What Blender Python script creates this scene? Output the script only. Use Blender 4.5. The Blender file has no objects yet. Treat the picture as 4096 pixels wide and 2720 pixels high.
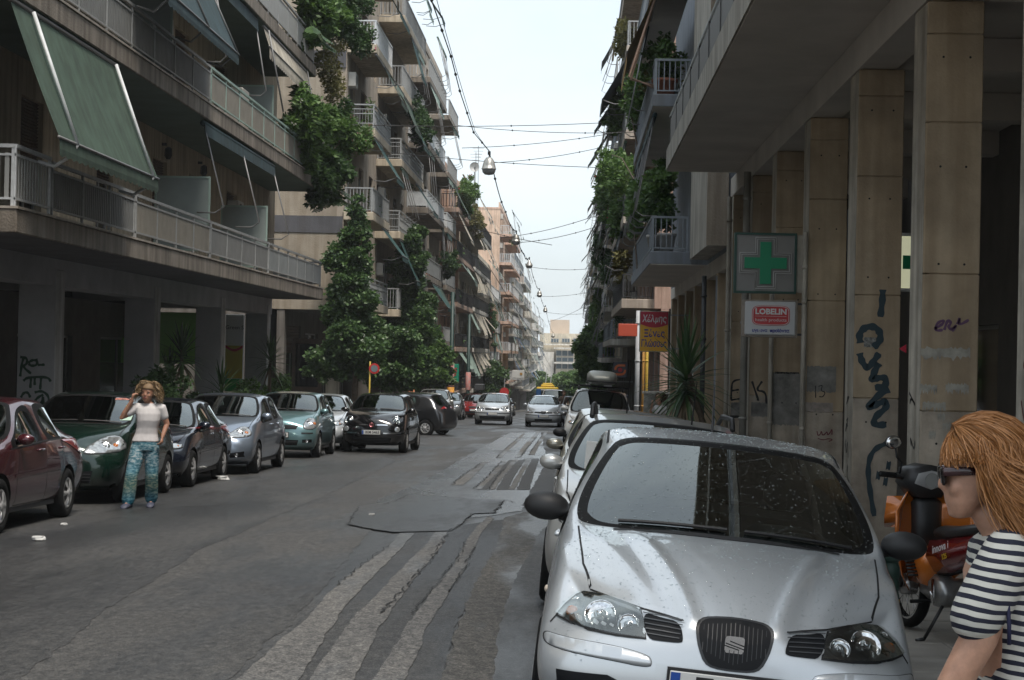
import bpy, bmesh, math, random
import numpy as np
from mathutils import Vector, Matrix
from mathutils.bvhtree import BVHTree
from mathutils.geometry import delaunay_2d_cdt

SC = bpy.context.scene
COL = SC.collection
R = math.radians
rnd = random.Random(7)
nrs = np.random.RandomState(11)

# ------------------------------------------------------------------ camera
CAM_H, FPX = 1.68, 1750.0
def cam_basis(yaw, pitch, roll):
    f = Vector((-math.sin(yaw) * math.cos(pitch), math.cos(yaw) * math.cos(pitch), math.sin(pitch)))
    r = Vector((math.cos(yaw), math.sin(yaw), 0)); u = r.cross(f)
    c, s = math.cos(roll), math.sin(roll)
    return f, c * r + s * u, -s * r + c * u
CF, CR, CU = cam_basis(R(2.03), R(.45), R(1.2))
cd = bpy.data.cameras.new('camera'); cam = bpy.data.objects.new('camera', cd); COL.objects.link(cam)
cd.sensor_width = 36.0; cd.lens = FPX / 1024 * 36.0; cd.clip_start = .1; cd.clip_end = 3000
cam.matrix_world = Matrix(((CR.x, CU.x, -CF.x, 0), (CR.y, CU.y, -CF.y, 0), (CR.z, CU.z, -CF.z, CAM_H), (0, 0, 0, 1)))
SC.camera = cam

# ------------------------------------------------------------------ sky and sun
SUN_EL, SUN_AZ = R(66), R(152)
w = bpy.data.worlds.new('World'); SC.world = w; w.use_nodes = True
nt = w.node_tree; nt.nodes.clear()
def wn(t, **k):
    n = nt.nodes.new(t)
    for a, b in k.items(): setattr(n, a, b)
    return n
out = wn('ShaderNodeOutputWorld'); bg = wn('ShaderNodeBackground')
sky = wn('ShaderNodeTexSky', sky_type='NISHITA', sun_disc=False, sun_elevation=SUN_EL, sun_rotation=SUN_AZ)
sky.dust_density = 3.0; sky.air_density = 1.0
tc = wn('ShaderNodeTexCoord'); mp = wn('ShaderNodeMapping'); mp.inputs['Scale'].default_value = (1.1, 1.1, 3.2)
nz = wn('ShaderNodeTexNoise'); nz.inputs['Scale'].default_value = 1.7; nz.inputs['Detail'].default_value = 6; nz.inputs['Roughness'].default_value = .55
rp = wn('ShaderNodeValToRGB'); rp.color_ramp.elements[0].position = .42; rp.color_ramp.elements[0].color = (.62, .62, .62, 1)
rp.color_ramp.elements[1].position = .62; rp.color_ramp.elements[1].color = (.9, .9, .9, 1)
mx = wn('ShaderNodeMixRGB'); mx.inputs[2].default_value = (5.4, 5.95, 6.25, 1)
nt.links.new(tc.outputs['Generated'], mp.inputs[0]); nt.links.new(mp.outputs[0], nz.inputs[0]); nt.links.new(nz.outputs[0], rp.inputs[0])
nt.links.new(rp.outputs[0], mx.inputs[0]); nt.links.new(sky.outputs[0], mx.inputs[1])
nt.links.new(mx.outputs[0], bg.inputs[0]); bg.inputs[1].default_value = .1; nt.links.new(bg.outputs[0], out.inputs[0])
sl = bpy.data.lights.new('sun', 'SUN'); sl.energy = 1.9; sl.angle = R(16); sl.color = (1, .93, .84)
so = bpy.data.objects.new('sun', sl); COL.objects.link(so)
sd = Vector((math.sin(SUN_AZ) * math.cos(SUN_EL), math.cos(SUN_AZ) * math.cos(SUN_EL), math.sin(SUN_EL)))
so.rotation_euler = sd.to_track_quat('Z', 'Y').to_euler(); so.location = (0, 0, 60)

SC.view_settings.view_transform = 'Standard'; SC.view_settings.look = 'None'
SC.view_settings.exposure = 1.0; SC.view_settings.gamma = 1.0; SC.view_settings.use_curve_mapping = False
SC.render.engine = 'CYCLES'
SC.cycles.use_denoising = True
SC.cycles.max_bounces = 7; SC.cycles.diffuse_bounces = 3; SC.cycles.glossy_bounces = 3; SC.cycles.transmission_bounces = 4
SC.cycles.transparent_max_bounces = 12; SC.cycles.volume_bounces = 0
SC.cycles.caustics_reflective = False; SC.cycles.caustics_refractive = False

# ------------------------------------------------------------------ terrain height, pixel rays
def zg(y):
    return -.02 * y if y < 90 else -1.8 - .03 * (y - 90)
def zroad(x, y):                        # the road falls off to the right-hand gutter
    return zg(y) - .062 * max(0.0, min(x, 1.76) + .25)
def pray(u, v):
    return CF + CR * ((u - 512) / FPX) + CU * ((340 - v) / FPX)
def on_ground(u, v):
    d = pray(u, v); lo, hi = 1.0, 2000.0
    for _ in range(50):
        m = (lo + hi) / 2
        if CAM_H + m * d.z > zg(m * d.y): lo = m
        else: hi = m
    return Vector((lo * d.x, lo * d.y, zg(lo * d.y)))
def at_y(u, v, y):
    d = pray(u, v); t = y / d.y
    return Vector((t * d.x, y, CAM_H + t * d.z))

# ------------------------------------------------------------------ materials
MATS = {}
def nodes_of(name):
    m = bpy.data.materials.new(name); m.use_nodes = True
    return m, m.node_tree, m.node_tree.nodes['Principled BSDF']
def mat(name, col=(.5, .5, .5), rough=.6, metal=0.0, var=0.0, scale=6.0, bump=0.0, bscale=None, streak=0.0, col2=None, coat=0.0, spec=.5, emit=0.0, detail=5.0, alpha=1.0, rvar=0.0, trans=0.0):
    """Procedural surface: base colour, blotchy variation, vertical dirt streaks, fine relief."""
    if name in MATS: return MATS[name]
    m, t, b = nodes_of(name); L = t.links.new; N = t.nodes.new
    b.inputs['Roughness'].default_value = rough; b.inputs['Metallic'].default_value = metal
    b.inputs['Specular IOR Level'].default_value = spec
    b.inputs['Coat Weight'].default_value = coat; b.inputs['Coat Roughness'].default_value = .03
    b.inputs['Alpha'].default_value = alpha
    c = (*col, 1)
    b.inputs['Base Color'].default_value = c
    if emit: b.inputs['Emission Color'].default_value = c; b.inputs['Emission Strength'].default_value = emit
    if trans: b.inputs['Subsurface Weight'].default_value = trans; b.inputs['Subsurface Radius'].default_value = (.01, .006, .004)
    tcn = None
    if var or bump or streak or rvar:
        tcn = N('ShaderNodeTexCoord'); geo = N('ShaderNodeNewGeometry')
    last = None
    if var:
        n1 = N('ShaderNodeTexNoise'); n1.inputs['Scale'].default_value = scale; n1.inputs['Detail'].default_value = detail; n1.inputs['Roughness'].default_value = .62
        L(geo.outputs['Position'], n1.inputs['Vector'])
        rr = N('ShaderNodeValToRGB'); rr.color_ramp.elements[0].position = .3; rr.color_ramp.elements[1].position = .72
        lo = tuple(max(0, x * (1 - var)) for x in col); hi = col2 if col2 else tuple(min(1, x * (1 + var * .8)) for x in col)
        rr.color_ramp.elements[0].color = (*lo, 1); rr.color_ramp.elements[1].color = (*hi, 1)
        L(n1.outputs[0], rr.inputs[0]); last = rr.outputs[0]
        if rvar:
            mr = N('ShaderNodeMapRange'); mr.inputs[1].default_value = .35; mr.inputs[2].default_value = .65
            mr.inputs[3].default_value = max(0.02, rough - rvar); mr.inputs[4].default_value = min(1, rough + rvar)
            L(n1.outputs[0], mr.inputs[0]); L(mr.outputs[0], b.inputs['Roughness'])
    if streak:
        mpn = N('ShaderNodeMapping'); mpn.inputs['Scale'].default_value = (5, 5, .35)
        n2 = N('ShaderNodeTexNoise'); n2.inputs['Scale'].default_value = 1.2; n2.inputs['Detail'].default_value = 4
        L(geo.outputs['Position'], mpn.inputs[0]); L(mpn.outputs[0], n2.inputs['Vector'])
        r2 = N('ShaderNodeValToRGB'); r2.color_ramp.elements[0].position = .38; r2.color_ramp.elements[1].position = .62
        k = 1 - streak
        r2.color_ramp.elements[0].color = (k, k * .97, k * .93, 1); r2.color_ramp.elements[1].color = (1, 1, 1, 1)
        L(n2.outputs[0], r2.inputs[0])
        mm = N('ShaderNodeMixRGB'); mm.blend_type = 'MULTIPLY'; mm.inputs[0].default_value = 1
        if last: L(last, mm.inputs[1])
        else: mm.inputs[1].default_value = c
        L(r2.outputs[0], mm.inputs[2]); last = mm.outputs[0]
    if last: L(last, b.inputs['Base Color'])
    if bump:
        n3 = N('ShaderNodeTexNoise'); n3.inputs['Scale'].default_value = bscale or scale * 6; n3.inputs['Detail'].default_value = 4
        L(geo.outputs['Position'], n3.inputs['Vector'])
        bp = N('ShaderNodeBump'); bp.inputs['Strength'].default_value = min(1, bump); bp.inputs['Distance'].default_value = .02
        L(n3.outputs[0], bp.inputs['Height']); L(bp.outputs[0], b.inputs['Normal'])
    MATS[name] = m
    return m
def glass_mat(name, tint=(.3, .36, .34), rough=.015, ior=1.5):
    if name in MATS: return MATS[name]
    m = bpy.data.materials.new(name); m.use_nodes = True; t = m.node_tree; t.nodes.clear(); N = t.nodes.new; L = t.links.new
    o = N('ShaderNodeOutputMaterial'); mixn = N('ShaderNodeMixShader'); fr = N('ShaderNodeFresnel'); fr.inputs[0].default_value = ior
    mu = N('ShaderNodeMath'); mu.operation = 'MULTIPLY'; mu.inputs[1].default_value = 3.0; mu.use_clamp = True
    tr = N('ShaderNodeBsdfTransparent'); tr.inputs[0].default_value = (*tint, 1)
    gl = N('ShaderNodeBsdfGlossy'); gl.inputs['Roughness'].default_value = rough; gl.inputs[0].default_value = (.95, 1, .98, 1)
    L(fr.outputs[0], mu.inputs[0]); L(mu.outputs[0], mixn.inputs[0]); L(tr.outputs[0], mixn.inputs[1]); L(gl.outputs[0], mixn.inputs[2]); L(mixn.outputs[0], o.inputs[0])
    MATS[name] = m
    return m
def leaf_mat(name, col, col2, rough=.5):
    if name in MATS: return MATS[name]
    m, t, b = nodes_of(name); L = t.links.new; N = t.nodes.new
    geo = N('ShaderNodeNewGeometry'); rr = N('ShaderNodeValToRGB')
    rr.color_ramp.elements[0].color = (*col, 1); rr.color_ramp.elements[1].color = (*col2, 1)
    L(geo.outputs['Random Per Island'], rr.inputs[0]); L(rr.outputs[0], b.inputs['Base Color'])
    b.inputs['Roughness'].default_value = rough
    tl = N('ShaderNodeBsdfTranslucent'); L(rr.outputs[0], tl.inputs[0]); ms = N('ShaderNodeMixShader'); ms.inputs[0].default_value = .32
    o = t.nodes['Material Output']; L(b.outputs[0], ms.inputs[1]); L(tl.outputs[0], ms.inputs[2]); L(ms.outputs[0], o.inputs[0])
    MATS[name] = m
    return m

# ------------------------------------------------------------------ objects
def tag(o, label=None, cat=None, group=None, kind=None):
    if label: o['label'] = label
    if cat: o['category'] = cat
    if group: o['group'] = group
    if kind: o['kind'] = kind
    return o
def empty(name, loc=(0, 0, 0), rz=0.0, label=None, cat=None, group=None):
    o = bpy.data.objects.new(name, None); o.empty_display_size = .2; COL.objects.link(o)
    o.location = loc; o.rotation_euler = (0, 0, rz)
    return tag(o, label, cat, group)
def link(name, me, m=None, parent=None, smooth=False, local=True):
    if m is not None: me.materials.append(m)
    if smooth and len(me.polygons): me.polygons.foreach_set('use_smooth', np.ones(len(me.polygons), bool))
    o = bpy.data.objects.new(name, me); COL.objects.link(o)
    if parent is not None: o.parent = parent
    return o
def root_off(p):
    v = Vector((0, 0, 0))
    while p is not None: v += Vector(p.location); p = p.parent
    return v
def copy_tree(o, parent=None, skip=()):
    c = o.copy(); COL.objects.link(c); c.parent = parent
    for ch in o.children:
        if ch.name.split('.')[0] not in skip: copy_tree(ch, c, skip)
    return c
class MB:
    """Collects shapes and links them as one mesh object."""
    def __init__(s): s.v = []; s.f = []; s.mi = []; s.cur = 0
    def add(s, vs, fs):
        b = len(s.v); s.v.extend(tuple(p) for p in vs); s.f.extend(tuple(i + b for i in q) for q in fs); s.mi.extend([s.cur] * len(fs)); return s
    def box(s, x0, x1, y0, y1, z0, z1):
        x0, x1 = min(x0, x1), max(x0, x1); y0, y1 = min(y0, y1), max(y0, y1); z0, z1 = min(z0, z1), max(z0, z1)
        return s.add([(x0, y0, z0), (x1, y0, z0), (x1, y1, z0), (x0, y1, z0), (x0, y0, z1), (x1, y0, z1), (x1, y1, z1), (x0, y1, z1)],
                     [(3, 2, 1, 0), (4, 5, 6, 7), (0, 1, 5, 4), (1, 2, 6, 5), (2, 3, 7, 6), (3, 0, 4, 7)])
    def bbox(s, x0, x1, y0, y1, z0, z1, b=.02):
        """box with chamfered edges (loft of inset layers)"""
        x0, x1 = min(x0, x1), max(x0, x1); y0, y1 = min(y0, y1), max(y0, y1); z0, z1 = min(z0, z1), max(z0, z1)
        b = min(b, (x1 - x0) * .45, (y1 - y0) * .45, (z1 - z0) * .45)
        rings = []
        for z, i in ((z0, b), (z0 + b, 0), (z1 - b, 0), (z1, b)):
            a0, a1, c0, c1 = x0 + i, x1 - i, y0 + i, y1 - i; k = b if i == 0 else b * .6
            rings.append([(a0 + k, c0, z), (a1 - k, c0, z), (a1, c0 + k, z), (a1, c1 - k, z), (a1 - k, c1, z), (a0 + k, c1, z), (a0, c1 - k, z), (a0, c0 + k, z)])
        return s.loft(rings, True, True)
    def loft(s, rings, cap0=False, cap1=False, closed=True):
        n = len(rings[0]); vs = [p for r in rings for p in r]; fs = []
        for i in range(len(rings) - 1):
            for j in range(n if closed else n - 1):
                k = (j + 1) % n
                fs.append((i * n + j, i * n + k, (i + 1) * n + k, (i + 1) * n + j))
        if cap0: fs.append(tuple(range(n - 1, -1, -1)))
        if cap1: fs.append(tuple((len(rings) - 1) * n + j for j in range(n)))
        return s.add(vs, fs)
    def tube(s, pts, r, n=6, cap=True):
        pts = [Vector(p) for p in pts]; rings = []; rr = r if isinstance(r, (list, tuple)) else [r] * len(pts)
        up = None
        for i, p in enumerate(pts):
            d = (pts[min(i + 1, len(pts) - 1)] - pts[max(i - 1, 0)])
            d = d.normalized() if d.length > 1e-9 else Vector((0, 0, 1))
            if up is None:
                up = Vector((0, 0, 1)) if abs(d.z) < .9 else Vector((1, 0, 0))
            a = d.cross(up)
            if a.length < 1e-4: a = d.cross(Vector((0, 1, 0)))
            a.normalize(); b = a.cross(d).normalized(); up = b
            rings.append([tuple(p + (a * math.cos(2 * math.pi * k / n) + b * math.sin(2 * math.pi * k / n)) * rr[i]) for k in range(n)])
        return s.loft(rings, cap, cap)
    def lathe(s, prof, c=(0, 0, 0), n=16, axis='z', cap=False):
        rings = []
        for r, h in prof:
            ring = []
            for k in range(n):
                a = 2 * math.pi * k / n; p, q = r * math.cos(a), r * math.sin(a)
                ring.append((c[0] + p, c[1] + q, c[2] + h) if axis == 'z' else ((c[0] + h, c[1] + p, c[2] + q) if axis == 'x' else (c[0] + q, c[1] + h, c[2] + p)))
            rings.append(ring)
        return s.loft(rings, cap, cap)
    def ell(s, c, r, n=12, m=8):
        prof = [(max(1e-4, math.sin(math.pi * i / m)), -math.cos(math.pi * i / m)) for i in range(m + 1)]
        b = len(s.v); s.lathe(prof, n=n)
        for i in range(b, len(s.v)):
            x, y, z = s.v[i]; s.v[i] = (c[0] + x * r[0], c[1] + y * r[1], c[2] + z * r[2])
        return s
    def prism(s, poly, a, b, axis='y'):
        """polygon (p,q) extruded along an axis from a to b"""
        def P(p, q, h): return (p, h, q) if axis == 'y' else ((h, p, q) if axis == 'x' else (p, q, h))
        n = len(poly)
        vs = [P(p, q, a) for p, q in poly] + [P(p, q, b) for p, q in poly]
        fs = [tuple(range(n)), tuple(range(2 * n - 1, n - 1, -1))] + [(i, i + n, (i + 1) % n + n, (i + 1) % n) for i in range(n)]
        return s.add(vs, fs)
    def build(s, name, m, parent=None, smooth=False, world=True, fix=True):
        me = bpy.data.meshes.new(name)
        off = root_off(parent) if (parent is not None and world) else None
        vs = [(x - off.x, y - off.y, z - off.z) for x, y, z in s.v] if off is not None else s.v
        me.from_pydata(vs, [], s.f)
        ms = m if isinstance(m, (list, tuple)) else [m]
        for q in ms: me.materials.append(q)
        if len(ms) > 1: me.polygons.foreach_set('material_index', s.mi)
        if fix:
            bm = bmesh.new(); bm.from_mesh(me); bmesh.ops.recalc_face_normals(bm, faces=bm.faces); bm.to_mesh(me); bm.free()
        if smooth: me.polygons.foreach_set('use_smooth', np.ones(len(me.polygons), bool))
        me.update()
        o = bpy.data.objects.new(name, me); COL.objects.link(o)
        if parent is not None: o.parent = parent
        return o
def np_mesh(name, V, Q):
    me = bpy.data.meshes.new(name); n = len(V); k = Q.shape[1]; m = len(Q)
    me.vertices.add(n); me.vertices.foreach_set('co', np.ascontiguousarray(V, np.float32).ravel())
    me.loops.add(m * k); me.loops.foreach_set('vertex_index', np.ascontiguousarray(Q, np.int32).ravel())
    me.polygons.add(m); me.polygons.foreach_set('loop_start', np.arange(m, dtype=np.int32) * k)
    try: me.polygons.foreach_set('loop_total', np.full(m, k, np.int32))
    except Exception: pass
    me.update(calc_edges=True); me.validate()
    return me
def text_mesh(body, size, depth=.004, align='CENTER', shear=0.0, bold=0.0):
    cu = bpy.data.curves.new('txt', 'FONT'); cu.body = body; cu.size = size; cu.extrude = depth; cu.align_x = align; cu.align_y = 'CENTER'
    cu.resolution_u = 2; cu.shear = shear; cu.offset = bold
    o = bpy.data.objects.new('txt', cu); COL.objects.link(o)
    dg = bpy.context.evaluated_depsgraph_get(); me = bpy.data.meshes.new_from_object(o.evaluated_get(dg))
    bpy.data.objects.remove(o); me.materials.clear()
    return me
def text_on(name, body, size, M, m, parent, depth=.003, align='CENTER', shear=0.0, bold=0.0, width=None):
    """lettering placed by matrix M (world space; text x right, y up), made a child of parent"""
    me = text_mesh(body, size, depth, align, shear, bold)
    if width:
        xs = [v.co.x for v in me.vertices]; ww = max(xs) - min(xs)
        me.transform(Matrix.Diagonal((width / ww, 1, 1, 1)))
    me.transform(M)
    if parent is not None: me.transform(Matrix.Translation(-root_off(parent)))
    me.materials.append(m)
    o = bpy.data.objects.new(name, me); COL.objects.link(o)
    if parent is not None: o.parent = parent
    return o
FACE_CAM = Matrix(((1, 0, 0, 0), (0, 0, -1, 0), (0, 1, 0, 0), (0, 0, 0, 1)))     # text facing -Y
FACE_LEFT = Matrix(((0, 0, -1, 0), (-1, 0, 0, 0), (0, 1, 0, 0), (0, 0, 0, 1)))   # facing -X
FACE_RIGHT = Matrix(((0, 0, 1, 0), (1, 0, 0, 0), (0, 1, 0, 0), (0, 0, 0, 1)))    # facing +X
def TR(x, y, z): return Matrix.Translation((x, y, z))

# ------------------------------------------------------------------ foliage
def leaf_cloud(pts, size, droop=.0, long=1.9, jit=.35, seed=0, up=.3):
    """one small folded leaf (two quads) at each point"""
    rs = np.random.RandomState(seed); P = np.asarray(pts, float); n = len(P)
    d = rs.normal(size=(n, 3)); d[:, 2] = d[:, 2] * .6 - droop; d /= np.linalg.norm(d, axis=1)[:, None]
    q = rs.normal(size=(n, 3)); q[:, 2] += up * 3; nn = np.cross(d, q); nn /= np.linalg.norm(nn, axis=1)[:, None] + 1e-9
    k = np.cross(nn, d)
    s = size * (1 + jit * rs.uniform(-1, 1, n)); Lh = (s * long)[:, None]; wd = (s * .5)[:, None]
    tip = P + d * Lh; mid = P + d * Lh * .5
    a = mid + nn * wd - k * wd * .25; b = mid - nn * wd - k * wd * .25
    V = np.stack([P, a, tip, b], 1).reshape(-1, 3)
    i = np.arange(n) * 4
    Q = np.stack([i, i + 1, i + 2, i + 3], 1)
    return V, Q
def blob_pts(blobs, density, seed, shell=.55):
    """points spread through ellipsoids (centre, radii), denser near the surface"""
    rs = np.random.RandomState(seed); out = []
    for (c, r) in blobs:
        vol = r[0] * r[1] * r[2] * 4.19; n = max(8, int(density * vol ** .75))
        d = rs.normal(size=(n, 3)); d /= np.linalg.norm(d, axis=1)[:, None]
        rad = shell + (1 - shell) * rs.uniform(0, 1, n) ** .6
        rad *= 1 + .13 * rs.normal(size=n)
        out.append(np.asarray(c) + d * rad[:, None] * np.asarray(r))
    return np.concatenate(out)
LEAF_DARK = leaf_mat('leaf dark green', (.025, .06, .02), (.08, .15, .045))
LEAF_MID = leaf_mat('leaf green', (.045, .10, .025), (.14, .24, .06))
LEAF_FICUS = leaf_mat('leaf ficus', (.028, .07, .022), (.11, .19, .06), .4)
LEAF_YEL = leaf_mat('leaf yellow green', (.10, .10, .03), (.22, .2, .07))
LEAF_YUC = leaf_mat('leaf yucca', (.03, .07, .025), (.1, .17, .06), .4)
PETAL_W = leaf_mat('petal white', (.6, .55, .5), (.8, .78, .72)); PETAL_R = leaf_mat('petal red', (.4, .03, .05), (.6, .06, .1)); PETAL_P = leaf_mat('petal pink', (.5, .1, .2), (.7, .2, .3))
BARK = mat('bark', (.12, .09, .065), .9, var=.4, scale=12, bump=.5)
TERRA = mat('terracotta', (.32, .12, .07), .8, var=.3, scale=8)
# ================================================================== GROUND
def asphalt(name, base, wet=.5, rough_dry=.75, warm=0.0, agg=90, seed=0.0, dampn=.35):
    if name in MATS: return MATS[name]
    m, t, b = nodes_of(name); L = t.links.new; N = t.nodes.new
    geo = N('ShaderNodeNewGeometry')
    def noise(scale, detail, sx=1, sy=1, rgh=.6):
        mp = N('ShaderNodeMapping'); mp.inputs['Scale'].default_value = (sx, sy, 1); mp.inputs['Location'].default_value = (seed, seed * 1.7, 0)
        n = N('ShaderNodeTexNoise'); n.inputs['Scale'].default_value = scale; n.inputs['Detail'].default_value = detail; n.inputs['Roughness'].default_value = rgh
        L(geo.outputs['Position'], mp.inputs[0]); L(mp.outputs[0], n.inputs['Vector']); return n.outputs[0]
    def ramp(src, p0, p1, c0, c1):
        r = N('ShaderNodeValToRGB'); r.color_ramp.elements[0].position = p0; r.color_ramp.elements[1].position = p1
        r.color_ramp.elements[0].color = (*c0, 1); r.color_ramp.elements[1].color = (*c1, 1); L(src, r.inputs[0]); return r.outputs[0]
    def mul(a, c, blend='MULTIPLY', fac=1.0):
        q = N('ShaderNodeMixRGB'); q.blend_type = blend; q.inputs[0].default_value = fac
        L(a, q.inputs[1]); L(c, q.inputs[2]); return q.outputs[0]
    g = base
    fine = ramp(noise(agg, 3, 1, 1, .8), .36, .66, (g * .28, g * .28, g * .28), (g * 2.05, g * (2.02 - warm * .12), g * (1.98 - warm * .35)))
    big = ramp(noise(.55, 6, 1, .35), .3, .7, (.68, .68, .69), (1.2, 1.17, 1.12))
    col = mul(mul(fine, big), ramp(noise(17, 5, 1, .55, .8), .38, .64, (.55, .55, .56), (1.5, 1.48, 1.45)))
    crack = noise(2.2, 9, 1, .5, .75); ck = ramp(crack, .485, .5, (1, 1, 1), (.72, .72, .72)); ck2 = ramp(crack, .5, .515, (0, 0, 0), (.28, .28, .28))
    col = mul(col, mul(ck, ck2, 'ADD'))
    wetm = noise(.8, 5, 1.0, .22); wm = ramp(wetm, .5 - wet * .16, .62 - wet * .1, (0, 0, 0), (1, 1, 1))
    inv = ramp(wetm, .5 - wet * .16, .62 - wet * .1, (1, 1, 1), (.72, .73, .75)); col = mul(col, inv)
    L(col, b.inputs['Base Color'])
    mr = N('ShaderNodeMapRange'); mr.inputs[3].default_value = rough_dry; mr.inputs[4].default_value = dampn; L(wm, mr.inputs[0]); L(mr.outputs[0], b.inputs['Roughness'])
    bp = N('ShaderNodeBump'); bp.inputs['Strength'].default_value = .55; bp.inputs['Distance'].default_value = .012
    L(noise(agg * .8, 4, 1, 1, .7), bp.inputs['Height']); L(bp.outputs[0], b.inputs['Normal'])
    MATS[name] = m; return m
ASPH = asphalt('asphalt', .05, .35, .62, 0, 70)
ASPH_D = asphalt('asphalt patch', .042, .5, .55, 0, 80, 3.1)
ASPH_L = asphalt('asphalt trench filling', .115, .3, .7, .25, 55, 5.7)
ASPH_W = asphalt('asphalt wet film', .052, 1.3, .45, 0, 60, 8.2, .2)
ASPH_B = asphalt('asphalt gritty brown', .085, .2, .8, .6, 60, 12.4)
PAVE = mat('paving concrete', (.28, .26, .235), .75, var=.35, scale=1.6, bump=.35, bscale=60, rvar=.15)
KERB = mat('kerb stone', (.27, .26, .245), .7, var=.35, scale=3, bump=.3)
EARTH = mat('city ground', (.16, .15, .135), .9, var=.3, scale=.4)
XL, XR = -7.75, 1.76

def strip_sheet(name, xs, ys, zf, m, parent=None):
    V = np.array([(x, y, zf(x, y)) for y in ys for x in xs]); nx = len(xs)
    Q = np.array([(j * nx + i, j * nx + i + 1, (j + 1) * nx + i + 1, (j + 1) * nx + i) for j in range(len(ys) - 1) for i in range(nx - 1)])
    o = link(name, np_mesh(name, V, Q), m, parent); return o
YS = [-20, 0, 10, 20, 30, 45, 60, 75, 90, 120, 160, 200, 260, 330, 420]
tag(strip_sheet('ground', [-700, -60, -20, 20, 60, 700], [-200, -20] + YS[1:] + [1200], lambda x, y: (zg(max(-20, min(y, 420))) - .45), EARTH), kind='structure')
road = tag(strip_sheet('road', [XL - .02, -4, -2, -.25, .4, 1.1, XR + .02], YS, zroad, ASPH), kind='structure')
def zl(x, y): return zg(y) - .004
tag(strip_sheet('side_road', [-60, -20, XL - .02], [54.5, 60, 65.8], zl, ASPH), kind='structure')
tag(strip_sheet('side_road', [XR + .02, 20, 60], [58.2, 60, 64.6], lambda x, y: zg(y) - .13, ASPH), kind='structure')
def pavement(xa, xb, y0, y1, zt, name='pavement'):
    """raised slab with a row of kerb stones along its street edge xa"""
    ys = [y0] + [y for y in YS if y0 + .5 < y < y1 - .5] + [y1]
    o = 1 if xb > xa else -1; mb = MB(); xk = xa + o * .16
    rings = [[(xk, y, zg(y) - .5), (xk, y, zt(y)), (xb, y, zt(y)), (xb, y, zg(y) - .5)] for y in ys]
    mb.loft(rings, True, True); p = tag(mb.build(name, PAVE), kind='structure')
    y = y0; i = 0
    if y1 - y0 < 120:
        st = MB().bbox(-.075, .075, 0, .985, -.45, 0, .02); src = None
        while y + 1 <= y1:
            if src is None: k = st.build('kerb_stone', KERB); src = k
            else: k = src.copy(); COL.objects.link(k)
            k.parent = p; k.location = (xa + o * .08, y, zt(y + .5) + rnd.uniform(-.006, .006)); k.rotation_euler = (math.atan((zt(y + 1) - zt(y))), 0, rnd.uniform(-.006, .006)); y += 1.0
    else:
        MB().loft([[(xa, yy, zg(yy) - .5), (xa, yy, zt(yy)), (xk - o * .004, yy, zt(yy)), (xk - o * .004, yy, zg(yy) - .5)] for yy in ys], True, True).build('kerb', KERB, p)
    return p
zpl = lambda y: zg(y) + .12
zpr = lambda y: zg(y) + .01
pavement(XL, -26, -20, 53.6, zpl)
pavement(XL, -26, 66.6, 420, zpl)
PR = pavement(XR, 12, -20, 57.6, zpr)
pavement(XR, 26, 65.2, 420, zpr)
# square paving slabs on the right-hand pavement, laid with open joints
sl_me = None
for iy in range(0, 44):
    for ix in range(0, 4):
        y = 7.0 + iy * .62; x = XR + .18 + ix * .62
        if x > 4.1: continue
        mb = MB().bbox(x + .006, x + .61, y + .006, y + .61, -.03, .012, .008) if sl_me is None else None
        if sl_me is None:
            sl_me = MB().bbox(0, .605, 0, .605, -.03, .012, .008).build('paving_slab', mat('paving slab', (.29, .27, .24), .7, var=.4, scale=2.2, bump=.3, bscale=70, rvar=.2), PR, world=False); o = sl_me
        else:
            o = sl_me.copy(); COL.objects.link(o); o.parent = PR
        o.location = (x, y, zpr(y + .3) + rnd.uniform(-.004, .004)); o.rotation_euler = (math.atan(-.02) + rnd.uniform(-.004, .004), rnd.uniform(-.005, .005), 0)

# patched trenches: outlines read off the road plane, laid as thin sheets with ragged edges
def w2(x, y): return (1000 + x / 1.728) / 4, (1500 + y / 1.728) / 4
def ragged(pts, amp, seed, step=.12):
    rs = random.Random(seed); out = []
    n = len(pts)
    for i in range(n):
        a, b = pts[i], pts[(i + 1) % n]; d = (b - a); k = max(1, min(60, int(d.length / step)))
        nn = Vector((-d.y, d.x, 0)).normalized() if d.length > 0 else Vector((0, 0, 0))
        w = 0
        for j in range(k):
            w = w * .6 + rs.uniform(-amp, amp) * .45; out.append(a + d * (j / k) + nn * w)
    return out
def sheet(name, pix, m, dz, amp=.02, seed=1, parent=None, ground_pts=None):
    pts = ground_pts or [on_ground(*w2(*p)) for p in pix]
    pts = ragged([Vector((p.x, p.y, 0)) for p in pts], amp, seed)
    P2 = [Vector((p.x, p.y)) for p in pts]
    r = delaunay_2d_cdt(P2, [], [list(range(len(P2)))], 1, 1e-5)
    V = [(p.x, p.y, zroad(p.x, p.y) + dz) for p in r[0]]
    me = bpy.data.meshes.new(name); me.from_pydata(V, [], [tuple(f) for f in r[2]]); me.materials.append(m)
    bm = bmesh.new(); bm.from_mesh(me); bmesh.ops.recalc_face_normals(bm, faces=bm.faces)
    if sum(f.normal.z for f in bm.faces) < 0: bmesh.ops.reverse_faces(bm, faces=bm.faces)
    bm.to_mesh(me); bm.free()
    o = bpy.data.objects.new(name, me); COL.objects.link(o); o.parent = parent or road
    return o
def ribbon(name, left, right, m, dz, amp=.015, seed=1):
    return sheet(name, left + right[::-1], m, dz, amp, seed)
sheet('worn_surface', [(-1800, 2300), (-1200, 1700), (-600, 1300), (0, 1040), (500, 800), (900, 640), (1250, 560), (1800, 400), (1890, 395), (1300, 700), (900, 1000), (650, 1300), (300, 1700), (-400, 2300)], asphalt('asphalt worn', .051, .2, .66, .05, 75, 21.0), .003, .05, 3)
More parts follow.
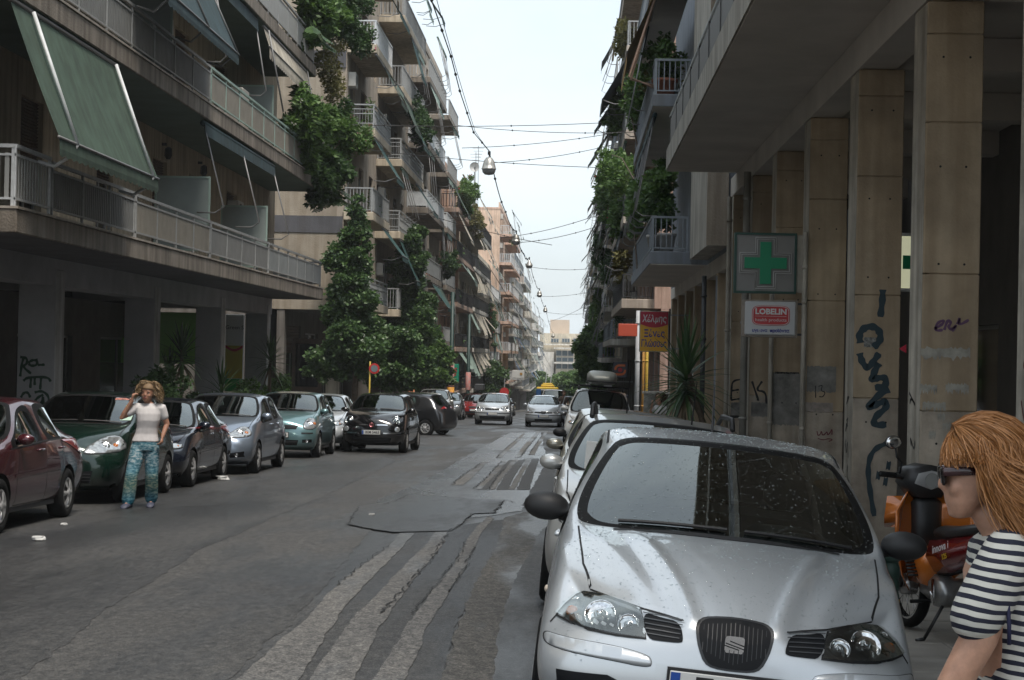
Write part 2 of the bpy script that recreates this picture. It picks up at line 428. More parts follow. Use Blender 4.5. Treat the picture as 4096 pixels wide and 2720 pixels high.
sheet('wet_patch', [(700, 1000), (900, 860), (1200, 740), (1500, 560), (1800, 400), (2010, 395), (2050, 600), (1940, 800), (1880, 940), (1600, 985), (1300, 1000)], ASPH_W, .006, .05, 5)
DL = [on_ground(*w2(*q)) for q in ((-2300, 2700), (-1700, 2200), (-900, 1560), (-300, 1190), (250, 950), (600, 800), (900, 650), (1010, 590))]
sheet('parking_lane', None, asphalt('asphalt damp lane', .045, .6, .58, 0, 70, 17.3, .34), .006, .05, 6, None, DL + [Vector((-7.7, 52, 0)), Vector((-7.7, 9, 0))])
ribbon('trench_bed', [(-300, 2300), (400, 1650), (960, 1200), (1030, 1100)], [(1250, 2300), (1440, 1700), (1720, 1200), (1760, 1000)], asphalt('asphalt trench dark', .046, .2, .66, 0, 70, 31, .5), .007, .03, 8)
sheet('gritty_edge', [(1250, 2300), (1450, 1700), (1560, 1420), (1700, 1200), (1760, 990), (1900, 950), (2160, 950), (2600, 1700), (2600, 2300)], ASPH_B, .010, .04, 9)
ribbon('trench_filling', [(-250, 2260), (-79, 2108), (440, 1640), (590, 1470), (740, 1350), (960, 1190), (1035, 1100)], [(190, 2260), (340, 2108), (600, 1690), (740, 1520), (900, 1350), (1060, 1190), (1140, 1098)], ASPH_L, .013, .02, 11)
ribbon('trench_filling', [(280, 2260), (415, 2108), (700, 1700), (960, 1440), (1100, 1290), (1230, 1160), (1280, 1092)], [(600, 2260), (730, 2108), (900, 1740), (1090, 1470), (1240, 1290), (1340, 1170), (1365, 1090)], ASPH_L, .013, .02, 12)
ribbon('trench_filling', [(740, 2260), (850, 2108), (1120, 1700), (1300, 1450), (1420, 1300), (1500, 1150), (1560, 1060), (1640, 985)], [(980, 2260), (1075, 2108), (1240, 1730), (1370, 1510), (1470, 1370), (1555, 1200), (1610, 1080), (1690, 995)], ASPH_L, .013, .02, 13)
sheet('asphalt_patch', [(675, 1040), (720, 970), (740, 915), (930, 890), (1090, 835), (1110, 830), (1500, 860), (1760, 870), (1690, 960), (1540, 965), (1470, 1030), (1380, 1085), (1180, 1090), (990, 1095), (850, 1075)], ASPH_D, .017, .03, 14)
for k, (l, r_) in enumerate(([[(1400, 765), (1450, 715), (1550, 645), (1600, 610)], [(1480, 765), (1560, 690), (1630, 620), (1660, 595)]], [[(1550, 790), (1620, 730), (1680, 660), (1740, 600)], [(1595, 795), (1650, 740), (1720, 670), (1770, 605)]],
        [[(1650, 795), (1700, 720), (1770, 640), (1820, 590)], [(1690, 795), (1740, 720), (1800, 650), (1850, 590)]], [[(1785, 795), (1830, 720), (1880, 640), (1912, 580)], [(1832, 795), (1870, 720), (1912, 640), (1942, 578)]],
        [[(1700, 575), (1780, 500), (1850, 440), (1885, 405)], [(1735, 575), (1810, 500), (1870, 445), (1900, 405)]], [[(1830, 575), (1890, 490), (1950, 430), (1985, 390)], [(1868, 572), (1930, 490), (1980, 430), (2010, 390)]], [[(1925, 555), (1975, 480), (2020, 420), (2040, 390)], [(1965, 555), (2005, 480), (2045, 420), (2060, 390)]])):
    ribbon('trench_filling', l, r_, ASPH_L, .012, .02, 20 + k)
for k, (l, r_) in enumerate(([[(1600, 795), (1690, 690), (1790, 590)], [(1645, 795), (1730, 690), (1825, 590)]], [[(1700, 797), (1760, 700), (1850, 592)], [(1780, 797), (1830, 700), (1905, 585)]], [[(1840, 797), (1890, 690), (1950, 580)], [(1930, 797), (1960, 700), (2000, 580)]])):
    ribbon('trench_bed', l, r_, asphalt('asphalt trench dark', .042), .010, .02, 40 + k)
# thin cracks that outline the repairs
CRK = mat('asphalt crack', (.018, .018, .018), .8)
def crack(pix, wdt, seed):
    pts = [on_ground(*w2(*p)) for p in pix]; rs = random.Random(seed); P = []
    for a, b in zip(pts[:-1], pts[1:]):
        k = max(2, int((b - a).length / .12))
        for j in range(k): P.append(a + (b - a) * (j / k) + Vector((rs.uniform(-.03, .03), rs.uniform(-.05, .05), 0)))
    P.append(pts[-1]); V = []; Fq = []
    for i, p in enumerate(P):
        d = P[min(i + 1, len(P) - 1)] - P[max(0, i - 1)]; n = Vector((-d.y, d.x, 0)).normalized() * wdt * rs.uniform(.15, .75)
        for q in (p + n, p - n): V.append((q.x, q.y, zroad(q.x, q.y) + .021))
        if i: Fq.append((2 * i - 2, 2 * i - 1, 2 * i + 1, 2 * i))
    me = bpy.data.meshes.new('crack'); me.from_pydata(V, [], Fq); me.materials.append(CRK)
    o = bpy.data.objects.new('crack', me); COL.objects.link(o); o.parent = road
crack([(675, 1040), (850, 1075), (990, 1095), (1180, 1090), (1380, 1085), (1470, 1030), (1540, 965)], .01, 1)
crack([(675, 1040), (720, 970), (745, 915)], .014, 2); crack([(930, 905), (1000, 880), (1090, 835), (1500, 862)], .012, 3)
crack([(1640, 985), (1700, 995), (1770, 990)], .02, 4); crack([(1685, 432), (1855, 436)], .03, 5); crack([(1590, 525), (1735, 527)], .03, 6)
crack([(1690, 960), (1760, 870), (1840, 890)], .02, 7); crack([(1400, 765), (1450, 715), (1550, 645), (1600, 610)], .02, 8)
crack([(1550, 790), (1620, 730), (1680, 660), (1740, 600)], .02, 9); crack([(1650, 795), (1700, 720), (1770, 640)], .02, 10); crack([(1360, 1110), (1240, 1290), (1090, 1470), (900, 1660)], .012, 11)
crack([(960, 1190), (740, 1350), (590, 1470)], .012, 12); crack([(1500, 1150), (1420, 1300), (1300, 1450), (1130, 1660)], .012, 13); crack([(1555, 1200), (1470, 1370), (1370, 1510)], .012, 14)
crack([(1700, 575), (1780, 500), (1850, 440)], .02, 15); crack([(1868, 572), (1930, 490), (1980, 430)], .02, 16); crack([(1925, 555), (1975, 480), (2020, 420)], .02, 17)
# ================================================================== BUILDING KIT
M_GLASS = mat('window glass dark', (.012, .015, .017), .06, spec=.9)
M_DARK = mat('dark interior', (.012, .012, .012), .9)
M_FRAME = mat('window frame grey', (.3, .3, .29), .5, var=.15, scale=4)
M_FRAMEW = mat('window frame white', (.62, .62, .6), .5, var=.1, scale=4)
M_SHUT = mat('roller shutter brown', (.10, .065, .045), .6, var=.25, scale=4)
M_SHUTG = mat('roller shutter grey', (.28, .27, .25), .6, var=.2, scale=4)
M_STEEL = mat('painted steel grey', (.33, .34, .34), .45, var=.2, scale=9)
M_STEELW = mat('painted steel white', (.6, .62, .63), .45, var=.15, scale=9)
M_STEELD = mat('painted steel dark', (.05, .052, .055), .5, var=.3, scale=9)
M_AC = mat('air conditioner shell', (.55, .54, .5), .5, var=.12, scale=5)
M_ARM = mat('awning arm', (.2, .2, .2), .45, metal=.3)
def AWN(n, c): return mat('awning cloth ' + n, c, .85, var=.28, scale=1.8, streak=.25)
AW_GREEN = AWN('green', (.055, .092, .066)); AW_TEAL = AWN('teal', (.02, .075, .07)); AW_BLUE = AWN('blue grey', (.03, .06, .07)); AW_WHITE = AWN('cream', (.5, .46, .38))
AW_PALE = AWN('pale green', (.28, .38, .33)); AW_OCHRE = AWN('ochre', (.42, .25, .07)); AW_DK = AWN('dark green', (.03, .06, .05)); AW_BLU2 = AWN('blue', (.08, .16, .3))
def stucco(n, c, streak=.28, bump=.6): return mat('stucco ' + n, c, .9, var=.2, scale=.9, bump=bump, bscale=22, streak=streak)
W_BEIGE = stucco('beige', (.56, .485, .375)); W_GREY = stucco('grey', (.16, .165, .17)); W_CREAM = stucco('cream', (.62, .56, .45)); W_PINK = stucco('pink', (.66, .49, .38)); W_TAN = stucco('tan', (.45, .39, .32))
W_CONC = mat('concrete fascia', (.27, .235, .195), .85, var=.3, scale=1.3, bump=.5, bscale=30, streak=.4)
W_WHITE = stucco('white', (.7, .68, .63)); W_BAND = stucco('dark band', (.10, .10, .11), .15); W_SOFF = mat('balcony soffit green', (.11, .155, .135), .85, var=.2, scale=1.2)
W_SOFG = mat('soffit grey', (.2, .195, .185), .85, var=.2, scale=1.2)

def facade(B, o, xf, y0, y1, z0, z1, ops, m, th=.25, name='wall'):
    """wall plate with real openings; ops = [(ya, yb, za, zb)]"""
    mb = MB(); ops = sorted(ops); xa, xb = xf, xf - o * th
    y = y0
    for (a, b, c, d) in ops:
        if a > y + 1e-4: mb.box(xa, xb, y, a, z0, z1)
        if c > z0 + 1e-4: mb.box(xa, xb, a, b, z0, c)
        if d < z1 - 1e-4: mb.box(xa, xb, a, b, d, z1)
        y = b
    if y < y1 - 1e-4: mb.box(xa, xb, y, y1, z0, z1)
    return mb.build(name, m, B)
def window(B, o, xf, ya, yb, za, zb, shut=0.0, mf=None, ms=None, curtain=None, fine=True):
    """frame set back in the opening with a pane and, if asked, a lowered roller shutter"""
    mf = mf or M_FRAME; d0 = xf - o * .12; d1 = xf - o * .18; t = .06; mb = MB()
    mb.box(d0, d1, ya, ya + t, za, zb).box(d0, d1, yb - t, yb, za, zb).box(d0, d1, ya + t, yb - t, zb - t, zb).box(d0, d1, ya + t, yb - t, za, za + t)
    if yb - ya > 1.1: ym = (ya + yb) / 2; mb.box(d0, d1, ym - .035, ym + .035, za + t, zb - t)
    f = mb.build('window', mf, B)
    MB().box(xf - o * .15, xf - o * .155, ya + t, yb - t, za + t, zb - t).build('pane', M_GLASS, f)
    if shut > 0:
        zc = zb - (zb - za) * shut; mb = MB(); z = zb; st = .055 if fine else .12
        x0, x1 = xf - o * .07, xf - o * .105
        while z - st > zc:
            mb.add([(x1, ya + .02, z), (x1, yb - .02, z), (x0, yb - .02, z - st * .5), (x0, ya + .02, z - st * .5), (x1, yb - .02, z - st), (x1, ya + .02, z - st)], [(0, 1, 2, 3), (3, 2, 4, 5)]); z -= st
        if mb.v: mb.build('roller_shutter', ms or M_SHUT, f, fix=False)
    return f
def slab(B, o, xf, dep, y0, y1, z, th, m, msof=None, skirt=.0):
    mb = MB(); xe = xf + o * dep
    mb.bbox(xf - o * .05, xe, y0, y1, z, z + th, .015)
    s = mb.build('balcony_slab', m, B)
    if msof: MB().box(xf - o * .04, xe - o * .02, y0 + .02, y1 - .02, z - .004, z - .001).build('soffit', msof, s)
    return s
def railing(B, o, xf, dep, y0, y1, z, style, m, h=.9, m2=None, ends=(True, True), sep=False, step=.12, name='railing', wd=None):
    """railing round a balcony: front run at xe and end returns; z is the slab top"""
    xe = xf + o * (dep - .06); mb = MB(); segs = [((xe, y0 + .05), (xe, y1 - .05))]
    if ends[0]: segs.append(((xe, y0 + .05), (xf + o * .03, y0 + .05)))
    if ends[1]: segs.append(((xe, y1 - .05), (xf + o * .03, y1 - .05)))
    rails = {'bars': (h, .1), 'slat': (h, h - .13, .12), 'panel': (h, h - .13, .12), 'grid': (h, h - .18, h - .36, .22, .08), 'solid': (h,)}[style]
    bars = MB(); slats = []
    for (a, b) in segs:
        L = math.hypot(b[0] - a[0], b[1] - a[1]); along_y = abs(b[1] - a[1]) > abs(b[0] - a[0])
        lo, hi = (min(a[1], b[1]), max(a[1], b[1])) if along_y else (min(a[0], b[0]), max(a[0], b[0])); c = a[0] if along_y else a[1]
        def bar(t0, t1, zz0, zz1, th):
            if along_y: return (c - th, c + th, t0, t1, zz0, zz1)
            return (t0, t1, c - th, c + th, zz0, zz1)
        for i, hh in enumerate(rails):
            th = .028 if i == 0 else .018
            mb.box(*bar(lo, hi, z + hh - (.05 if i == 0 else .03), z + hh, th))
        npost = max(1, int(L / 1.5))
        for k in range(npost + 1):
            p = lo + .02 + (hi - lo - .04) * k / npost; mb.box(*bar(p - .02, p + .02, z, z + h - .05, .02))
        t = lo + step * .6; hb = {'bars': (.1, h - .05), 'slat': (.1, h - .12), 'panel': None, 'grid': (.08, h - .18), 'solid': None}[style]
        if style in ('panel', 'solid'):
            bars.box(*bar(lo + .01, hi - .01, z + (.1 if style == 'panel' else .0), z + h - (.14 if style == 'panel' else .05), .008))
        else:
            ww = wd or {'bars': .012, 'slat': .036, 'grid': .006}[style]; sp = step if style != 'grid' else .11
            while t < hi - .03:
                bx = bar(t - ww, t + ww, z + hb[0], z + hb[1], .007 if style != 'bars' else .012)
                if sep: slats.append(bx)
                else: bars.box(*bx)
                t += sp
    r = mb.build(name, m, B)
    if bars.v: tag(bars.build('infill', m2 or m, r), kind='stuff' if style in ('bars', 'slat', 'grid') else None)
    if slats:
        protos = {}
        for bx in slats:
            key = (round(bx[1] - bx[0], 4), round(bx[3] - bx[2], 4), round(bx[5] - bx[4], 4))
            if key not in protos:
                s = MB().box(0, key[0], 0, key[1], 0, key[2]).build('slat', m2 or m, r, world=False); protos[key] = s
            else:
                s = protos[key].copy(); COL.objects.link(s); s.parent = r
            off = root_off(r); s.location = (bx[0] - off.x, bx[2] - off.y, bx[4] - off.z)
    return r
def awning(B, o, x, y0, y1, zt, out, zb, m, valance=.22, arms=True, sag=.03, marm=None, pivot=None, ny=None, closed=0.0, hood=True):
    """sloping cloth from (x, zt) to (x+out, zb) with a scalloped valance and side arms"""
    xo = x + o * out; nx = 6; W = y1 - y0; per = .28; ny = ny or max(4, int(W / per) * 4)
    V = []; Fq = []
    for j in range(ny + 1):
        y = y0 + W * j / ny
        for i in range(nx + 1):
            t = i / nx; V.append((x + (xo - x) * t, y, zt + (zb - zt) * t - math.sin(t * math.pi) * sag))
        V.append((xo + o * .01, y, zb - valance * .6)); V.append((xo + o * .005, y, zb - valance * (.82 + .18 * abs(math.sin(math.pi * (y - y0) / per)))))
    n = nx + 3
    for j in range(ny):
        for i in range(n - 1): Fq.append((j * n + i, j * n + i + 1, (j + 1) * n + i + 1, (j + 1) * n + i))
    mb = MB().add(V, Fq); a = mb.build('awning', m, B, fix=False)
    fr = MB().tube([(xo, y0 - .03, zb), (xo, y1 + .03, zb)], .022, 6)
    fr.build('front_bar', marm or M_ARM, a, True)
    if hood: MB().tube([(x, y0, zt), (x, y1, zt)], .04, 8).build('roller', marm or M_ARM, a, True)
    if arms:
        for y in (y0 + .12, y1 - .12):
            px, pz = pivot if pivot else (x, zb - .15)
            MB().tube([(px, y, pz), (px + o * .5 * abs(xo - px), y, pz - .03), (xo - o * .1, y, zb - .06), (xo, y, zb)], .016, 6).build('arm', marm or M_ARM, a, True)
    return a
def folded_awning(B, o, x, y0, y1, zt, zb, m, out=.25, n=2, marm=None):
    """rolled-up awning: cloth roll under the slab with the guide arms hanging down"""
    mb = MB().tube([(x, y0, zt), (x, y1, zt)], .06, 8)
    mb.add([(x + o * .05, y0, zt), (x + o * .05, y1, zt), (x + o * .07, y1, zt - .25), (x + o * .07, y0, zt - .25)], [(0, 1, 2, 3)])
    a = mb.build('awning', m, B, True)
    for k in range(n):
        y = y0 + .1 + (y1 - y0 - .2) * k / max(1, n - 1)
        MB().tube([(x, y, zt), (x + o * out, y, zb + .12), (x + o * out * .6, y, zb), (x - o * .1, y, zb)], .018, 6).build('arm', marm or M_ARM, a, True)
    return a
def ac_unit(B, o, x, y, z, ax='x'):
    mb = MB().bbox(x, x + o * .3, y, y + .78, z, z + .55, .02); a = mb.build('air_conditioner', M_AC, B)
    MB().lathe([(.2, 0), (.2, .012), (.04, .015), (.04, 0)], (x + o * .3, y + .3, z + .28), 14, 'x', True).build('fan_grille', M_STEELD, a)
    MB().box(x, x + o * .3, y + .1, y + .13, z - .05, z).box(x, x + o * .3, y + .6, y + .63, z - .05, z).build('bracket', M_STEEL, a)
    return a
PLN = [0]
def plant(name, blobs, n, size, m, label, cat='plant', group=None, pot=None, flowers=None, droop=.0, stems=None, long=1.9, loc=None, mpot=None):
    """foliage thing: leaves through blobs, stems and an optional pot"""
    PLN[0] += 1; c = np.mean([b[0] for b in blobs], 0); zmin = min(b[0][2] - b[1][2] for b in blobs)
    loc = loc or (c[0], c[1], zmin); e = empty(name, loc, 0, label, cat, group); off = np.array(loc)
    P = blob_pts(blobs, n, 100 + PLN[0]); V, Q = leaf_cloud(P, size, droop, long, seed=PLN[0])
    link('foliage', np_mesh('foliage', V - off, Q), m, e)
    if flowers:
        k, fm, fs = flowers; rs = np.random.RandomState(PLN[0]); idx = rs.choice(len(P), min(k, len(P)), False)
        fp = c + (P[idx] - c) * 1.06; fp = np.concatenate([fp + rs.normal(size=fp.shape) * fs * .5 for _ in range(4)])
        V, Q = leaf_cloud(fp, fs, 0, 1.1, seed=PLN[0] + 500); link('blossom', np_mesh('blossom', V - off, Q), fm, e)
    if stems:
        mb = MB()
        for s in stems: mb.tube(s, [.03, .02, .012, .008][:len(s)] if len(s) <= 4 else .015, 5)
        mb.build('stem', BARK, e)
    if pot:
        x, y, z, r, h = pot; MB().lathe([(r * .7, 0), (r, h * .85), (r * 1.08, h * .86), (r * 1.08, h), (r * .95, h), (r * .9, h * .9), (.01, h * .9)], (x, y, z), 14, cap=True).build('pot', mpot or TERRA, e, True)
    return e
def planter(x0, x1, y0, y1, z, h, label, m=None, leafm=None, n=900, size=.06, group='planters on the balconies', trail=.0, tall=.35, flowers=None):
    """long box with a bushy row in it; trailing = how far the plants hang down outside"""
    cy = (y0 + y1) / 2; e = empty('planter', ((x0 + x1) / 2, cy, z), 0, label, 'planter', group); PLN[0] += 1; off = np.array(e.location)
    MB().bbox(x0, x1, y0, y1, z, z + h, .012).build('box', m or TERRA, e)
    bl = []; k = max(2, int((y1 - y0) / .45)); rs = random.Random(PLN[0])
    for i in range(k):
        yy = y0 + (y1 - y0) * (i + .5) / k; t = tall * rs.uniform(.5, 1.15)
        bl.append((((x0 + x1) / 2, yy, z + h + t * .5), (.22, .32, t * .6)))
        if trail: bl.append((((x0 + x1) / 2, yy, z - trail * rs.uniform(.2, .6)), (.2, .28, trail * rs.uniform(.4, .8))))
    P = blob_pts(bl, n, 300 + PLN[0], .3); V, Q = leaf_cloud(P, size, .3, seed=PLN[0]); link('foliage', np_mesh('foliage', V - off, Q), leafm or LEAF_MID, e)
    if flowers:
        rs2 = np.random.RandomState(PLN[0]); idx = rs2.choice(len(P), min(flowers[0], len(P)), False); V, Q = leaf_cloud(P[idx], flowers[2], 0, 1.1, seed=9 + PLN[0]); link('blossom', np_mesh('blossom', V - off, Q), flowers[1], e)
    return e
def core(B, o, xf, y0, y1, z0, z1, m, deep=12, off=.26, name='core'):
    return MB().box(xf - o * off, xf - o * deep, y0, y1, z0, z1).build(name, m, B)
# ================================================================== LEFT CORNER BLOCK ON PILLARS (L1)
XF1, XB1 = -9.15, -7.63
Y0, Y1 = 6.0, 52.75
B = empty('apartment_building', (XF1, Y0, zpl(Y0)), 0, 'beige corner apartment block on concrete pillars with long stained balconies', 'building')
W_PIL = mat('painted pillar grey', (.4, .4, .41), .8, var=.18, scale=1.4, bump=.25, bscale=40)
W_PIL_LIT = mat('painted pillar edge', (.52, .53, .53), .75, var=.25, scale=2.2, streak=.25)  # paler copy of the pillar grey, light from the street put into the colour
GRAF_G = mat('spray paint green', (.008, .045, .02), .6)
YP = [18.6, 31.1, 38.4, 45.6, 52.45]
for i, yp in enumerate(YP):
    d = .55
    p = MB().bbox(XF1 - .66, XF1 - .003, yp - d, yp, zpl(yp) - .3, 3.0, .012).build('pillar', W_PIL, B)
    MB().box(XF1 - .001, XF1 + .003, yp - d + .015, yp - .015, zpl(yp), 2.98).build('pillar_lit_face', W_PIL_LIT, p)  # sheet that paints the street side as if more brightly lit
mb = MB(); mb.box(XF1 - .6, XF1 - .02, Y0, Y1, 2.72, 3.185); mb.build('beam', W_PIL, B)
for yp in YP: MB().box(XF1 - 6, XF1 - .6, yp - .45, yp - .1, 2.85, 3.184).build('cross_beam', W_PIL, B)
MB().box(XF1 - 8, XF1 - .01, Y0, Y1, 3.187, 3.24).build('ceiling', mat('pilotis ceiling', (.3, .3, .3), .9, var=.2, scale=1), B)
# shop front set back under the pillars
xs = -12.6
ops = [(22, 25.2, -.5, 2.2), (27, 30.6, -.5, 2.2), (33.0, 35.4, -.8, 2.2), (36.6, 37.8, -.8, 2.1), (39.2, 43.6, -.7, 1.9), (46.2, 50.6, -.9, 1.9)]
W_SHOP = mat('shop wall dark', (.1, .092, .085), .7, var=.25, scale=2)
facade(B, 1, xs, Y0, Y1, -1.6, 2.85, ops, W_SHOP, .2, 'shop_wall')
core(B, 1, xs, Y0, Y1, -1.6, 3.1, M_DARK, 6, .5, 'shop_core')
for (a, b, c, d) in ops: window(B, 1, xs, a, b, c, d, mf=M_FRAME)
MB().box(-12.35, -12.3, 27.0, 28.6, .2, 1.75).build('shop_poster', mat('shop poster orange', (.45, .17, .04), .6, var=.7, scale=2.5, col2=(.5, .06, .04)), B)
# upper floors
ZS = [3.19, 6.38, 9.57, 12.76, 15.95]
for fi, z in enumerate(ZS[:-1]):
    zt = z + .36; z1 = ZS[fi + 1]
    if fi == 0: ops = [(25.4, 26.6, zt + .05, 5.78), (28.4, 29.6, zt + .05, 5.78), (33.0, 34.2, zt + .05, 5.78), (37.4, 38.7, zt + .05, 5.78), (40.9, 42.4, zt + .9, 5.78), (45.4, 46.8, zt + .05, 5.78), (49.4, 50.8, zt + .05, 5.78)]
    elif fi == 1: ops = [(25.2, 26.6, zt + .05, 8.95), (29.5, 31, zt + .05, 8.95), (35.0, 36.6, zt + .05, 8.95), (39.2, 40.6, zt + .9, 8.95), (43.6, 45.2, zt + .05, 8.95), (48.6, 50.2, zt + .05, 8.95)]
    elif fi == 2: ops = [(y, y + 1.5, zt + .05, zt + 2.3) for y in (28, 32.5, 37, 41.5, 46, 50)]
    else: ops = []
    facade(B, 1, XF1, Y0, Y1, z + .005, z1 + .005, ops, W_BEIGE)
    for k, op in enumerate(ops): window(B, 1, XF1, *op, shut=(1.0, .8, .45, 1.0, .9, .6, .3)[(k + fi) % 7], mf=M_FRAME)
core(B, 1, XF1, Y0, Y1 - .01, 3.24, 15.95, W_BEIGE, 12)
MB().box(XF1 - 12, XF1 - .27, Y1 - .005, Y1 + .12, 3.2, 15.95).build('end_wall', W_BEIGE, B)
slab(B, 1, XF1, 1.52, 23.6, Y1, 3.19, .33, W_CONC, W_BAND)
MB().box(XF1 + .02, XB1 + .018, 23.585, Y1 + .015, 3.521, 3.556).build('coping', mat('marble coping', (.42, .38, .33), .5, var=.25, scale=3, streak=.3), B)
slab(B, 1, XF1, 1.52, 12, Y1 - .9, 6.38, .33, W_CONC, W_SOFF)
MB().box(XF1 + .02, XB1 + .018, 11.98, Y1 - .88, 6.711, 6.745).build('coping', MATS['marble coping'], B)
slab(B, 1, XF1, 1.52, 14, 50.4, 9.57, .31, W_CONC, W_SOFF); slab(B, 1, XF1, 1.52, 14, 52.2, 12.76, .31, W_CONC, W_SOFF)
S_GREY = mat('railing slat grey', (.2, .205, .2), .55, var=.15, scale=3); S_WARM = mat('railing slat warm', (.27, .25, .21), .6, var=.15, scale=3); S_PALE = mat('railing slat pale', (.36, .365, .35), .5, var=.1, scale=3); S_BLUE = mat('railing panel grey blue', (.27, .29, .29), .6, var=.12, scale=2)
zt = 3.556
railing(B, 1, XF1, 1.52, 23.6, 25.3, zt, 'slat', M_STEELW, .85, S_PALE, (True, False), True, .125, wd=.03)
railing(B, 1, XF1, 1.52, 25.3, 30.2, zt, 'slat', M_STEEL, .8, S_GREY, (False, False), True, .11)
railing(B, 1, XF1, 1.52, 30.2, 36.5, zt, 'slat', M_STEEL, .78, S_WARM, (False, False), True, .098)
railing(B, 1, XF1, 1.52, 36.5, 43.5, zt, 'slat', M_STEEL, .78, S_GREY, (False, False), True, .098, wd=.042)
railing(B, 1, XF1, 1.52, 43.5, 52.6, zt, 'panel', M_STEEL, .78, S_BLUE, (False, True))
zt = 6.745
railing(B, 1, XF1, 1.52, 20, 36.2, zt, 'slat', M_STEEL, .8, S_GREY, (False, False), False, .1)
railing(B, 1, XF1, 1.52, 36.2, 51.8, zt, 'slat', mat('painted steel mint', (.3, .42, .38), .5, var=.2, scale=5), .8, S_WARM, (False, True), False, .098, wd=.044)
railing(B, 1, XF1, 1.52, 20, 50.3, 9.9, 'panel', M_STEEL, .85, S_PALE, (False, True)); railing(B, 1, XF1, 1.52, 20, 52.1, 13.1, 'panel', M_STEEL, .85, S_PALE, (False, True))
# frosted balcony dividers
M_FROST = mat('frosted glass panel', (.26, .3, .29), .35, var=.1, scale=2)
for (y, x1, za, zb) in ((36.6, -7.72, 3.7, 5.28), (43.5, -7.72, 3.7, 5.25), (44.0, -7.72, 6.9, 8.35), (33.4, -7.85, 6.9, 8.4)):
    f = MB().box(XF1 + .25, x1, y - .02, y + .02, za, za + .04).box(XF1 + .25, x1, y - .02, y + .02, zb - .04, zb).box(XF1 + .25, XF1 + .29, y - .02, y + .02, za + .04, zb - .04).box(x1 - .04, x1, y - .02, y + .02, za + .04, zb - .04).build('balcony_divider', mat('divider frame mint', (.3, .4, .36), .5), B)
    MB().box(XF1 + .29, x1 - .04, y - .006, y + .006, za + .04, zb - .04).build('divider_panel', M_FROST, f)
# wall lamps
for (y, z) in ((38.2, 6.0), (41.9, 6.0), (30.8, 6.0)):
    mb = MB().lathe([(.02, .28), (.075, .24), (.085, .08), (.04, 0)], (XF1 + .14, y, z - .2), 6, cap=True).box(XF1, XF1 + .1, y - .03, y + .03, z + .1, z + .16); mb.build('wall_lamp', M_STEELD, B)
# awnings
A = awning(B, 1, -7.7, 23.3, 28.9, 6.33, .72, 4.47, AW_GREEN, .26, False, .05)
for y in (24.1, 28.5):
    MB().tube([(-7.62, y, 6.3), (-6.96, y, 4.46)], .028, 8).build('guide_tube', M_STEELW, A, True)
    MB().tube([(-7.60, y + .3, 4.25), (-7.35, y + .25, 4.18), (-7.1, y + .1, 4.3), (-6.96, y, 4.46)], .026, 8).build('arm', M_STEELW, A, True)
folded_awning(B, 1, -7.7, 35.6, 44.0, 6.28, 4.45, AW_BLUE, .45, 3)
A = awning(B, 1, -7.75, 29.2, 35.4, 9.5, .8, 7.66, AW_BLUE, .24, False, .04)
for y in (29.5, 32.4, 35.2):
    MB().tube([(-7.75, y, 9.45), (-6.93, y, 7.66)], .024, 6).build('guide_tube', M_ARM, A, True); MB().tube([(-7.6, y + .2, 7.5), (-7.3, y + .15, 7.4), (-6.95, y, 7.66)], .022, 6).build('arm', M_ARM, A, True)
A = awning(B, 1, -7.7, 42.2, 49.0, 9.5, .16, 9.02, AW_WHITE, .3, False, .01)
for y in (42.4, 48.6): MB().tube([(-7.6, y, 9.45), (-7.25, y + .3, 7.5)], .022, 6).build('arm', M_ARM, A, True)
folded_awning(B, 1, -7.75, 36.5, 41.5, 9.5, 7.7, AW_BLUE, .3, 2)
ac_unit(B, 1, XF1, 45.5, 5.0); ac_unit(B, 1, XF1, 37.0, 8.25)
MB().bbox(-8.6, -8.0, 41.4, 42.2, 6.76, 7.9, .03).build('balcony_cupboard', mat('cupboard', (.5, .47, .42), .6), B)
# graffiti on the near pillar face
def stroke(name, pts, wdt, m, parent, plane, off):
    """paint stroke drawn on a wall: plane('y', value) or ('x', value); pts in wall coordinates"""
    mb = MB(); P = [Vector(p) for p in pts]; V = []; Fq = []
    for _ in range(2): P = [P[0]] + [q for a, b in zip(P[:-1], P[1:]) for q in (a.lerp(b, .25), a.lerp(b, .75))] + [P[-1]]
    Q = []
    for a, b in zip(P[:-1], P[1:]):
        for j in range(4): Q.append(a.lerp(b, j / 4))
    Q.append(P[-1])
    for i, p in enumerate(Q):
        d = (Q[min(i + 1, len(Q) - 1)] - Q[max(i - 1, 0)]); n = Vector((-d.y, d.x)).normalized() * wdt * (1 + .15 * math.sin(i * .4))
        for q in (p + n, p - n): V.append((q.x, plane[1] + off, q.y) if plane[0] == 'y' else (plane[1] + off, q.x, q.y))
        if i: Fq.append((2 * i - 2, 2 * i - 1, 2 * i + 1, 2 * i))
    mb.add(V, Fq); return mb.build(name, m, parent, fix=False)
yq = YP[1] - .55
def gp(x, y):   # crop pixel -> pillar face
    p = at_y(x / 6.912, 200 + y / 6.912, yq); return (p.x, p.z)
pl = [c for c in B.children if c.name.startswith('pillar')][1]
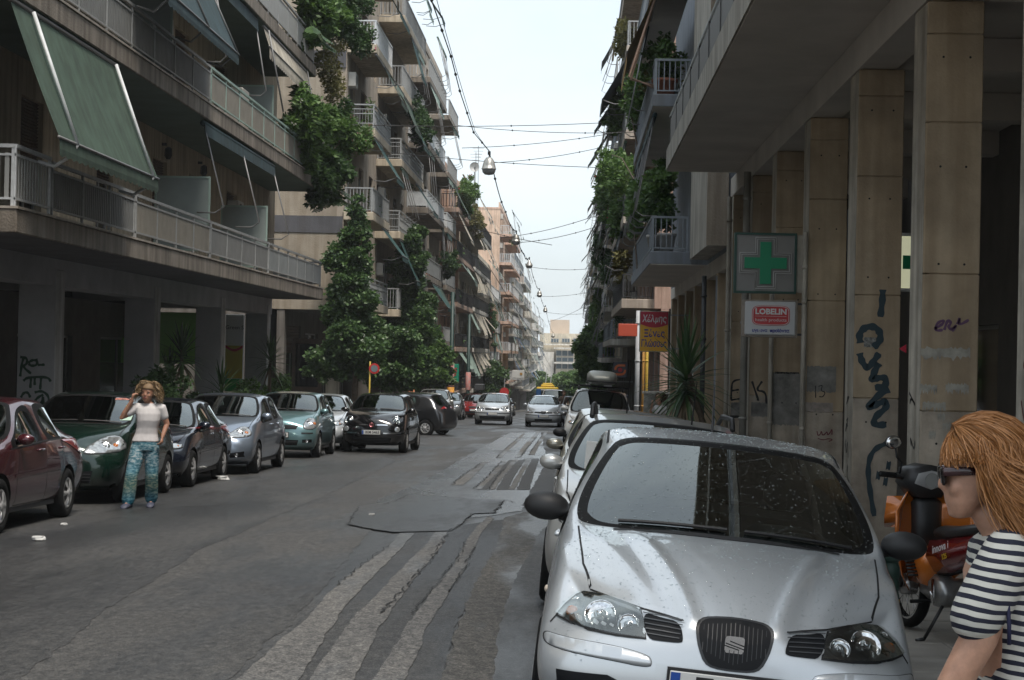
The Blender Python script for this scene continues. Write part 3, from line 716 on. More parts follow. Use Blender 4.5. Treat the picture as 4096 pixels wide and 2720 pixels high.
for pts in ([(140, 1220), (150, 1140), (165, 1085)], [(140, 1085), (185, 1090), (190, 1130), (155, 1150), (215, 1200)], [(195, 1125), (225, 1105), (255, 1110), (250, 1090), (262, 1140), (215, 1148), (198, 1130)], [(262, 1140), (310, 1138)],
            [(162, 1250), (190, 1225), (330, 1222), (352, 1255)], [(215, 1232), (210, 1300)], [(240, 1228), (240, 1280)], [(285, 1225), (278, 1310)], [(145, 1365), (165, 1330), (195, 1330), (210, 1365)], [(240, 1330), (290, 1318), (335, 1350), (340, 1410)], [(300, 1345), (260, 1365), (235, 1400), (260, 1430), (290, 1400), (300, 1350), (300, 1420)]):
    stroke('graffiti', [gp(*q) for q in pts], .022, GRAF_G, pl, ('y', yq), -.005)
# signs under the pillars
SG = empty('shop_sign', (-10.6, 52.9, .9), 0, 'tall vertical shop sign, white top, yellow middle and green foot, by the corner pillar', 'sign')
MB().bbox(-10.62, -10.05, 52.95, 53.1, .35, 2.7, .02).build('panel', mat('sign white', (.62, .62, .6), .4), SG)
MB().box(-10.6, -10.07, 52.942, 52.948, .75, 1.75).build('yellow_band', mat('sign yellow', (.5, .42, .05), .45), SG)
MB().box(-10.6, -10.07, 52.94, 52.946, .36, .74).build('green_band', mat('sign green', (.02, .3, .06), .45), SG)
MB().add([(-10.6 + .53 * t, 52.938, 1.75 + .12 * math.sin(t * 3.14) * -1 + .02) for t in np.linspace(0, 1, 9)] + [(-10.6 + .53 * t, 52.938, 1.72 + .12 * math.sin(t * 3.14) * -1 - .03) for t in np.linspace(0, 1, 9)], [(i, i + 1, i + 10, i + 9) for i in range(8)]).build('red_arc', mat('sign red', (.5, .03, .03), .45), SG, fix=False)
text_on('lettering', 'Green S', .17, TR(-10.33, 52.94, 2.3) @ FACE_CAM, M_STEELD, SG)
SG = empty('shop_sign', (-11.6, 48.9, 1.6), 0, 'light green shop fascia board behind the spiky plants under the pillars', 'sign')
MB().bbox(-13, -10.6, 48.9, 49.0, 1.2, 2.65, .02).build('panel', mat('sign light green', (.3, .62, .16), .45), SG)
text_on('lettering', 'ΙΑ', .22, TR(-10.95, 48.88, 1.45) @ FACE_CAM, M_STEELD, SG)
# plants on the balconies' far end: oleander and monstera
def leaf_b(name, c, r, n, size, m, label, **k):
    rs = random.Random(int(abs(c[0] * 31 + c[1] * 17 + c[2] * 7)) + 3); bl = [(c, tuple(x * .7 for x in r))]
    for _ in range(20):
        d = Vector((rs.gauss(0, 1), rs.gauss(0, 1), rs.gauss(0, 1))).normalized(); f = rs.uniform(.5, 1.2)
        bl.append(((c[0] + d.x * r[0] * f, c[1] + d.y * r[1] * f, c[2] + d.z * r[2] * f), (min(r) * rs.uniform(.2, .5), min(r) * rs.uniform(.25, .7), min(r) * rs.uniform(.2, .45))))
    return plant(name, bl, n * 1.5, size * .82, m, label, **k)
G_OL = 'shrubs hanging over the stained balconies'
leaf_b('oleander_shrub', (-7.5, 48.8, 8.0), (.6, 2.6, 1.0), 1900, .09, LEAF_MID, 'white flowered oleander spilling over the second floor balcony end of the pillared block', group=G_OL, flowers=(60, PETAL_W, .05), long=2.6,
       stems=[[(-7.9, 48.5, 6.8), (-7.6, 48.6, 7.6), (-7.3, 48.9, 8.4)], [(-7.9, 49.5, 6.8), (-7.5, 50.0, 7.7), (-7.2, 50.4, 8.2)]])
leaf_b('oleander_shrub', (-7.35, 51.2, 6.9), (.6, 1.7, .9), 1500, .085, LEAF_DARK, 'dark dense shrub drooping below the oleander at the end of the long balcony', group=G_OL, long=2.4, droop=.3)
leaf_b('oleander_shrub', (-7.3, 54.2, 8.4), (.7, 1.5, .9), 1300, .08, LEAF_MID, 'pink flowered branches of oleander reaching beyond the balcony end', group=G_OL, flowers=(40, PETAL_P, .05), long=2.6, stems=[[(-7.8, 51.5, 6.9), (-7.5, 52.5, 7.6), (-7.2, 54.0, 8.3)]])
leaf_b('climbing_shrub', (-7.5, 49.6, 11.5), (.65, 2.2, 1.2), 1600, .11, LEAF_MID, 'broad leaved climber with bright leaves on the third floor balcony', group=G_OL, stems=[[(-7.8, 49.5, 10), (-7.6, 49.5, 11), (-7.5, 49.6, 12)]])
leaf_b('climbing_shrub', (-7.3, 53.2, 12.0), (.7, 1.8, 1.2), 1500, .08, LEAF_DARK, 'dark feathery shrub with red blossom high beside the third floor balcony', group=G_OL, flowers=(24, PETAL_P, .06), stems=[[(-7.8, 51.5, 10.2), (-7.5, 52.5, 11), (-7.3, 53.2, 12)]])
leaf_b('climbing_shrub', (-7.4, 51.9, 9.9), (.45, 1.2, .8), 900, .07, LEAF_YEL, 'yellowish shrub between the third floor climber and the oleander', group=G_OL, stems=[[(-7.8, 50.2, 10), (-7.5, 51, 10), (-7.4, 51.8, 9.9)]])
leaf_b('hanging_fern', (-7.45, 22.6, 6.75), (.28, .35, .22), 500, .09, LEAF_MID, 'small leafy plant drooping from the balcony above the big green awning', droop=.6, pot=(-7.45, 22.6, 6.745, .14, .2))
def monstera(loc, n, s, label):
    e = empty('monstera_plant', loc, 0, label, 'plant', 'monstera plants'); rs = random.Random(int(loc[1] * 10)); mb = MB(); st = MB()
    for k in range(n):
        a = rs.uniform(0, 6.28); b = Vector((math.cos(a) * s * 1.0, math.sin(a) * s * 1.3, rs.uniform(-1.6, .5) * s)); d = Vector((math.cos(a), math.sin(a), -.7)).normalized(); sd_ = d.cross(Vector((0, 0, 1))).normalized()
        st.tube([(0, 0, .1), tuple(b * .5 + Vector((0, 0, .15 * s))), tuple(b)], .008, 4)
        for i in range(6):      # split blade: five lobes each side
            for sg in (-1, 1):
                r0 = b + d * (s * 1.2 * i / 6); w_ = s * .62 * math.sin(math.pi * (i + .8) / 7)
                mb.add([r0, r0 + d * s * .17, r0 + d * s * .24 + sd_ * sg * w_ - Vector((0, 0, w_ * .25)), r0 + d * s * .06 + sd_ * sg * w_ * .9 - Vector((0, 0, w_ * .2))], [(0, 1, 2, 3)])
    mb.build('foliage', LEAF_DARK, e, world=False, fix=False); st.build('stem', mat('stem green', (.06, .1, .03), .6), e, world=False); return e
monstera((-7.45, 52.6, 6.55), 13, .34, 'monstera with split leaves hanging from the tip of the long balcony'); monstera((-7.4, 47.5, 10.6), 9, .38, 'monstera with split leaves among the third floor climbers')
# spiky plants and shrubs in the pavement garden between the pillars
def yucca(loc, heads, label, nl=60, ll=.75, group='spiky yuccas', name='yucca_tree', old=True, tr=.05, wd=.028):
    e = empty(name, loc, 0, label, 'plant', group); rs = random.Random(int(loc[1] * 13 + loc[0] * 7)); mb = MB(); dk = MB(); tk = MB()
    for (hx, hy, hz) in heads:
        tk.tube([(0, 0, -.05), (hx * .35, hy * .35, hz * .35), (hx * .7, hy * .7, hz * .72), (hx, hy, hz)], [tr, tr * .85, tr * .75, tr * .7], 8)
        for k in range(nl):
            t = k / nl; el = R(88 - 125 * t + rs.uniform(-10, 10)) if old else R(80 - 80 * t + rs.uniform(-12, 12)); az = k * 2.4 + rs.uniform(-.3, .3); L = ll * rs.uniform(.75, 1.1) * (1 if t < .8 else .85)
            d = Vector((math.cos(az) * math.cos(el), math.sin(az) * math.cos(el), math.sin(el))); sd_ = Vector((-math.sin(az), math.cos(az), 0)); base = Vector((hx, hy, hz - t * .38 * ll * (1.4 if old else .6)))
            P = []
            for i in range(5):
                q = i / 4; c = base + d * L * q - Vector((0, 0, 1)) * L * .32 * q * q * (1.3 - math.sin(max(el, -.5))); wv = wd * (1.0, 1.15, .95, .55, .05)[i]; P += [c + sd_ * wv, c - Vector((0, 0, wv * .35)), c - sd_ * wv]
            fs = [f for i in range(4) for f in ((i * 3, i * 3 + 1, i * 3 + 4, i * 3 + 3), (i * 3 + 1, i * 3 + 2, i * 3 + 5, i * 3 + 4))]
            (dk if (t > .93 and old) else mb).add(P, fs)
    mb.build('foliage', LEAF_YUC, e, world=False, fix=False); tk.build('trunk', BARK, e, True, world=False)
    if dk.v: dk.build('dry_leaves', mat('dry yucca leaf', (.12, .09, .05), .8, var=.3, scale=8), e, world=False, fix=False)
    return e
yucca((-8.7, 38.6, zpl(38.6)), [(0, 0, 2.3), (-.4, .6, 1.7)], 'tall spiky yucca in the pavement garden between two grey pillars', 64, .75)
yucca((-8.4, 41.6, zpl(41.6)), [(0, 0, 1.5)], 'low dark yucca in front of the third grey pillar', 50, .8)
yucca((-8.7, 50.0, zpl(50)), [(0, 0, 2.4)], 'spiky yucca beside the tall vertical shop sign', 60, .8)
yucca((-8.8, 25.6, zpl(26)), [(0, 0, .9)], 'dark spiky plant behind the maroon car', 36, .7, tr=.07)
for k, (x, y, h, m_, lb) in enumerate(((-8.6, 36.3, 1.9, LEAF_DARK, 'dark tangled shrub under the first yucca'), (-8.5, 39.8, 1.2, LEAF_DARK, 'dark undergrowth between the two yuccas'), (-8.6, 45.5, 1.5, LEAF_MID, 'leafy green shrub behind the blue silver hatchback'), (-8.6, 47.8, 1.25, LEAF_MID, 'low rounded green shrub between two pillars behind parked cars'), (-8.6, 51.0, 1.6, LEAF_MID, 'taller leafy shrub at the foot of the corner pillar'), (-8.4, 53.2, 1.0, LEAF_DARK, 'low dark shrub at the pavement corner'))):
    zb_ = zpl(y); leaf_b('garden_shrub', (x, y, zb_ + h * .55), (.55, 1.1, h * .5), 1300, .075, m_, lb, group='garden shrubs by the pillars', loc=(x, y, zb_), stems=[[(x, y, zb_), (x + .1, y, zb_ + h * .4), (x - .1, y + .2, zb_ + h * .8)]])
# ================================================================== RIGHT ARCADE BLOCK (R1)
XC = 3.13
R1 = empty('arcade_building', (XC, 4, zpr(4)), 0, 'dark concrete arcade block with tall columns and a wide overhanging slab', 'building')
C_FACE = mat('column concrete', (.46, .36, .245), .8, var=.3, scale=1.3, bump=.25, bscale=45, streak=.22, detail=8)
C_LOW = mat('column concrete scuffed', (.46, .395, .32), .82, var=.4, scale=2.6, bump=.3, bscale=45, streak=.2, detail=9)
C_EDGE = mat('column plaster edge', (.5, .465, .4), .8, var=.35, scale=2.0, bump=.3, bscale=30, streak=.35, detail=8)
C_SOF = mat('arcade soffit plaster', (.62, .58, .53), .85, var=.14, scale=.8)
C_FASC = mat('slab fascia light', (.5, .48, .43), .8, var=.22, scale=1.2, streak=.35)
HOLE = mat('tie hole', (.01, .01, .01), .9)
COLS = [11.9, 15.9, 19.7, 23.7, 27.6, 31.3, 35.1]; COLUMN = []
for i, y in enumerate(COLS):
    base = zpr(y); js = [base - .2, base + 1.45 + .1 * (i % 3), 2.42 + .06 * (i % 2), 3.75 + .1 * (i % 2), 4.65, 4.95]
    mb = MB().box(XC + .05, XC + .5, y + .02, y + .58, base - .3, 4.955); c = mb.build('column', C_FACE, R1)
    for k in range(5):
        MB().bbox(XC + .004, XC + .51, y, y + .6, js[k] + .004, js[k + 1] - .004, .008).build('concrete_panel', C_LOW if k == 0 else C_FACE, c)
    MB().box(XC - .002, XC + .002, y + .02, y + .58, base, 4.93).build('plaster_face', C_EDGE, c)
    for (dx, z) in ((.15, 4.49), (.39, 4.49), (.14, 3.5), (.37, 3.5), (.14, 2.62), (.37, 2.62), (.15, 1.0), (.37, 1.0)):
        MB().lathe([(.011, 0), (.011, .004), (.001, .004)], (XC + dx, y - .004, z - .05 * (i % 2)), 8, 'y', True).build('tie_hole', HOLE, c)
    COLUMN.append(c)
mb = MB().box(XC, XC + .42, 2, 35.8, 4.96, 5.335); mb.build('beam', C_SOF, R1)
for y in COLS: MB().box(XC + .42, XC + 6, y + .08, y + .5, 4.965, 5.33).build('cross_beam', C_SOF, R1)
MB().box(1.77, 12, 2, 34.6, 5.34, 5.40).build('soffit', C_SOF, R1)
MB().bbox(1.76, XC + 9, 1.99, 34.62, 5.402, 5.78, .012).build('overhang_slab', C_FASC, R1)
MB().box(1.745, 1.757, 2, 34.61, 5.36, 5.76).build('fascia', C_FASC, R1)
pn = MB().box(1.80, 1.83, 4, 34.5, 5.84, 6.33).build('railing_panel', mat('railing panel black', (.018, .02, .024), .4), R1)
for k in range(16): MB().box(1.79, 1.84, 5 + k * 1.95, 5.04 + k * 1.95, 5.78, 6.4).build('post', M_STEELD, pn)
MB().tube([(1.815, 4, 6.41), (1.815, 34.5, 6.41)], .03, 8).build('handrail', mat('handrail pale blue', (.5, .56, .6), .35, metal=.4), pn, True)
MB().box(XC, XC + 9, 2, 34.7, 5.78, 15).build('upper_wall', W_TAN, R1)  # unseen top kept low so more sky light reaches the street
for z in (9.0, 12.2): slab(R1, -1, XC, 1.37, 4, 34.6, z, .38, C_FASC)
# back wall of the arcade with shop glazing and a corrugated upper panel
xb = 6.6; ops = [(13.5, 18.5, -.3, 2.3), (20.5, 26, -.4, 2.3), (27.5, 33.0, -.6, 2.3), (13.5, 18.5, 3.0, 4.3), (20.5, 26, 3.0, 4.3)]
ops1 = [o_ for o_ in ops if o_[2] < 1]; ops2 = [o_ for o_ in ops if o_[2] > 1]
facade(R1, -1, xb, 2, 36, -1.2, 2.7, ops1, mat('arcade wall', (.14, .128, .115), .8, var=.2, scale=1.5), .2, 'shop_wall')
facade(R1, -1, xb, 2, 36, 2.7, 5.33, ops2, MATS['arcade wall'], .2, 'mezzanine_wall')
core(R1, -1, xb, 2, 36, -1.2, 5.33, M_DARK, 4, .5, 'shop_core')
for q in ops: window(R1, -1, xb, *q, mf=M_FRAME)
pan = MB()
for k in range(46):
    y = 7.5 + k * .16; pan.box(4.62 - (.02 if k % 2 else 0), 4.68, y, y + .158, 2.35, 4.15)
pan = tag(pan.build('corrugated_sign_panel', mat('corrugated panel', (.3, .3, .27), .6, var=.15, scale=1.5), R1), kind='stuff')
text_on('lettering', 'φα', 1.0, TR(4.58, 11.65, 3.0) @ FACE_LEFT, mat('letter dark green', (.01, .05, .035), .5), pan, .02, bold=.02)
MB().box(4.55, 5.2, 14.75, 14.82, -.3, 4.9).build('partition', mat('arcade partition', (.14, .135, .125), .7, var=.2, scale=2), R1)
MB().box(4.4, 4.5, 14.9, 15.0, 1.6, 4.6).build('red_post', mat('red post', (.2, .02, .02), .5), R1)
MB().box(4.45, 9, 8, 14.7, 1.9, 2.3).build('shop_canopy', mat('canopy', (.15, .15, .14), .7), R1)
for k in range(2): MB().tube([(4.3 + k * .12, 14.6, 2.3), (4.3 + k * .12, 14.6, 3.9)], .05, 8).build('duct', mat('duct orange', (.25, .12, .05), .6, var=.3, scale=4), R1, True)
# downpipes on the street side of the columns
def pipe(x, y, z0, z1, r, m, par=R1, nm='downpipe'):
    mb = MB(); mb.tube([(x, y, z0), (x, y, z1)], r, 10); p = mb.build(nm, m, par, True)
    for z in (z0 + 1.2, z0 + 2.9, z1 - .5): MB().tube([(x, y, z), (x, y, z + .05)], r * 1.25, 10).build('collar', m, p, True)
    return p
PIPE = mat('downpipe paint', (.33, .315, .28), .6, var=.25, scale=2.5, streak=.3)
pipe(3.02, 31.2, zpr(31), 5.0, .065, PIPE); pipe(3.05, 35.0, zpr(35), 4.9, .05, C_EDGE); pipe(3.08, 27.5, zpr(27.5), 2.7, .035, C_EDGE); pipe(3.08, 23.62, zpr(24), 3.4, .03, C_EDGE)
# posters, torn paper and graffiti on the columns
def c8(x, y): return (2800 + x / 1.7307) / 4, (800 + y / 1.7307) / 4
def cg(ci, pts, wd, m, nm='graffiti'):
    y = COLS[ci]; q = []
    for p in pts: a = at_y(*c8(*p), y); q.append((a.x, a.z))
    return stroke(nm, q, wd, m, COLUMN[ci], ('y', y), -.004)
SP_B = mat('spray paint dark teal', (.03, .055, .068), .7); SP_K = mat('spray paint black', (.012, .012, .014), .6); SP_P = mat('spray paint purple', (.14, .07, .14), .6); SP_R = mat('spray paint red', (.16, .03, .04), .6); SP_R2 = mat('spray paint maroon', (.1, .02, .02), .6)
for pts, wd in (([(1265, 620), (1262, 700), (1248, 810)], .035), ([(1110, 990), (1100, 930), (1140, 880), (1210, 875), (1250, 920), (1245, 980), (1200, 1020)], .038), ([(1105, 1060), (1120, 1120), (1160, 1170), (1200, 1120), (1240, 1060)], .036), ([(1240, 1130), (1200, 1200), (1185, 1250), (1230, 1230), (1290, 1230), (1285, 1290), (1210, 1300)], .036), ([(1310, 1310), (1230, 1350), (1150, 1450), (1230, 1410), (1290, 1390), (1290, 1440), (1210, 1500), (1200, 1560), (1290, 1555)], .036)):
    cg(2, pts, wd, SP_B)
def e4(x, y): return (3300 + x / 1.3995) / 4, (1600 + y / 1.3995) / 4
def cge(ci, pts, wd, m):
    y = COLS[ci]; q = []
    for p in pts: a = at_y(*e4(*p), y); q.append((a.x, a.z))
    return stroke('graffiti', q, wd, m, COLUMN[ci], ('y', y), -.005)
cge(2, [(350, 240), (280, 270), (245, 330), (240, 420), (255, 530), (275, 650)], .028, SP_B)
for c_ in ((298, 420), (338, 455), (355, 365)): cge(2, [(c_[0] - 12, c_[1]), (c_[0] + 12, c_[1] + 4)], .045, SP_B)
for pts in ([(300, 1240), (225, 1250), (218, 1310), (215, 1385)], [(222, 1320), (270, 1312)], [(215, 1385), (298, 1372)]): cg(6, pts, .018, SP_K)
for pts in ([(360, 1255), (405, 1390)], [(430, 1255), (385, 1320), (455, 1325), (460, 1410)]): cg(5, pts, .018, SP_K)
for pts in ([(800, 1285), (800, 1370)], [(820, 1290), (850, 1280), (835, 1320), (870, 1330), (850, 1365), (825, 1360)]): cg(3, pts, .006, SP_K)
for pts in ([(1625, 890), (1680, 860), (1690, 830), (1640, 850), (1625, 905), (1680, 900)], [(1690, 900), (1715, 825), (1740, 850), (1715, 880), (1740, 900), (1780, 860), (1745, 910)], [(1780, 860), (1800, 810), (1790, 870), (1860, 830)]): cg(1, pts, .012, SP_P)
def loop(cx, cy, r): return [(cx + r * math.cos(a), cy + r * math.sin(a)) for a in np.linspace(0, 6.3, 13)]
def wall_sign(cx, cy, m):
    return [loop(cx, cy, 26), [(cx - 22, cy + 28), (cx + 4, cy - 32), (cx + 20, cy + 28)], [(cx - 26, cy + 8), (cx + 32, cy - 2)]]
PAPER = mat('torn poster paper', (.38, .36, .31), .85, var=.5, scale=6, detail=8)
def poster(ci, x0, y0, x1, y1, m=PAPER, jag=.012, seed=0, nm='poster'):
    y = COLS[ci]; a = at_y(*c8(x0, y0), y); b = at_y(*c8(x1, y1), y); rs = random.Random(seed + ci * 7); n = 26; jag *= .7; top = []; bot = []
    for k in range(n + 1):
        t = k / n; top.append((a.x + (b.x - a.x) * t, a.z + rs.uniform(-jag, jag))); bot.append((a.x + (b.x - a.x) * t, b.z + rs.uniform(-jag, jag) * 2))
    P = [(x, y - .003, z) for x, z in top] + [(x, y - .003, z) for x, z in bot]
    return MB().add(P, [(k, k + 1, n + 2 + k, n + 1 + k) for k in range(n)]).build(nm, m, COLUMN[ci], fix=False)
poster(1, 1530, 1020, 1870, 1100, jag=.02, seed=1); poster(1, 1700, 1270, 1860, 1330, jag=.02, seed=2); poster(1, 1540, 1400, 1700, 1450, jag=.02, seed=3); poster(1, 1520, 1280, 1640, 1330, jag=.02, seed=8)
poster(2, 1135, 950, 1215, 1020, mat('poster dark', (.05, .05, .045), .6, var=.6, scale=30, col2=(.45, .45, .42)), .004); poster(3, 730, 1400, 920, 1470, mat('poster pinkish', (.36, .31, .27), .85, var=.4, scale=8), .01, 4); poster(3, 740, 1150, 940, 1330, mat('poster grey', (.24, .23, .21), .85, var=.5, scale=5), .012, 6)
poster(4, 500, 1195, 690, 1560, mat('poster grey', (.24, .23, .21)), .012, 5); poster(4, 520, 1190, 685, 1205, SP_K, .004, 9); poster(5, 355, 1400, 470, 1500, MATS['poster grey'], .01, 2); poster(6, 215, 1400, 300, 1500, MATS['poster grey'], .01, 3); poster(6, 210, 1490, 300, 1510, SP_K, .004, 5)
for k, (xx, yy) in enumerate(((620, 210), (650, 130), (570, 300))): poster(1, 1500 + (xx - 500) * 1.2, 1480 + k * 60, 1540 + (xx - 500) * 1.3, 1520 + k * 64, jag=.02, seed=20 + k)
for q in ([(300 - 560, 0)],): pass
cge(3, [(-45, 175), (-40, 200), (-28, 195), (-20, 170), (-15, 200), (0, 190), (12, 175), (14, 200), (30, 180), (40, 160), (38, 195)], .007, SP_R); cge(3, [(-40, 215), (-10, 225), (20, 215), (45, 222), (20, 232)], .006, SP_R)
def ed(ci, z0, z1, n, m):      # scribbles on the pale street edge of a column
    y0 = COLS[ci]; rs = random.Random(ci)
    for k in range(n):
        z = z0 + (z1 - z0) * k / n; pts = [(y0 + .1 + rs.uniform(0, .4), z + rs.uniform(0, .25)) for _ in range(5)]
        stroke('graffiti', pts, .012, m, COLUMN[ci], ('x', XC), -.005)
ed(1, -.1, 1.5, 5, SP_K); ed(2, -.2, 1.3, 6, SP_K); ed(3, -.2, 1.3, 5, SP_K); ed(4, -.3, 1.2, 4, SP_K); ed(0, .3, 1.9, 5, SP_R2)
# pharmacy cross sign and health products sign on brackets
S = empty('pharmacy_sign', (2.57, 23.9, 2.55), 0, 'square clear sign box with a green pharmacy cross on the arcade column', 'sign')
FRG = mat('sign frame dark green', (.012, .06, .045), .4)
SGREEN = mat('cross green', (.0, .24, .11), .35)
mb = MB(); x0, x1, z0, z1, y = 2.15, 2.99, 2.57, 3.39, 23.8
mb.box(x0, x1, y, y + .16, z1 - .03, z1).box(x0, x1, y, y + .16, z0, z0 + .03).box(x0, x0 + .03, y, y + .16, z0 + .03, z1 - .03).box(x1 - .03, x1, y, y + .16, z0 + .03, z1 - .03); mb.build('frame', FRG, S)
MB().box(x0 + .03, x1 - .03, y + .02, y + .14, z0 + .03, z1 - .03).build('box', mat('sign acrylic grey', (.24, .235, .225), .25, var=.12, scale=2), S)
cx, cz, a, b_ = (x0 + x1) / 2, (z0 + z1) / 2, .285, .075
def cross(a, b): return [(cx - b, cz - a), (cx + b, cz - a), (cx + b, cz - b), (cx + a, cz - b), (cx + a, cz + b), (cx + b, cz + b), (cx + b, cz + a), (cx - b, cz + a), (cx - b, cz + b), (cx - a, cz + b), (cx - a, cz - b), (cx - b, cz - b)]
MB().prism(cross(a, b_), y - .012, y + .018).build('green_cross', SGREEN, S)
NEON = mat('neon tube unlit', (.5, .5, .48), .2)
for s_ in (1.13, 1.22):
    pts = [(px, y - .012, pz) for px, pz in cross(a * s_, b_ + a * (s_ - 1))]; MB().tube(pts + [pts[0]], .006, 5).build('neon_tube', NEON, S, True)
MB().box(x1, 3.128, y + .03, y + .13, z0 + .02, z1 - .02).build('mount_plate', C_EDGE, S)
MB().box(x1 - .03, 3.128, y + .15, y + .17, z1 - .06, z1 - .03).box(x1 - .03, 3.128, y + .15, y + .17, z0 + .03, z0 + .06).build('bracket', M_STEELD, S)
S = empty('health_products_sign', (2.64, 23.9, 1.99), 0, 'white rounded sign with red health products logo under the pharmacy cross', 'sign')
x0, x1, z0, z1 = 2.29, 3.0, 1.985, 2.47
MB().bbox(x0 - .02, x1 + .02, y + .01, y + .15, z0 - .01, z1 + .01, .01).build('frame', mat('sign frame rusty', (.3, .26, .22), .6, var=.3, scale=6), S)
MB().bbox(x0 + .015, x1 - .01, y - .01, y + .02, z0 + .02, z1 - .01, .025).build('panel', mat('sign panel white', (.56, .57, .58), .35), S)
cx2, cz2 = (x0 + x1) / 2 + .01, 2.27; oval = [(cx2 + .255 * math.copysign(abs(math.cos(t)) ** .42, math.cos(t)), cz2 + .135 * math.copysign(abs(math.sin(t)) ** .42, math.sin(t))) for t in np.linspace(0, 2 * math.pi, 40, endpoint=False)]
MB().prism(oval, y - .016, y - .011).build('red_badge', mat('badge red', (.52, .045, .05), .35), S)
SW = mat('sign lettering white', (.7, .7, .7), .4); SBL = mat('sign lettering blue', (.02, .03, .25), .4)
rim = [(cx2 + (p - cx2) * .95, y - .018, cz2 + (q - cz2) * .93) for p, q in oval]; MB().tube(rim + [rim[0]], .004, 4).build('badge_rim', SW, S)
text_on('lettering', 'LOBELIN', .105, TR(cx2, y - .018, cz2 + .05) @ FACE_CAM, SW, S, .002, width=.42, bold=.004)
MB().box(cx2 - .21, cx2 + .21, y - .02, y - .0165, cz2 - .012, cz2 - .008).build('rule', SW, S)
text_on('lettering', 'health products', .062, TR(cx2, y - .018, cz2 - .06) @ FACE_CAM, SW, S, .002, width=.42)
text_on('lettering', 'υγιεινα  προϊόντα', .06, TR(cx2, y - .012, cz2 - .205) @ FACE_CAM, SBL, S, .002, width=.5, bold=.002)
MB().box(x1, 3.128, y + .05, y + .08, z1 - .05, z1 - .02).box(x1, 3.128, y + .05, y + .08, z0 + .02, z0 + .05).build('bracket', M_STEELD, S)
S = empty('pharmacy_sign', (4.35, 22, 2.6), 0, 'lit pale sign with a green cross seen between two arcade columns', 'sign')
MB().bbox(4.0, 4.75, 22, 22.15, 2.6, 3.25, .01).build('box', mat('lit sign cream', (.62, .62, .42), .4, emit=.28), S)
MB().box(3.99, 4.76, 21.98, 22.16, 3.25, 3.29).box(3.99, 4.76, 21.98, 22.16, 2.56, 2.6).build('frame', M_STEELW, S)
MB().box(4.08, 4.66, 21.985, 21.998, 2.84, 3.01).box(4.28, 4.46, 21.98, 21.996, 2.64, 3.21).build('green_cross', mat('lit cross green', (.0, .3, .12), .4), S)
# red paper flag between columns
S = empty('red_pennant', (3.4, 17.2, 1.8), 0, 'small red paper pennant between two arcade columns', 'pennant'); p = [at_y(*c8(*q), 17.2) for q in ((1378, 1030), (1428, 1000), (1428, 1060))]
MB().add([tuple(q) for q in p] + [(q.x, q.y + .01, q.z) for q in p], [(0, 1, 2), (5, 4, 3), (0, 3, 4, 1), (1, 4, 5, 2), (2, 5, 3, 0)]).build('cloth', mat('pennant red', (.5, .02, .05), .6), S)
# loudspeaker under the beam
S = empty('loudspeaker', (3.75, 24.4, 3.8), 0, 'black horn loudspeaker high between two arcade columns', 'loudspeaker'); MB().lathe([(.05, .25), (.06, .1), (.19, 0), (.2, -.02)], (3.72, 24.6, 3.9), 10, 'x', True).build('horn', SP_K, S); MB().box(3.7, 3.74, 24.4, 24.7, 3.95, 4.9).build('bracket', SP_K, S)

# ================================================================== RIGHT BLOCK WITH BLUE GREY BALCONIES (R2)
R2 = empty('apartment_building', (XC, 36, zpr(36)), 0, 'apartment block with blue grey balconies overgrown by climbers beside the arcade', 'building')
W_BG = mat('plaster blue grey', (.2, .225, .26), .8, var=.15, scale=1.2, streak=.2)
MB().box(XC, XC + 10, 36.2, 57.3, 3.9, 15).build('upper_wall', W_BG, R2)  # height out of view also lowered to brighten the street
MB().box(2.7, XC - .002, 36.2, 41.6, 4.0, 15).build('bay', C_FASC, R2); MB().box(2.68, XC - .01, 36.15, 36.2, 4.0, 15).build('bay_end', W_TAN, R2)
MB().box(XC, XC + .4, 36.2, 57.3, 3.55, 3.895).build('beam', C_SOF, R2); MB().box(1.8, XC + 6, 41.9, 55.2, 3.885, 3.898).build('soffit', C_SOF, R2)
for k, y in enumerate((38.6, 42.2, 45.8, 49.4, 53.0, 56.6)):
    c = MB().bbox(XC, XC + .5, y, y + .55, zpr(y) - .3, 3.56, .01).build('column', C_FACE, R2); MB().box(XC - .004, XC - .001, y + .03, y + .52, zpr(y), 3.5).build('plaster_face', mat('plaster edge blue', (.27, .3, .34), .8, var=.2, scale=2, streak=.3) if k < 2 else C_EDGE, c)
MB().box(6.2, 6.4, 36, 57.3, -1.4, 3.9).build('shop_wall', MATS['arcade wall'], R2)
M_BGR = mat('railing blue grey', (.22, .25, .28), .5, var=.15, scale=5)
for fi, z in enumerate((3.9, 7.67, 10.9)):
    s = slab(R2, -1, 2.7 if fi else 2.7, .94, 41.9, 55.2, z, .3, W_BG, C_SOF); 
    railing(R2, -1, 2.7, .94, 41.9, 55.2, z + .3, 'bars', M_BGR, .85, M_BGR, (True, True), False, .13)
    for y in (43, 48.5): window(R2, -1, XC - .0, y, y + 2.2, z + .4, z + 2.5, .0)
pipe(3.02, 41.1, zpr(41), 3.6, .06, M_STEELD, R2)
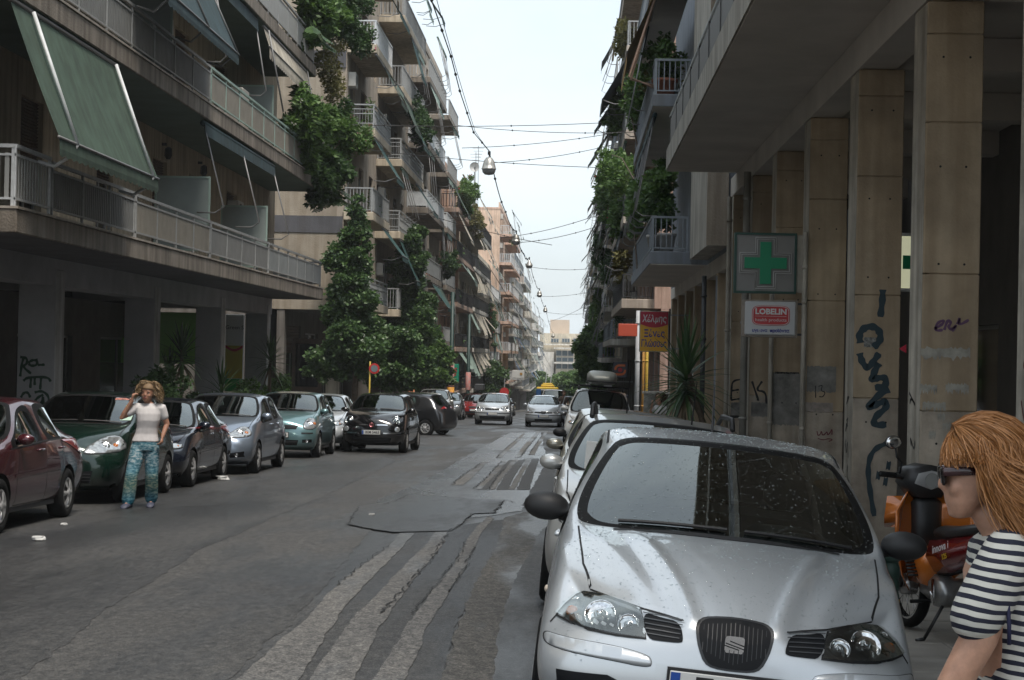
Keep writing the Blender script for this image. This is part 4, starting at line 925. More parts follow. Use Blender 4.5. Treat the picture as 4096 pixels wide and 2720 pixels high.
# folded awnings on the blue grey balconies
folded_awning(R2, -1, 1.85, 42.5, 48.5, 7.55, 5.1, AW_BLUE, .42, 4); folded_awning(R2, -1, 1.85, 48.8, 54.6, 7.55, 5.1, AW_BLUE, .42, 3)
A = awning(R2, -1, 1.9, 42.6, 47.5, 10.8, .75, 9.1, AW_OCHRE, .3, False); MB().tube([(1.9, 42.7, 10.75), (1.2, 42.7, 8.5), (1.85, 42.6, 8.2)], .03, 6).tube([(1.9, 42.9, 10.75), (1.25, 42.9, 8.45), (1.85, 42.8, 8.3)], .03, 6).build('arm', mat('awning arm brown', (.3, .2, .15), .5), A, True)
folded_awning(R2, -1, 1.85, 48.5, 54.5, 10.8, 8.5, AW_DK, .4, 3)
f = MB().box(1.85, 2.6, 46, 46.04, 8.0, 9.4).build('balcony_divider', M_FROST, R2); MB().box(1.82, 1.87, 45.98, 46.06, 7.98, 9.45).box(1.87, 2.6, 45.98, 46.06, 9.4, 9.45).build('divider_frame', mat('divider frame brown', (.07, .045, .035), .6), f)
G_R = 'climbers and pots on the blue grey balconies'
WPOT = mat('pot white plastic', (.45, .44, .42), .5, var=.1, scale=4)
leaf_b('climbing_vine', (2.0, 45.5, 5.9), (.45, 3.2, .75), 1700, .1, LEAF_MID, 'dense bright green vine filling the first blue grey balcony', group=G_R, pot=(2.0, 43.6, 4.2, .24, .5), mpot=WPOT, stems=[[(2.0, 43.6, 4.6), (2.0, 44.5, 5.4), (2.0, 45.5, 6.2)]])
leaf_b('climbing_vine', (2.1, 44.2, 5.3), (.35, 1.6, .5), 1100, .09, LEAF_DARK, 'dark trailing vine low on the near end of the first blue grey balcony', group=G_R, pot=(2.2, 42.6, 4.2, .22, .48), mpot=WPOT)
leaf_b('climbing_vine', (1.7, 52.0, 6.2), (.28, 2.4, .9), 1300, .1, LEAF_MID, 'vine with yellow green tips hanging outside the far end of the blue grey balconies', group=G_R, stems=[[(1.8, 51, 4.2), (1.7, 51.5, 5.4), (1.55, 52, 6.6)]])
leaf_b('potted_shrub', (2.1, 43.7, 9.1), (.4, 1.2, .55), 900, .09, LEAF_MID, 'leafy shrub in a red pot on the second blue grey balcony', group=G_R, pot=(2.1, 43.2, 7.97, .3, .55))
leaf_b('potted_shrub', (2.2, 46.8, 9.0), (.4, 1.0, .5), 800, .09, LEAF_YEL, 'yellow leaved shrub behind the balcony divider', group=G_R, pot=(2.2, 46.5, 7.97, .24, .45))
leaf_b('climbing_vine', (1.75, 53.5, 9.6), (.35, 2.2, 1.0), 1500, .1, LEAF_MID, 'large leafy climber on the far part of the second blue grey balcony', group=G_R, stems=[[(1.8, 53, 8), (1.6, 53.3, 9), (1.5, 53.5, 10)]])
# hanging tendrils reaching out over the street
leaf_b('climbing_vine', (1.45, 62.0, 8.1), (.55, 2.0, .9), 600, .1, LEAF_MID, 'loose vine with tendrils arching out over the street', group=G_R, stems=[[(2.0, 57.2, 7.2), (1.5, 59.5, 8.4), (1.2, 62, 8.8), (.9, 63, 7.6)]], loc=(2.0, 57.2, 7.2))
# Greek language school sign
S = empty('school_sign', (2.15, 47.5, 1.85), 0, 'yellow and red vertical sign for foreign language lessons projecting over the pavement', 'sign')
y = 47.6; x0, x1, z0, z1 = 1.79, 2.54, 1.83, 2.9
MB().bbox(x0 - .02, x1 + .02, y, y + .14, z0 - .02, z1 + .02, .01).build('frame', mat('sign frame grey', (.45, .44, .42), .4), S)
MB().box(x0, x1, y - .006, y - .002, z0, z1).build('yellow_field', mat('sign orange yellow', (.8, .42, .03), .4), S)
arc = [(x0, z1), (x1, z1)] + [(x1 - (x1 - x0) * t, z1 - .34 - .09 * math.sin(math.pi * t)) for t in np.linspace(0, 1, 13)]
MB().prism(arc, y - .012, y - .007).build('red_field', mat('sign crimson', (.5, .02, .05), .4), S)
text_on('lettering', 'Χέλμης', .26, TR((x0 + x1) / 2, y - .015, z1 - .2) @ FACE_CAM, SW, S, .002, width=.66, bold=.005, shear=.15)
text_on('lettering', 'Ξένες', .27, TR((x0 + x1) / 2 + .01, y - .009, z1 - .6) @ FACE_CAM, SBL, S, .002, width=.56, bold=.006); text_on('lettering', 'Γλώσσες', .26, TR((x0 + x1) / 2, y - .009, z1 - .87) @ FACE_CAM, SBL, S, .002, width=.68, bold=.006)
MB().box(x1 + .02, XC, y + .05, y + .09, z1 - .1, z1 - .06).box(x1 + .02, XC, y + .05, y + .09, z0 + .06, z0 + .1).build('bracket', M_STEEL, S)
yucca((2.55, 30.0, zpr(30)), [(-.62, 0, 2.15)], 'leaning yucca with drooping leaves on a slanting trunk before the arcade', 84, 1.05, tr=.06, wd=.03)
yucca((2.75, 36.5, zpr(36.5)), [(-.5, 0, 2.1)], 'second yucca with a thin leaning trunk behind the first', 56, .95, tr=.05)
# ================================================================== APARTMENT BLOCKS DOWN THE STREET
RAIL_BLK = mat('railing black iron', (.02, .02, .022), .5); RAIL_GRN = mat('railing mint', (.12, .3, .2), .5, var=.2, scale=4)
ORD = ['lowest', 'second', 'third', 'fourth', 'fifth', 'sixth', 'seventh']
def apartment(label, o, xf, y0, y1, zs, ztop, wall, slabm, dep=1.2, style='bars', railm=None, infill=None, fh=3.25, seed=1, runs=None, awn=(), awp=.5, near=True, ground=None, group=None, band=None, thick=.3, deep=12, wstep=3.2, plants=.4, acs=.4, frame=None, corner_wall=None, name='apartment_building', aw_open=.6, short=None):
    """block with recessed windows, balconies (runs = y ranges), railings, awnings and coolers; zs = slab undersides"""
    rs = random.Random(seed); zb = (zpl if o > 0 else zpr)(y0); B = empty(name, (xf, y0, zb), 0, label, 'building', group)
    core(B, o, xf, y0 + .02, y1 - .02, zs[0], ztop, corner_wall or wall, deep)
    MB().box(xf - o * .255, xf - o * deep, y0, y0 + .018, zs[0], ztop).build('side_wall', corner_wall or wall, B)
    MB().box(xf + o * .06, xf - o * deep, y0 - .06, y1 + .06, ztop, ztop + .18).build('roof_slab', slabm, B)
    MB().box(xf - o * .05, xf - o * .2, y0, y1, ztop + .18, ztop + .75).build('parapet', wall, B)
    for fi, z in enumerate(zs):
        z1 = zs[fi + 1] if fi + 1 < len(zs) else ztop; zt = z + thick
        n = max(1, int((y1 - y0) / wstep)); ops = []
        for k in range(n):
            a = y0 + (k + .25 + rs.uniform(0, .15)) * (y1 - y0) / n; wv = rs.choice((1.2, 1.6, 1.6, 2.0)); 
            if z1 - zt > 2.3: ops.append((a, min(a + wv, y1 - .2), zt + (.02 if rs.random() < .75 else .9), zt + 2.2))
        facade(B, o, xf, y0, y1, z, z1, ops, wall)
        for op in ops: window(B, o, xf, *op, shut=rs.choice((0, .3, .6, 1, 1)) , mf=frame or rs.choice((M_FRAME, M_FRAMEW)), ms=rs.choice((M_SHUT, M_SHUTG)), fine=near)
        for (ra, rb) in (runs or [(y0 + .3, y1 - .3)]):
            slab(B, o, xf, dep, ra, rb, z, thick, slabm); st = rs.choice(style) if isinstance(style, (list, tuple)) else style; rm = rs.choice(railm) if isinstance(railm, (list, tuple)) else (railm or M_STEELW)
            railing(B, o, xf, dep, ra, rb, zt, st, rm, .95, infill or rm, (True, True), False, .13 if near else .2, wd=None if near else .022)
            xe = xf + o * (dep - .04)
            if z1 - z > 2.6:
                a = ra
                while a < rb - 1.5:
                    wv = min(rs.uniform(2.6, 4.2), rb - a - .1)
                    if rs.random() < awp and wv > 1.4:
                        m_ = rs.choice(awn)
                        if rs.random() < aw_open: awning(B, o, xe, a + .1, a + wv, z1 - .06, rs.uniform(.5, 1.0), z1 - rs.uniform(1.1, 1.9), m_, .22, near, ny=None if near else 6)
                        else: folded_awning(B, o, xe, a + .1, a + wv, z1 - .1, zt + rs.uniform(.5, 1.0), m_, rs.uniform(.25, .6), 3 if near else 2)
                    a += wv + .25
            if rs.random() < acs: ac_unit(B, o, xf, min(rb - 1, ra + rs.uniform(.3, 2)), zt + rs.uniform(1.2, 1.8))
            if rs.random() < plants:
                a = rs.uniform(ra + .2, max(ra + .3, rb - 2.4)); wv = min(rs.uniform(1, 2.2), rb - a - .1)
                if wv > .6: planter(xe - o * .1, xe - o * .38, a, a + wv, zt, .25, 'planter with %s on the %s balcony of the %s' % (rs.choice(('low greenery', 'leafy greenery', 'bushy greenery')), ORD[fi], short or ' '.join(label.split()[:4])), leafm=rs.choice((LEAF_MID, LEAF_DARK, LEAF_MID, LEAF_YEL)), n=500 if near else 260, size=.07 if near else .12, trail=rs.choice((0, .0, .5, .9)), tall=rs.uniform(.3, .9), group='planters on the balconies', flowers=(20, rs.choice((PETAL_R, PETAL_P)), .05) if rs.random() < .3 else None)
    zg0 = min(zg(y0), zg(y1)) - .3
    if ground:
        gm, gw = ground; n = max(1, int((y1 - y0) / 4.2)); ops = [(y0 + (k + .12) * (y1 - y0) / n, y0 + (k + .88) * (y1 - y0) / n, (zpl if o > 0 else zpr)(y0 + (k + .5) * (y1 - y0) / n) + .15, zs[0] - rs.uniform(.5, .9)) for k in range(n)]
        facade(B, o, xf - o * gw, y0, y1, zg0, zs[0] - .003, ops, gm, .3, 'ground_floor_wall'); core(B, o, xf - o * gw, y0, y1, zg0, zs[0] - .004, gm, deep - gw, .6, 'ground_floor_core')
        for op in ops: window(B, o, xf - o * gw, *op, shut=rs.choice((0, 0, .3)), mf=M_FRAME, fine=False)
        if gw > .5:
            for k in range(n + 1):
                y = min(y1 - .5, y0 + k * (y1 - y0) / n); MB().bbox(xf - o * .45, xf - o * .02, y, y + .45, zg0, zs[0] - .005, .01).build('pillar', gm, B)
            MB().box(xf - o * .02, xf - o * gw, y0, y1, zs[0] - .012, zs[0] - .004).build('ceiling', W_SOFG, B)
    return B
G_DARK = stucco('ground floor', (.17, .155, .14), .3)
# left side
L2 = apartment('tan stuccoed corner block with grey bands and white railed balconies across the side street', 1, -9.0, 67.3, 91.0, [3.23, 6.72, 9.95, 13.2, 16.4], 20.0, W_TAN, W_BEIGE, 1.15, ['grid', 'bars'], [M_STEELW, M_STEEL], seed=5, runs=[(67.3, 73.4), (77.9, 89.4)], awn=[AW_TEAL, AW_TEAL, AW_GREEN, AW_PALE], awp=.75, ground=(G_DARK, 2.2), corner_wall=W_BEIGE, acs=.6, thick=.32, plants=.5, aw_open=.75)
for z in (6.2, 12.6): MB().box(-9.02, -21, 67.24, 67.29, z, z + .65).build('band', W_BAND, L2)
MB().box(-9.24, -21, 67.27, 67.298, 3.23, 20).build('corner_wall', stucco('corner rough', (.36, .31, .245), .2, .9), L2)
MB().bbox(-9.5, -9.02, 66.95, 67.45, zpl(67) - .2, 3.22, .01).build('pillar', W_CREAM, L2)
MB().box(-21, -13.5, 69.5, 69.9, -1.8, 3.22).build('back_wall', MATS['shop wall dark'], L2)
for k, (x0, x1) in enumerate(((-12.8, -11.6), (-11.2, -10.0))): f = MB().box(x0, x1, 69.3, 69.45, -1.3, 2.1).build('door', mat('door wood', (.09, .065, .05), .6, var=.3, scale=3), L2); MB().box(x0 + .15, x1 - .15, 69.28, 69.298, .2, 1.9).build('pane', M_GLASS, f)
S = empty('street_sign', (-9.2, 66.9, 1.86), 0, 'small blue street name plate on the corner pillar', 'sign'); BLU = mat('enamel blue', (.012, .07, .2), .35)
MB().bbox(-9.46, -8.95, 66.90, 66.93, 1.84, 2.26, .008).build('plate', BLU, S); MB().box(-9.46, -8.95, 66.896, 66.899, 1.945, 1.96).build('rule', SW, S)
text_on('lettering', 'ΟΔΟΣ', .085, TR(-9.2, 66.895, 2.2) @ FACE_CAM, SW, S, .002); text_on('lettering', 'απο 22 - 18', .07, TR(-9.2, 66.895, 1.895) @ FACE_CAM, SW, S, .002, width=.42)
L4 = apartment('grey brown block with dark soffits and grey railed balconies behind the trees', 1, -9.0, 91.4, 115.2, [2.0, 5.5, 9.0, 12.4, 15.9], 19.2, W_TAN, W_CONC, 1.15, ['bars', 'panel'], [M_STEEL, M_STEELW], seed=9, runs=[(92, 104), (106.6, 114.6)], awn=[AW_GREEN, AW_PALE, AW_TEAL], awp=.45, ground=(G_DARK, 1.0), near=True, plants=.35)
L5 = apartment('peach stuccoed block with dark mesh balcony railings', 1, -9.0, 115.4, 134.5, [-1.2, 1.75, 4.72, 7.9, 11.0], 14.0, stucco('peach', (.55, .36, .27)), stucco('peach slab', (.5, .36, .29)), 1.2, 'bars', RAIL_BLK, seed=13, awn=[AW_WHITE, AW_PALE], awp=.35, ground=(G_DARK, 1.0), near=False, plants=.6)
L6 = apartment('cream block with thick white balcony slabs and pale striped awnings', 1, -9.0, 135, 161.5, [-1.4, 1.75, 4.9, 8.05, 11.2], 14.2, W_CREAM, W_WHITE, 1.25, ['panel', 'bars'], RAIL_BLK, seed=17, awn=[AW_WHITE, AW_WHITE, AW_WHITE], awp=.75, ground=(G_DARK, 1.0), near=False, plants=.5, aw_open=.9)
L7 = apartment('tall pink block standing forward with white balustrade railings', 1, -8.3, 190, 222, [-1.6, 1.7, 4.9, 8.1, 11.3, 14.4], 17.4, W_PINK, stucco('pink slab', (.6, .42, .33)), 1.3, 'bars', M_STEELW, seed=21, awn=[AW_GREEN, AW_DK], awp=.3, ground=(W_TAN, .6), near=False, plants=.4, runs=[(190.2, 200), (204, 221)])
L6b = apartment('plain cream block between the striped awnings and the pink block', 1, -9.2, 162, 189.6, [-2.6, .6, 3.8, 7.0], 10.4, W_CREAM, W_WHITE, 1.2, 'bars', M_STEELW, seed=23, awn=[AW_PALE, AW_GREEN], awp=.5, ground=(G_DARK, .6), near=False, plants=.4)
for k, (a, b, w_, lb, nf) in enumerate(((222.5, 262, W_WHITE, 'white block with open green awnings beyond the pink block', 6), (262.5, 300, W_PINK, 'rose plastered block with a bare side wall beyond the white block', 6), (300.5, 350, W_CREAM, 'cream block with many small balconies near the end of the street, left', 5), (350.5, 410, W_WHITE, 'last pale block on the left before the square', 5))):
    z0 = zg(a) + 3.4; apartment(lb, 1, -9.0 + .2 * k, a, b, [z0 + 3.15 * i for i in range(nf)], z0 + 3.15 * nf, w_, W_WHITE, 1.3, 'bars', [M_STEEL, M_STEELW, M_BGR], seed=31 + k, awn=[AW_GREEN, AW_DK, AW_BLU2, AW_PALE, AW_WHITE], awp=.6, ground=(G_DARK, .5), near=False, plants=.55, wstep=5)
# right side
R3 = apartment('pinkish block with a heavy pale balcony slab on the far corner of the side street', -1, 3.0, 66.0, 84.0, [3.5, 6.7, 9.9, 13.1, 16.3], 19.5, stucco('rose', (.5, .35, .28)), stucco('rose slab', (.48, .42, .36)), 1.24, ['bars', 'panel'], [M_STEELD, M_STEEL], seed=41, awn=[AW_DK, AW_BLUE, AW_GREEN], awp=.7, ground=(stucco('rose ground', (.42, .29, .24)), .25), thick=.35, plants=.9, aw_open=.3)
R4 = apartment('grey block with glazed balconies and white slabs past the pinkish block', -1, 3.0, 84.4, 108, [2.2, 5.3, 8.5, 11.7, 14.9], 18.0, W_TAN, W_WHITE, 1.24, ['panel', 'bars'], [M_STEELW, M_BGR], seed=43, awn=[AW_DK, AW_BLUE, AW_WHITE], awp=.7, ground=(G_DARK, .3), plants=.9, aw_open=.3, near=False)
for k, (a, b, w_, lb, nf) in enumerate(((108.4, 140, W_CREAM, 'cream block overgrown with climbers on the right side', 5), (140.4, 176, W_TAN, 'tan block crowded with awning frames on the right side', 5), (176.4, 226, W_WHITE, 'pale block in the haze on the right side', 5), (226.4, 300, W_CREAM, 'last cream block on the right side before the trees', 5))):
    z0 = zg(a) + 3.6; apartment(lb, -1, 3.0, a, b, [z0 + 3.15 * i for i in range(nf)], z0 + 3.15 * nf, w_, W_WHITE, 1.3, 'bars', [M_STEEL, M_STEELW, M_BGR], seed=51 + k, awn=[AW_GREEN, AW_DK, AW_BLUE, AW_WHITE], awp=.7, ground=(G_DARK, .5), near=False, plants=.9, aw_open=.35, wstep=5)
# blocks that close the side street and the end of the street
apartment('plain grey block up the side street behind the corner', 1, -30, 30, 66, [3.5, 6.6, 9.7], 13, W_GREY, W_CONC, 1.0, 'bars', M_STEEL, seed=61, awn=[AW_GREEN], awp=.3, near=False, plants=0, ground=(G_DARK, .4), wstep=5)
EB = empty('office_building', (-2, 430, zg(420)), 0, 'pale beige terraced building that closes the far end of the street', 'building')
E_W = mat('far beige plaster', (.55, .45, .36), .9, var=.1, scale=.3)
for (u0, u1, v0, v1, yy, m_) in ((549.8, 569.4, 320, 345, 440, E_W), (538, 590, 334, 420, 436, W_CREAM), (554.6, 574.7, 347.5, 420, 431, W_CREAM), (574.7, 600, 346, 420, 433, W_WHITE), (500, 554, 352, 430, 432, W_WHITE)):
    a = at_y(u0, v1, yy); b = at_y(u1, v0, yy); MB().box(a.x, b.x, yy, yy + 25, zg(420) - 2, b.z).build('wall', m_, EB)
for (u0, u1, v0, v1, yy) in ((556, 574, 350.5, 355.8, 430.9), (556, 574, 357.7, 361.5, 430.9), (556, 574, 363.9, 368.7, 430.9), (551, 559, 338.6, 342.4, 435.9), (562, 570, 338.6, 342.4, 435.9), (573, 583, 338.6, 342.4, 435.9)):
    a = at_y(u0, v1, yy); b = at_y(u1, v0, yy); n = 3
    for k in range(n):
        x0 = a.x + (b.x - a.x) * k / n; x1 = a.x + (b.x - a.x) * (k + .94) / n; f = MB().box(x0, x1, yy - .1, yy - .02, a.z, b.z).build('window', M_FRAME, EB); MB().box(x0 + .1, x1 - .1, yy - .13, yy - .105, a.z + .1, b.z - .1).build('pane', mat('far glass', (.08, .11, .13), .15), f)
for (u0, u1, v, yy) in ((554, 575.5, 348, 430.5), (538, 590, 344, 435.5), (554, 575.5, 362.6, 430.5)):
    a = at_y(u0, v, yy); b = at_y(u1, v, yy); MB().box(a.x, b.x, yy - 1.2, yy, a.z - .2, a.z + .15).build('balcony_slab', W_WHITE, EB)
# ================================================================== TREES
def tree(loc, h, blobs, label, n=2200, size=.09, m=None, tr=.14, group='street trees', limbs=6, long=1.7):
    e = empty('street_tree', loc, 0, label, 'tree', group); rs = random.Random(int(loc[1] * 7 + h * 11)); PLN[0] += 1
    bl = []
    for (c, r) in blobs:
        bl.append((c, tuple(x * .72 for x in r)))
        for _ in range(16):
            d = Vector((rs.gauss(0, 1), rs.gauss(0, 1), rs.gauss(0, 1))).normalized(); f = rs.uniform(.55, 1.25); k = rs.uniform(.22, .5); mr = min(r)
            bl.append(((c[0] + d.x * r[0] * f, c[1] + d.y * r[1] * f, c[2] + d.z * r[2] * f), (mr * k * 1.3, mr * k * 1.3, mr * k)))
    P = blob_pts(bl, n, 700 + PLN[0], .5); V, Q = leaf_cloud(P, size, .15, long, seed=PLN[0]); link('crown', np_mesh('crown', V, Q), m or LEAF_FICUS, e)
    tk = MB().tube([(0, 0, -.2), (.03, .02, h * .3), (-.02, .03, h * .6), (0, 0, h * .85)], [tr, tr * .8, tr * .5, tr * .2], 9); tk.build('trunk', BARK, e, True, world=False)
    lm = MB()
    for k in range(limbs):
        c, r = rs.choice(blobs); z = h * rs.uniform(.25, .6); tgt = (c[0] + rs.uniform(-.6, .6) * r[0], c[1] + rs.uniform(-.6, .6) * r[1], c[2] + rs.uniform(-.4, .5) * r[2]); lm.tube([(0, 0, z), (tgt[0] * .5, tgt[1] * .5, (z + tgt[2]) / 2 + .2), tgt], [tr * .45, tr * .3, tr * .12], 6)
    tag(lm.build('limbs', BARK, e, True, world=False), kind='stuff'); return e
tree((-8.25, 65.9, zpl(66)), 8.6, [((0, 0, 7.5), (.45, .5, 1.1)), ((-.25, 0, 5.9), (.8, .8, 1.3)), ((-.15, .1, 4.3), (1.0, .9, 1.4)), ((.3, -.1, 2.7), (1.0, 1.0, .9)), ((-.9, 0, 2.3), (.7, .8, .6))], 'tall columnar ficus beside the corner pillar of the side street', 2000, .095, group='ficus trees at the corner')
tree((-7.7, 80.0, zpl(80)), 8.9, [((.1, 0, 7.6), (.6, .7, 1.2)), ((0, 0, 6.0), (.95, 1, 1.6)), ((.1, 0, 4.2), (1.1, 1.1, 1.6)), ((-.1, 0, 2.6), (1.1, 1.1, .9))], 'second tall ficus with a broader dense crown', 2000, .1, group='ficus trees at the corner')
tree((-7.3, 70.5, zpl(70)), 4.3, [((.1, 0, 3.2), (1.0, 1.2, .8)), ((.8, .3, 2.6), (.7, 1, .7)), ((-.8, .2, 2.5), (1.0, 1, .65)), ((.0, -.3, 2.0), (1.2, 1.0, .5))], 'low spreading ficus in front of the two tall ones', 1900, .095, group='ficus trees at the corner')
tree((-7.5, 92, zpl(92)), 4.4, [((.0, 0, 3.3), (.8, 1.0, 1.0)), ((.4, 0, 2.6), (.7, .9, .8)), ((-.2, 0, 2.2), (.8, 1, .7))], 'bushy ficus with bright leaf tips below the green shop sign', 2000, .11, m=LEAF_MID, group='ficus trees at the corner')
tree((-7.1, 152, zpl(152)), 4.5, [((0, 0, 3.0), (1.2, 1.2, 1.3)), ((.1, 0, 1.8), (1.1, 1.1, .9))], 'small round tree below the white eagle emblem sign', 900, .16)
for k, (x, y, h, r) in enumerate(((-1.5, 330, 7.6, 4.2), (3.2, 312, 7.2, 3.6), (-6.5, 345, 7.6, 4), (1.0, 362, 8.2, 4.4))):
    tree((x, y, zg(y)), h, [((0, 0, h * .68), (r, r, h * .28)), ((r * .4, 0, h * .5), (r * .7, r * .7, h * .22)), ((-r * .4, 0, h * .5), (r * .7, r * .7, h * .2))], ('hazy round tree in mid view at the street end', 'hazy tree closing the right pavement at the street end', 'hazy tree behind the last left block', 'taller hazy tree before the pale end building')[k], 420, .26, LEAF_MID, .3, 'trees in the square at the street end')
tree((1.7, 128, zpr(128)), 6.5, [((-.3, 0, 5.2), (1.1, 2.2, 1.2)), ((.3, 0, 3.8), (.9, 1.8, 1.0)), ((-.6, 1, 4.2), (.9, 1.5, .9))], 'light green street tree on the right pavement before the haze', 1100, .15, LEAF_MID, group='street trees')
tree((1.8, 158, zpr(158)), 7, [((-.4, 0, 5.4), (1.2, 2.4, 1.3)), ((.2, 0, 4), (1, 2, 1.1))], 'farther street tree on the right pavement with loose branches', 800, .18, LEAF_MID, group='street trees')
G_F = 'greenery on the far right balconies'
for (x, y, z, rx, ry, rz, m_, lb, fl) in ((1.75, 68.5, 5.3, .3, 2.2, .7, LEAF_YEL, 'dry yellow bush spilling over the heavy pale balcony slab', None), (1.70, 71, 7.6, .4, 2.5, .9, LEAF_MID, 'round green bush on the second balcony of the pinkish block', None), (1.40, 76, 9.0, .5, 3, 1.2, LEAF_MID, 'bushy tree with red flowers on an upper balcony', (30, PETAL_R, .09)), (1.60, 73, 11.8, .4, 3, 1.0, LEAF_MID, 'ivy mass high on the pinkish block', None), (1.70, 69, 14.2, .3, 2.5, .9, LEAF_YEL, 'yellow green shrub at the top floors of the pinkish block', None), (1.65, 90, 6.3, .4, 4, 1.0, LEAF_DARK, 'dark climber along the glazed balconies', None), (1.50, 97, 10.6, .5, 4, 1.4, LEAF_MID, 'tall climber with hanging ends on the grey block', None), (1.60, 118, 5.2, .4, 5, 1.3, LEAF_MID, 'wide hanging greenery on the cream block', None), (1.60, 125, 9.4, .4, 5, 1.3, LEAF_DARK, 'dark hanging greenery high on the cream block', None), (1.60, 150, 5.0, .4, 6, 1.4, LEAF_MID, 'climber on the tan block among awning frames', None)):
    leaf_b('balcony_shrub', (x, y, z), (rx, ry, rz), 700, .12, m_, lb, group=G_F, flowers=fl, stems=[[(x + .3, y, z - rz), (x + .1, y, z - rz * .3), (x, y, z + rz * .3)]])
for (x, y, z, rx, ry, rz, m_, lb, fl) in ((-7.6, 84.5, 12.6, .45, 3.2, 1.3, LEAF_DARK, 'dark creeper hanging from the green awning balcony of the corner block', None), (-7.5, 119, 12.5, .7, 2.5, 1.3, LEAF_MID, 'leafy roof garden bush with red flowers on the peach block', (24, PETAL_R, .1)), (-7.4, 130, 11.5, .6, 3, 1.0, LEAF_YEL, 'yellow green roof garden bush on the peach block', None), (-7.5, 158, 4.3, .5, 1.6, 1.9, LEAF_DARK, 'red flowered creeper running down the cream block', (40, PETAL_R, .1)), (-7.5, 104, 6.9, .5, 1.8, .9, LEAF_DARK, 'loose dark shrub on a low balcony of the grey brown block', None)):
    leaf_b('balcony_shrub', (x, y, z), (rx, ry, rz), 900, .11, m_, lb, group='greenery on the left balconies', flowers=fl, stems=[[(x - .3, y, z - rz), (x - .1, y, z - rz * .3), (x, y, z + rz * .3)]])
# ================================================================== LAMPS ON CABLES
CAB = mat('cable black', (.02, .02, .02), .6); LAMP = mat('lamp metal', (.42, .41, .38), .35, metal=.6, var=.2, scale=5); BOWL = mat('lamp bowl', (.3, .31, .31), .2, var=.1, scale=4)
LP = [(489, 163.5, 60), (516, 238, 98), (529.2, 263, 126), (539.4, 293, 160), (545.3, 309, 198), (553, 335, 250)]; lamps = []
for k, (u_, v_, y_) in enumerate(LP):
    p = at_y(u_, v_, y_); lamps.append(p); e = empty('street_lamp', p, 0, 'grey hanging street lamp over the road ' + ('by the corner block', 'before the grey brown block', 'by the peach block', 'by the cream awnings', 'by the pink block', 'deep in the haze')[k], 'lamp', 'lamps hung over the road'); s_ = .24
    bell = [(.03, .22), (.1, .2), (.17, .1), (.215, -.05), (.24, -.16), (.255, -.17), (.255, -.2)] if k % 3 != 2 else [(.03, .22), (.07, .2), (.1, .08), (.24, -.1), (.27, -.2)]
    MB().lathe(bell, n=16).build('shade', LAMP, e, True, world=False); MB().lathe([(.235, -.2), (.22, -.3), (.14, -.38), (.01, -.4)], n=16).build('bowl', BOWL, e, True, world=False)
    MB().tube([(0, 0, .2), (0, 0, .42)], .02, 6).box(-.05, .05, -.03, .03, .3, .42).build('hanger', CAB, e, world=False)
def cable(pts, r, label, sag=.0, group='overhead cables', ins=0, name='overhead_cable'):
    P = []
    for a, b in zip(pts[:-1], pts[1:]):
        a, b = Vector(a), Vector(b); n = 10
        for j in range(n): t = j / n; P.append(a.lerp(b, t) - Vector((0, 0, sag * 4 * t * (1 - t))))
    P.append(Vector(pts[-1])); e = empty(name, P[0], 0, label, 'cable', group); MB().tube(P, r, 5).build('wire', CAB, e)
    if ins:
        for k in range(ins):
            q = P[(k + 1) * len(P) // (ins + 1)]; MB().tube([q - Vector((.0, .05, 0)), q + Vector((0, .05, 0))], r * 2.6, 6).build('connector', CAB, e)
    return e
near = at_y(431.5, 0, 35); near2 = at_y(420, -60, 30)
cable([near2, near, at_y(451, 56.4, 41), at_y(459.8, 91, 44.5), at_y(473.6, 132.3, 51), lamps[0] + Vector((0, 0, .42))], .014, 'knotted cable running along the street to the first hanging lamp', 0, ins=9)
cable([near2 + Vector((0, 0, .05)), at_y(452.5, 56, 41), at_y(475, 131, 51), lamps[0] + Vector((0, .05, .45))], .008, 'thin supply wire twisted beside the knotted cable', .03)
for k, (a, b) in enumerate(zip(lamps[:-1], lamps[1:])):
    m_ = (a + b) / 2 + Vector((0, 0, -.1)); cable([a + Vector((0, 0, .42)), m_, b + Vector((0, 0, .42))], .02, 'sagging cable from the %s hanging lamp to the next one down the street' % ORD[k].replace('lowest', 'first'), .25, 'cables between the lamps', ins=5)
def c2p(x, y): return (1000 + x / 1.728) / 4, y / 1.728 / 4
for (a, ya, b, yb, lb) in (((282, 122), 52, (600, 123), 58, 'span wire from the oleander to the right block near a black box'), ((458, 125.5), 60, (640, 132), 60, 'upper span wire crossing above the first lamp'), ((462, 148), 60, (625, 131), 66, 'thin wire rising to the right above the first lamp'), ((340, 146), 66, (596, 167.5), 60, 'knotted span wire level with the first lamp'), ((489, 163), 60, (615, 144), 66, 'thin wire rising to the right from the first lamp'), ((500, 238), 98, (606, 212), 95, 'wire rising to the right by the second lamp'), ((512, 243), 98, (604, 224), 95, 'second wire rising to the right by the second lamp'), ((525, 266), 126, (596, 268), 126, 'level span wire at the third lamp'), ((535, 296), 160, (594, 291), 160, 'level span wire at the fourth lamp'), ((545, 312), 198, (590, 313), 198, 'level span wire at the fifth lamp'), ((548, 322), 198, (592, 302), 170, 'slanting trolley feeder wire in the haze'), ((400, 205), 95, (552, 245), 90, 'wire from the grey brown block across the road')):
    A_, B_ = at_y(*a, ya), at_y(*b, yb); cable([A_, B_], .011 if ya < 90 else .016, lb, .12 if ya < 90 else .2, 'span wires across the street', ins=2)
for k in (-.6, .0): cable([(-3.0 + k, 60, 4.7), (-3.0 + k, 120, 3.3), (-3.0 + k, 260, -.8)], .012, 'trolley contact wire, %s of the pair' % ('left' if False else 'the one nearer the parked left row' if k < 0 else 'the one nearer the arcade'), .05, 'trolley wires', 0, 'trolley_wire')
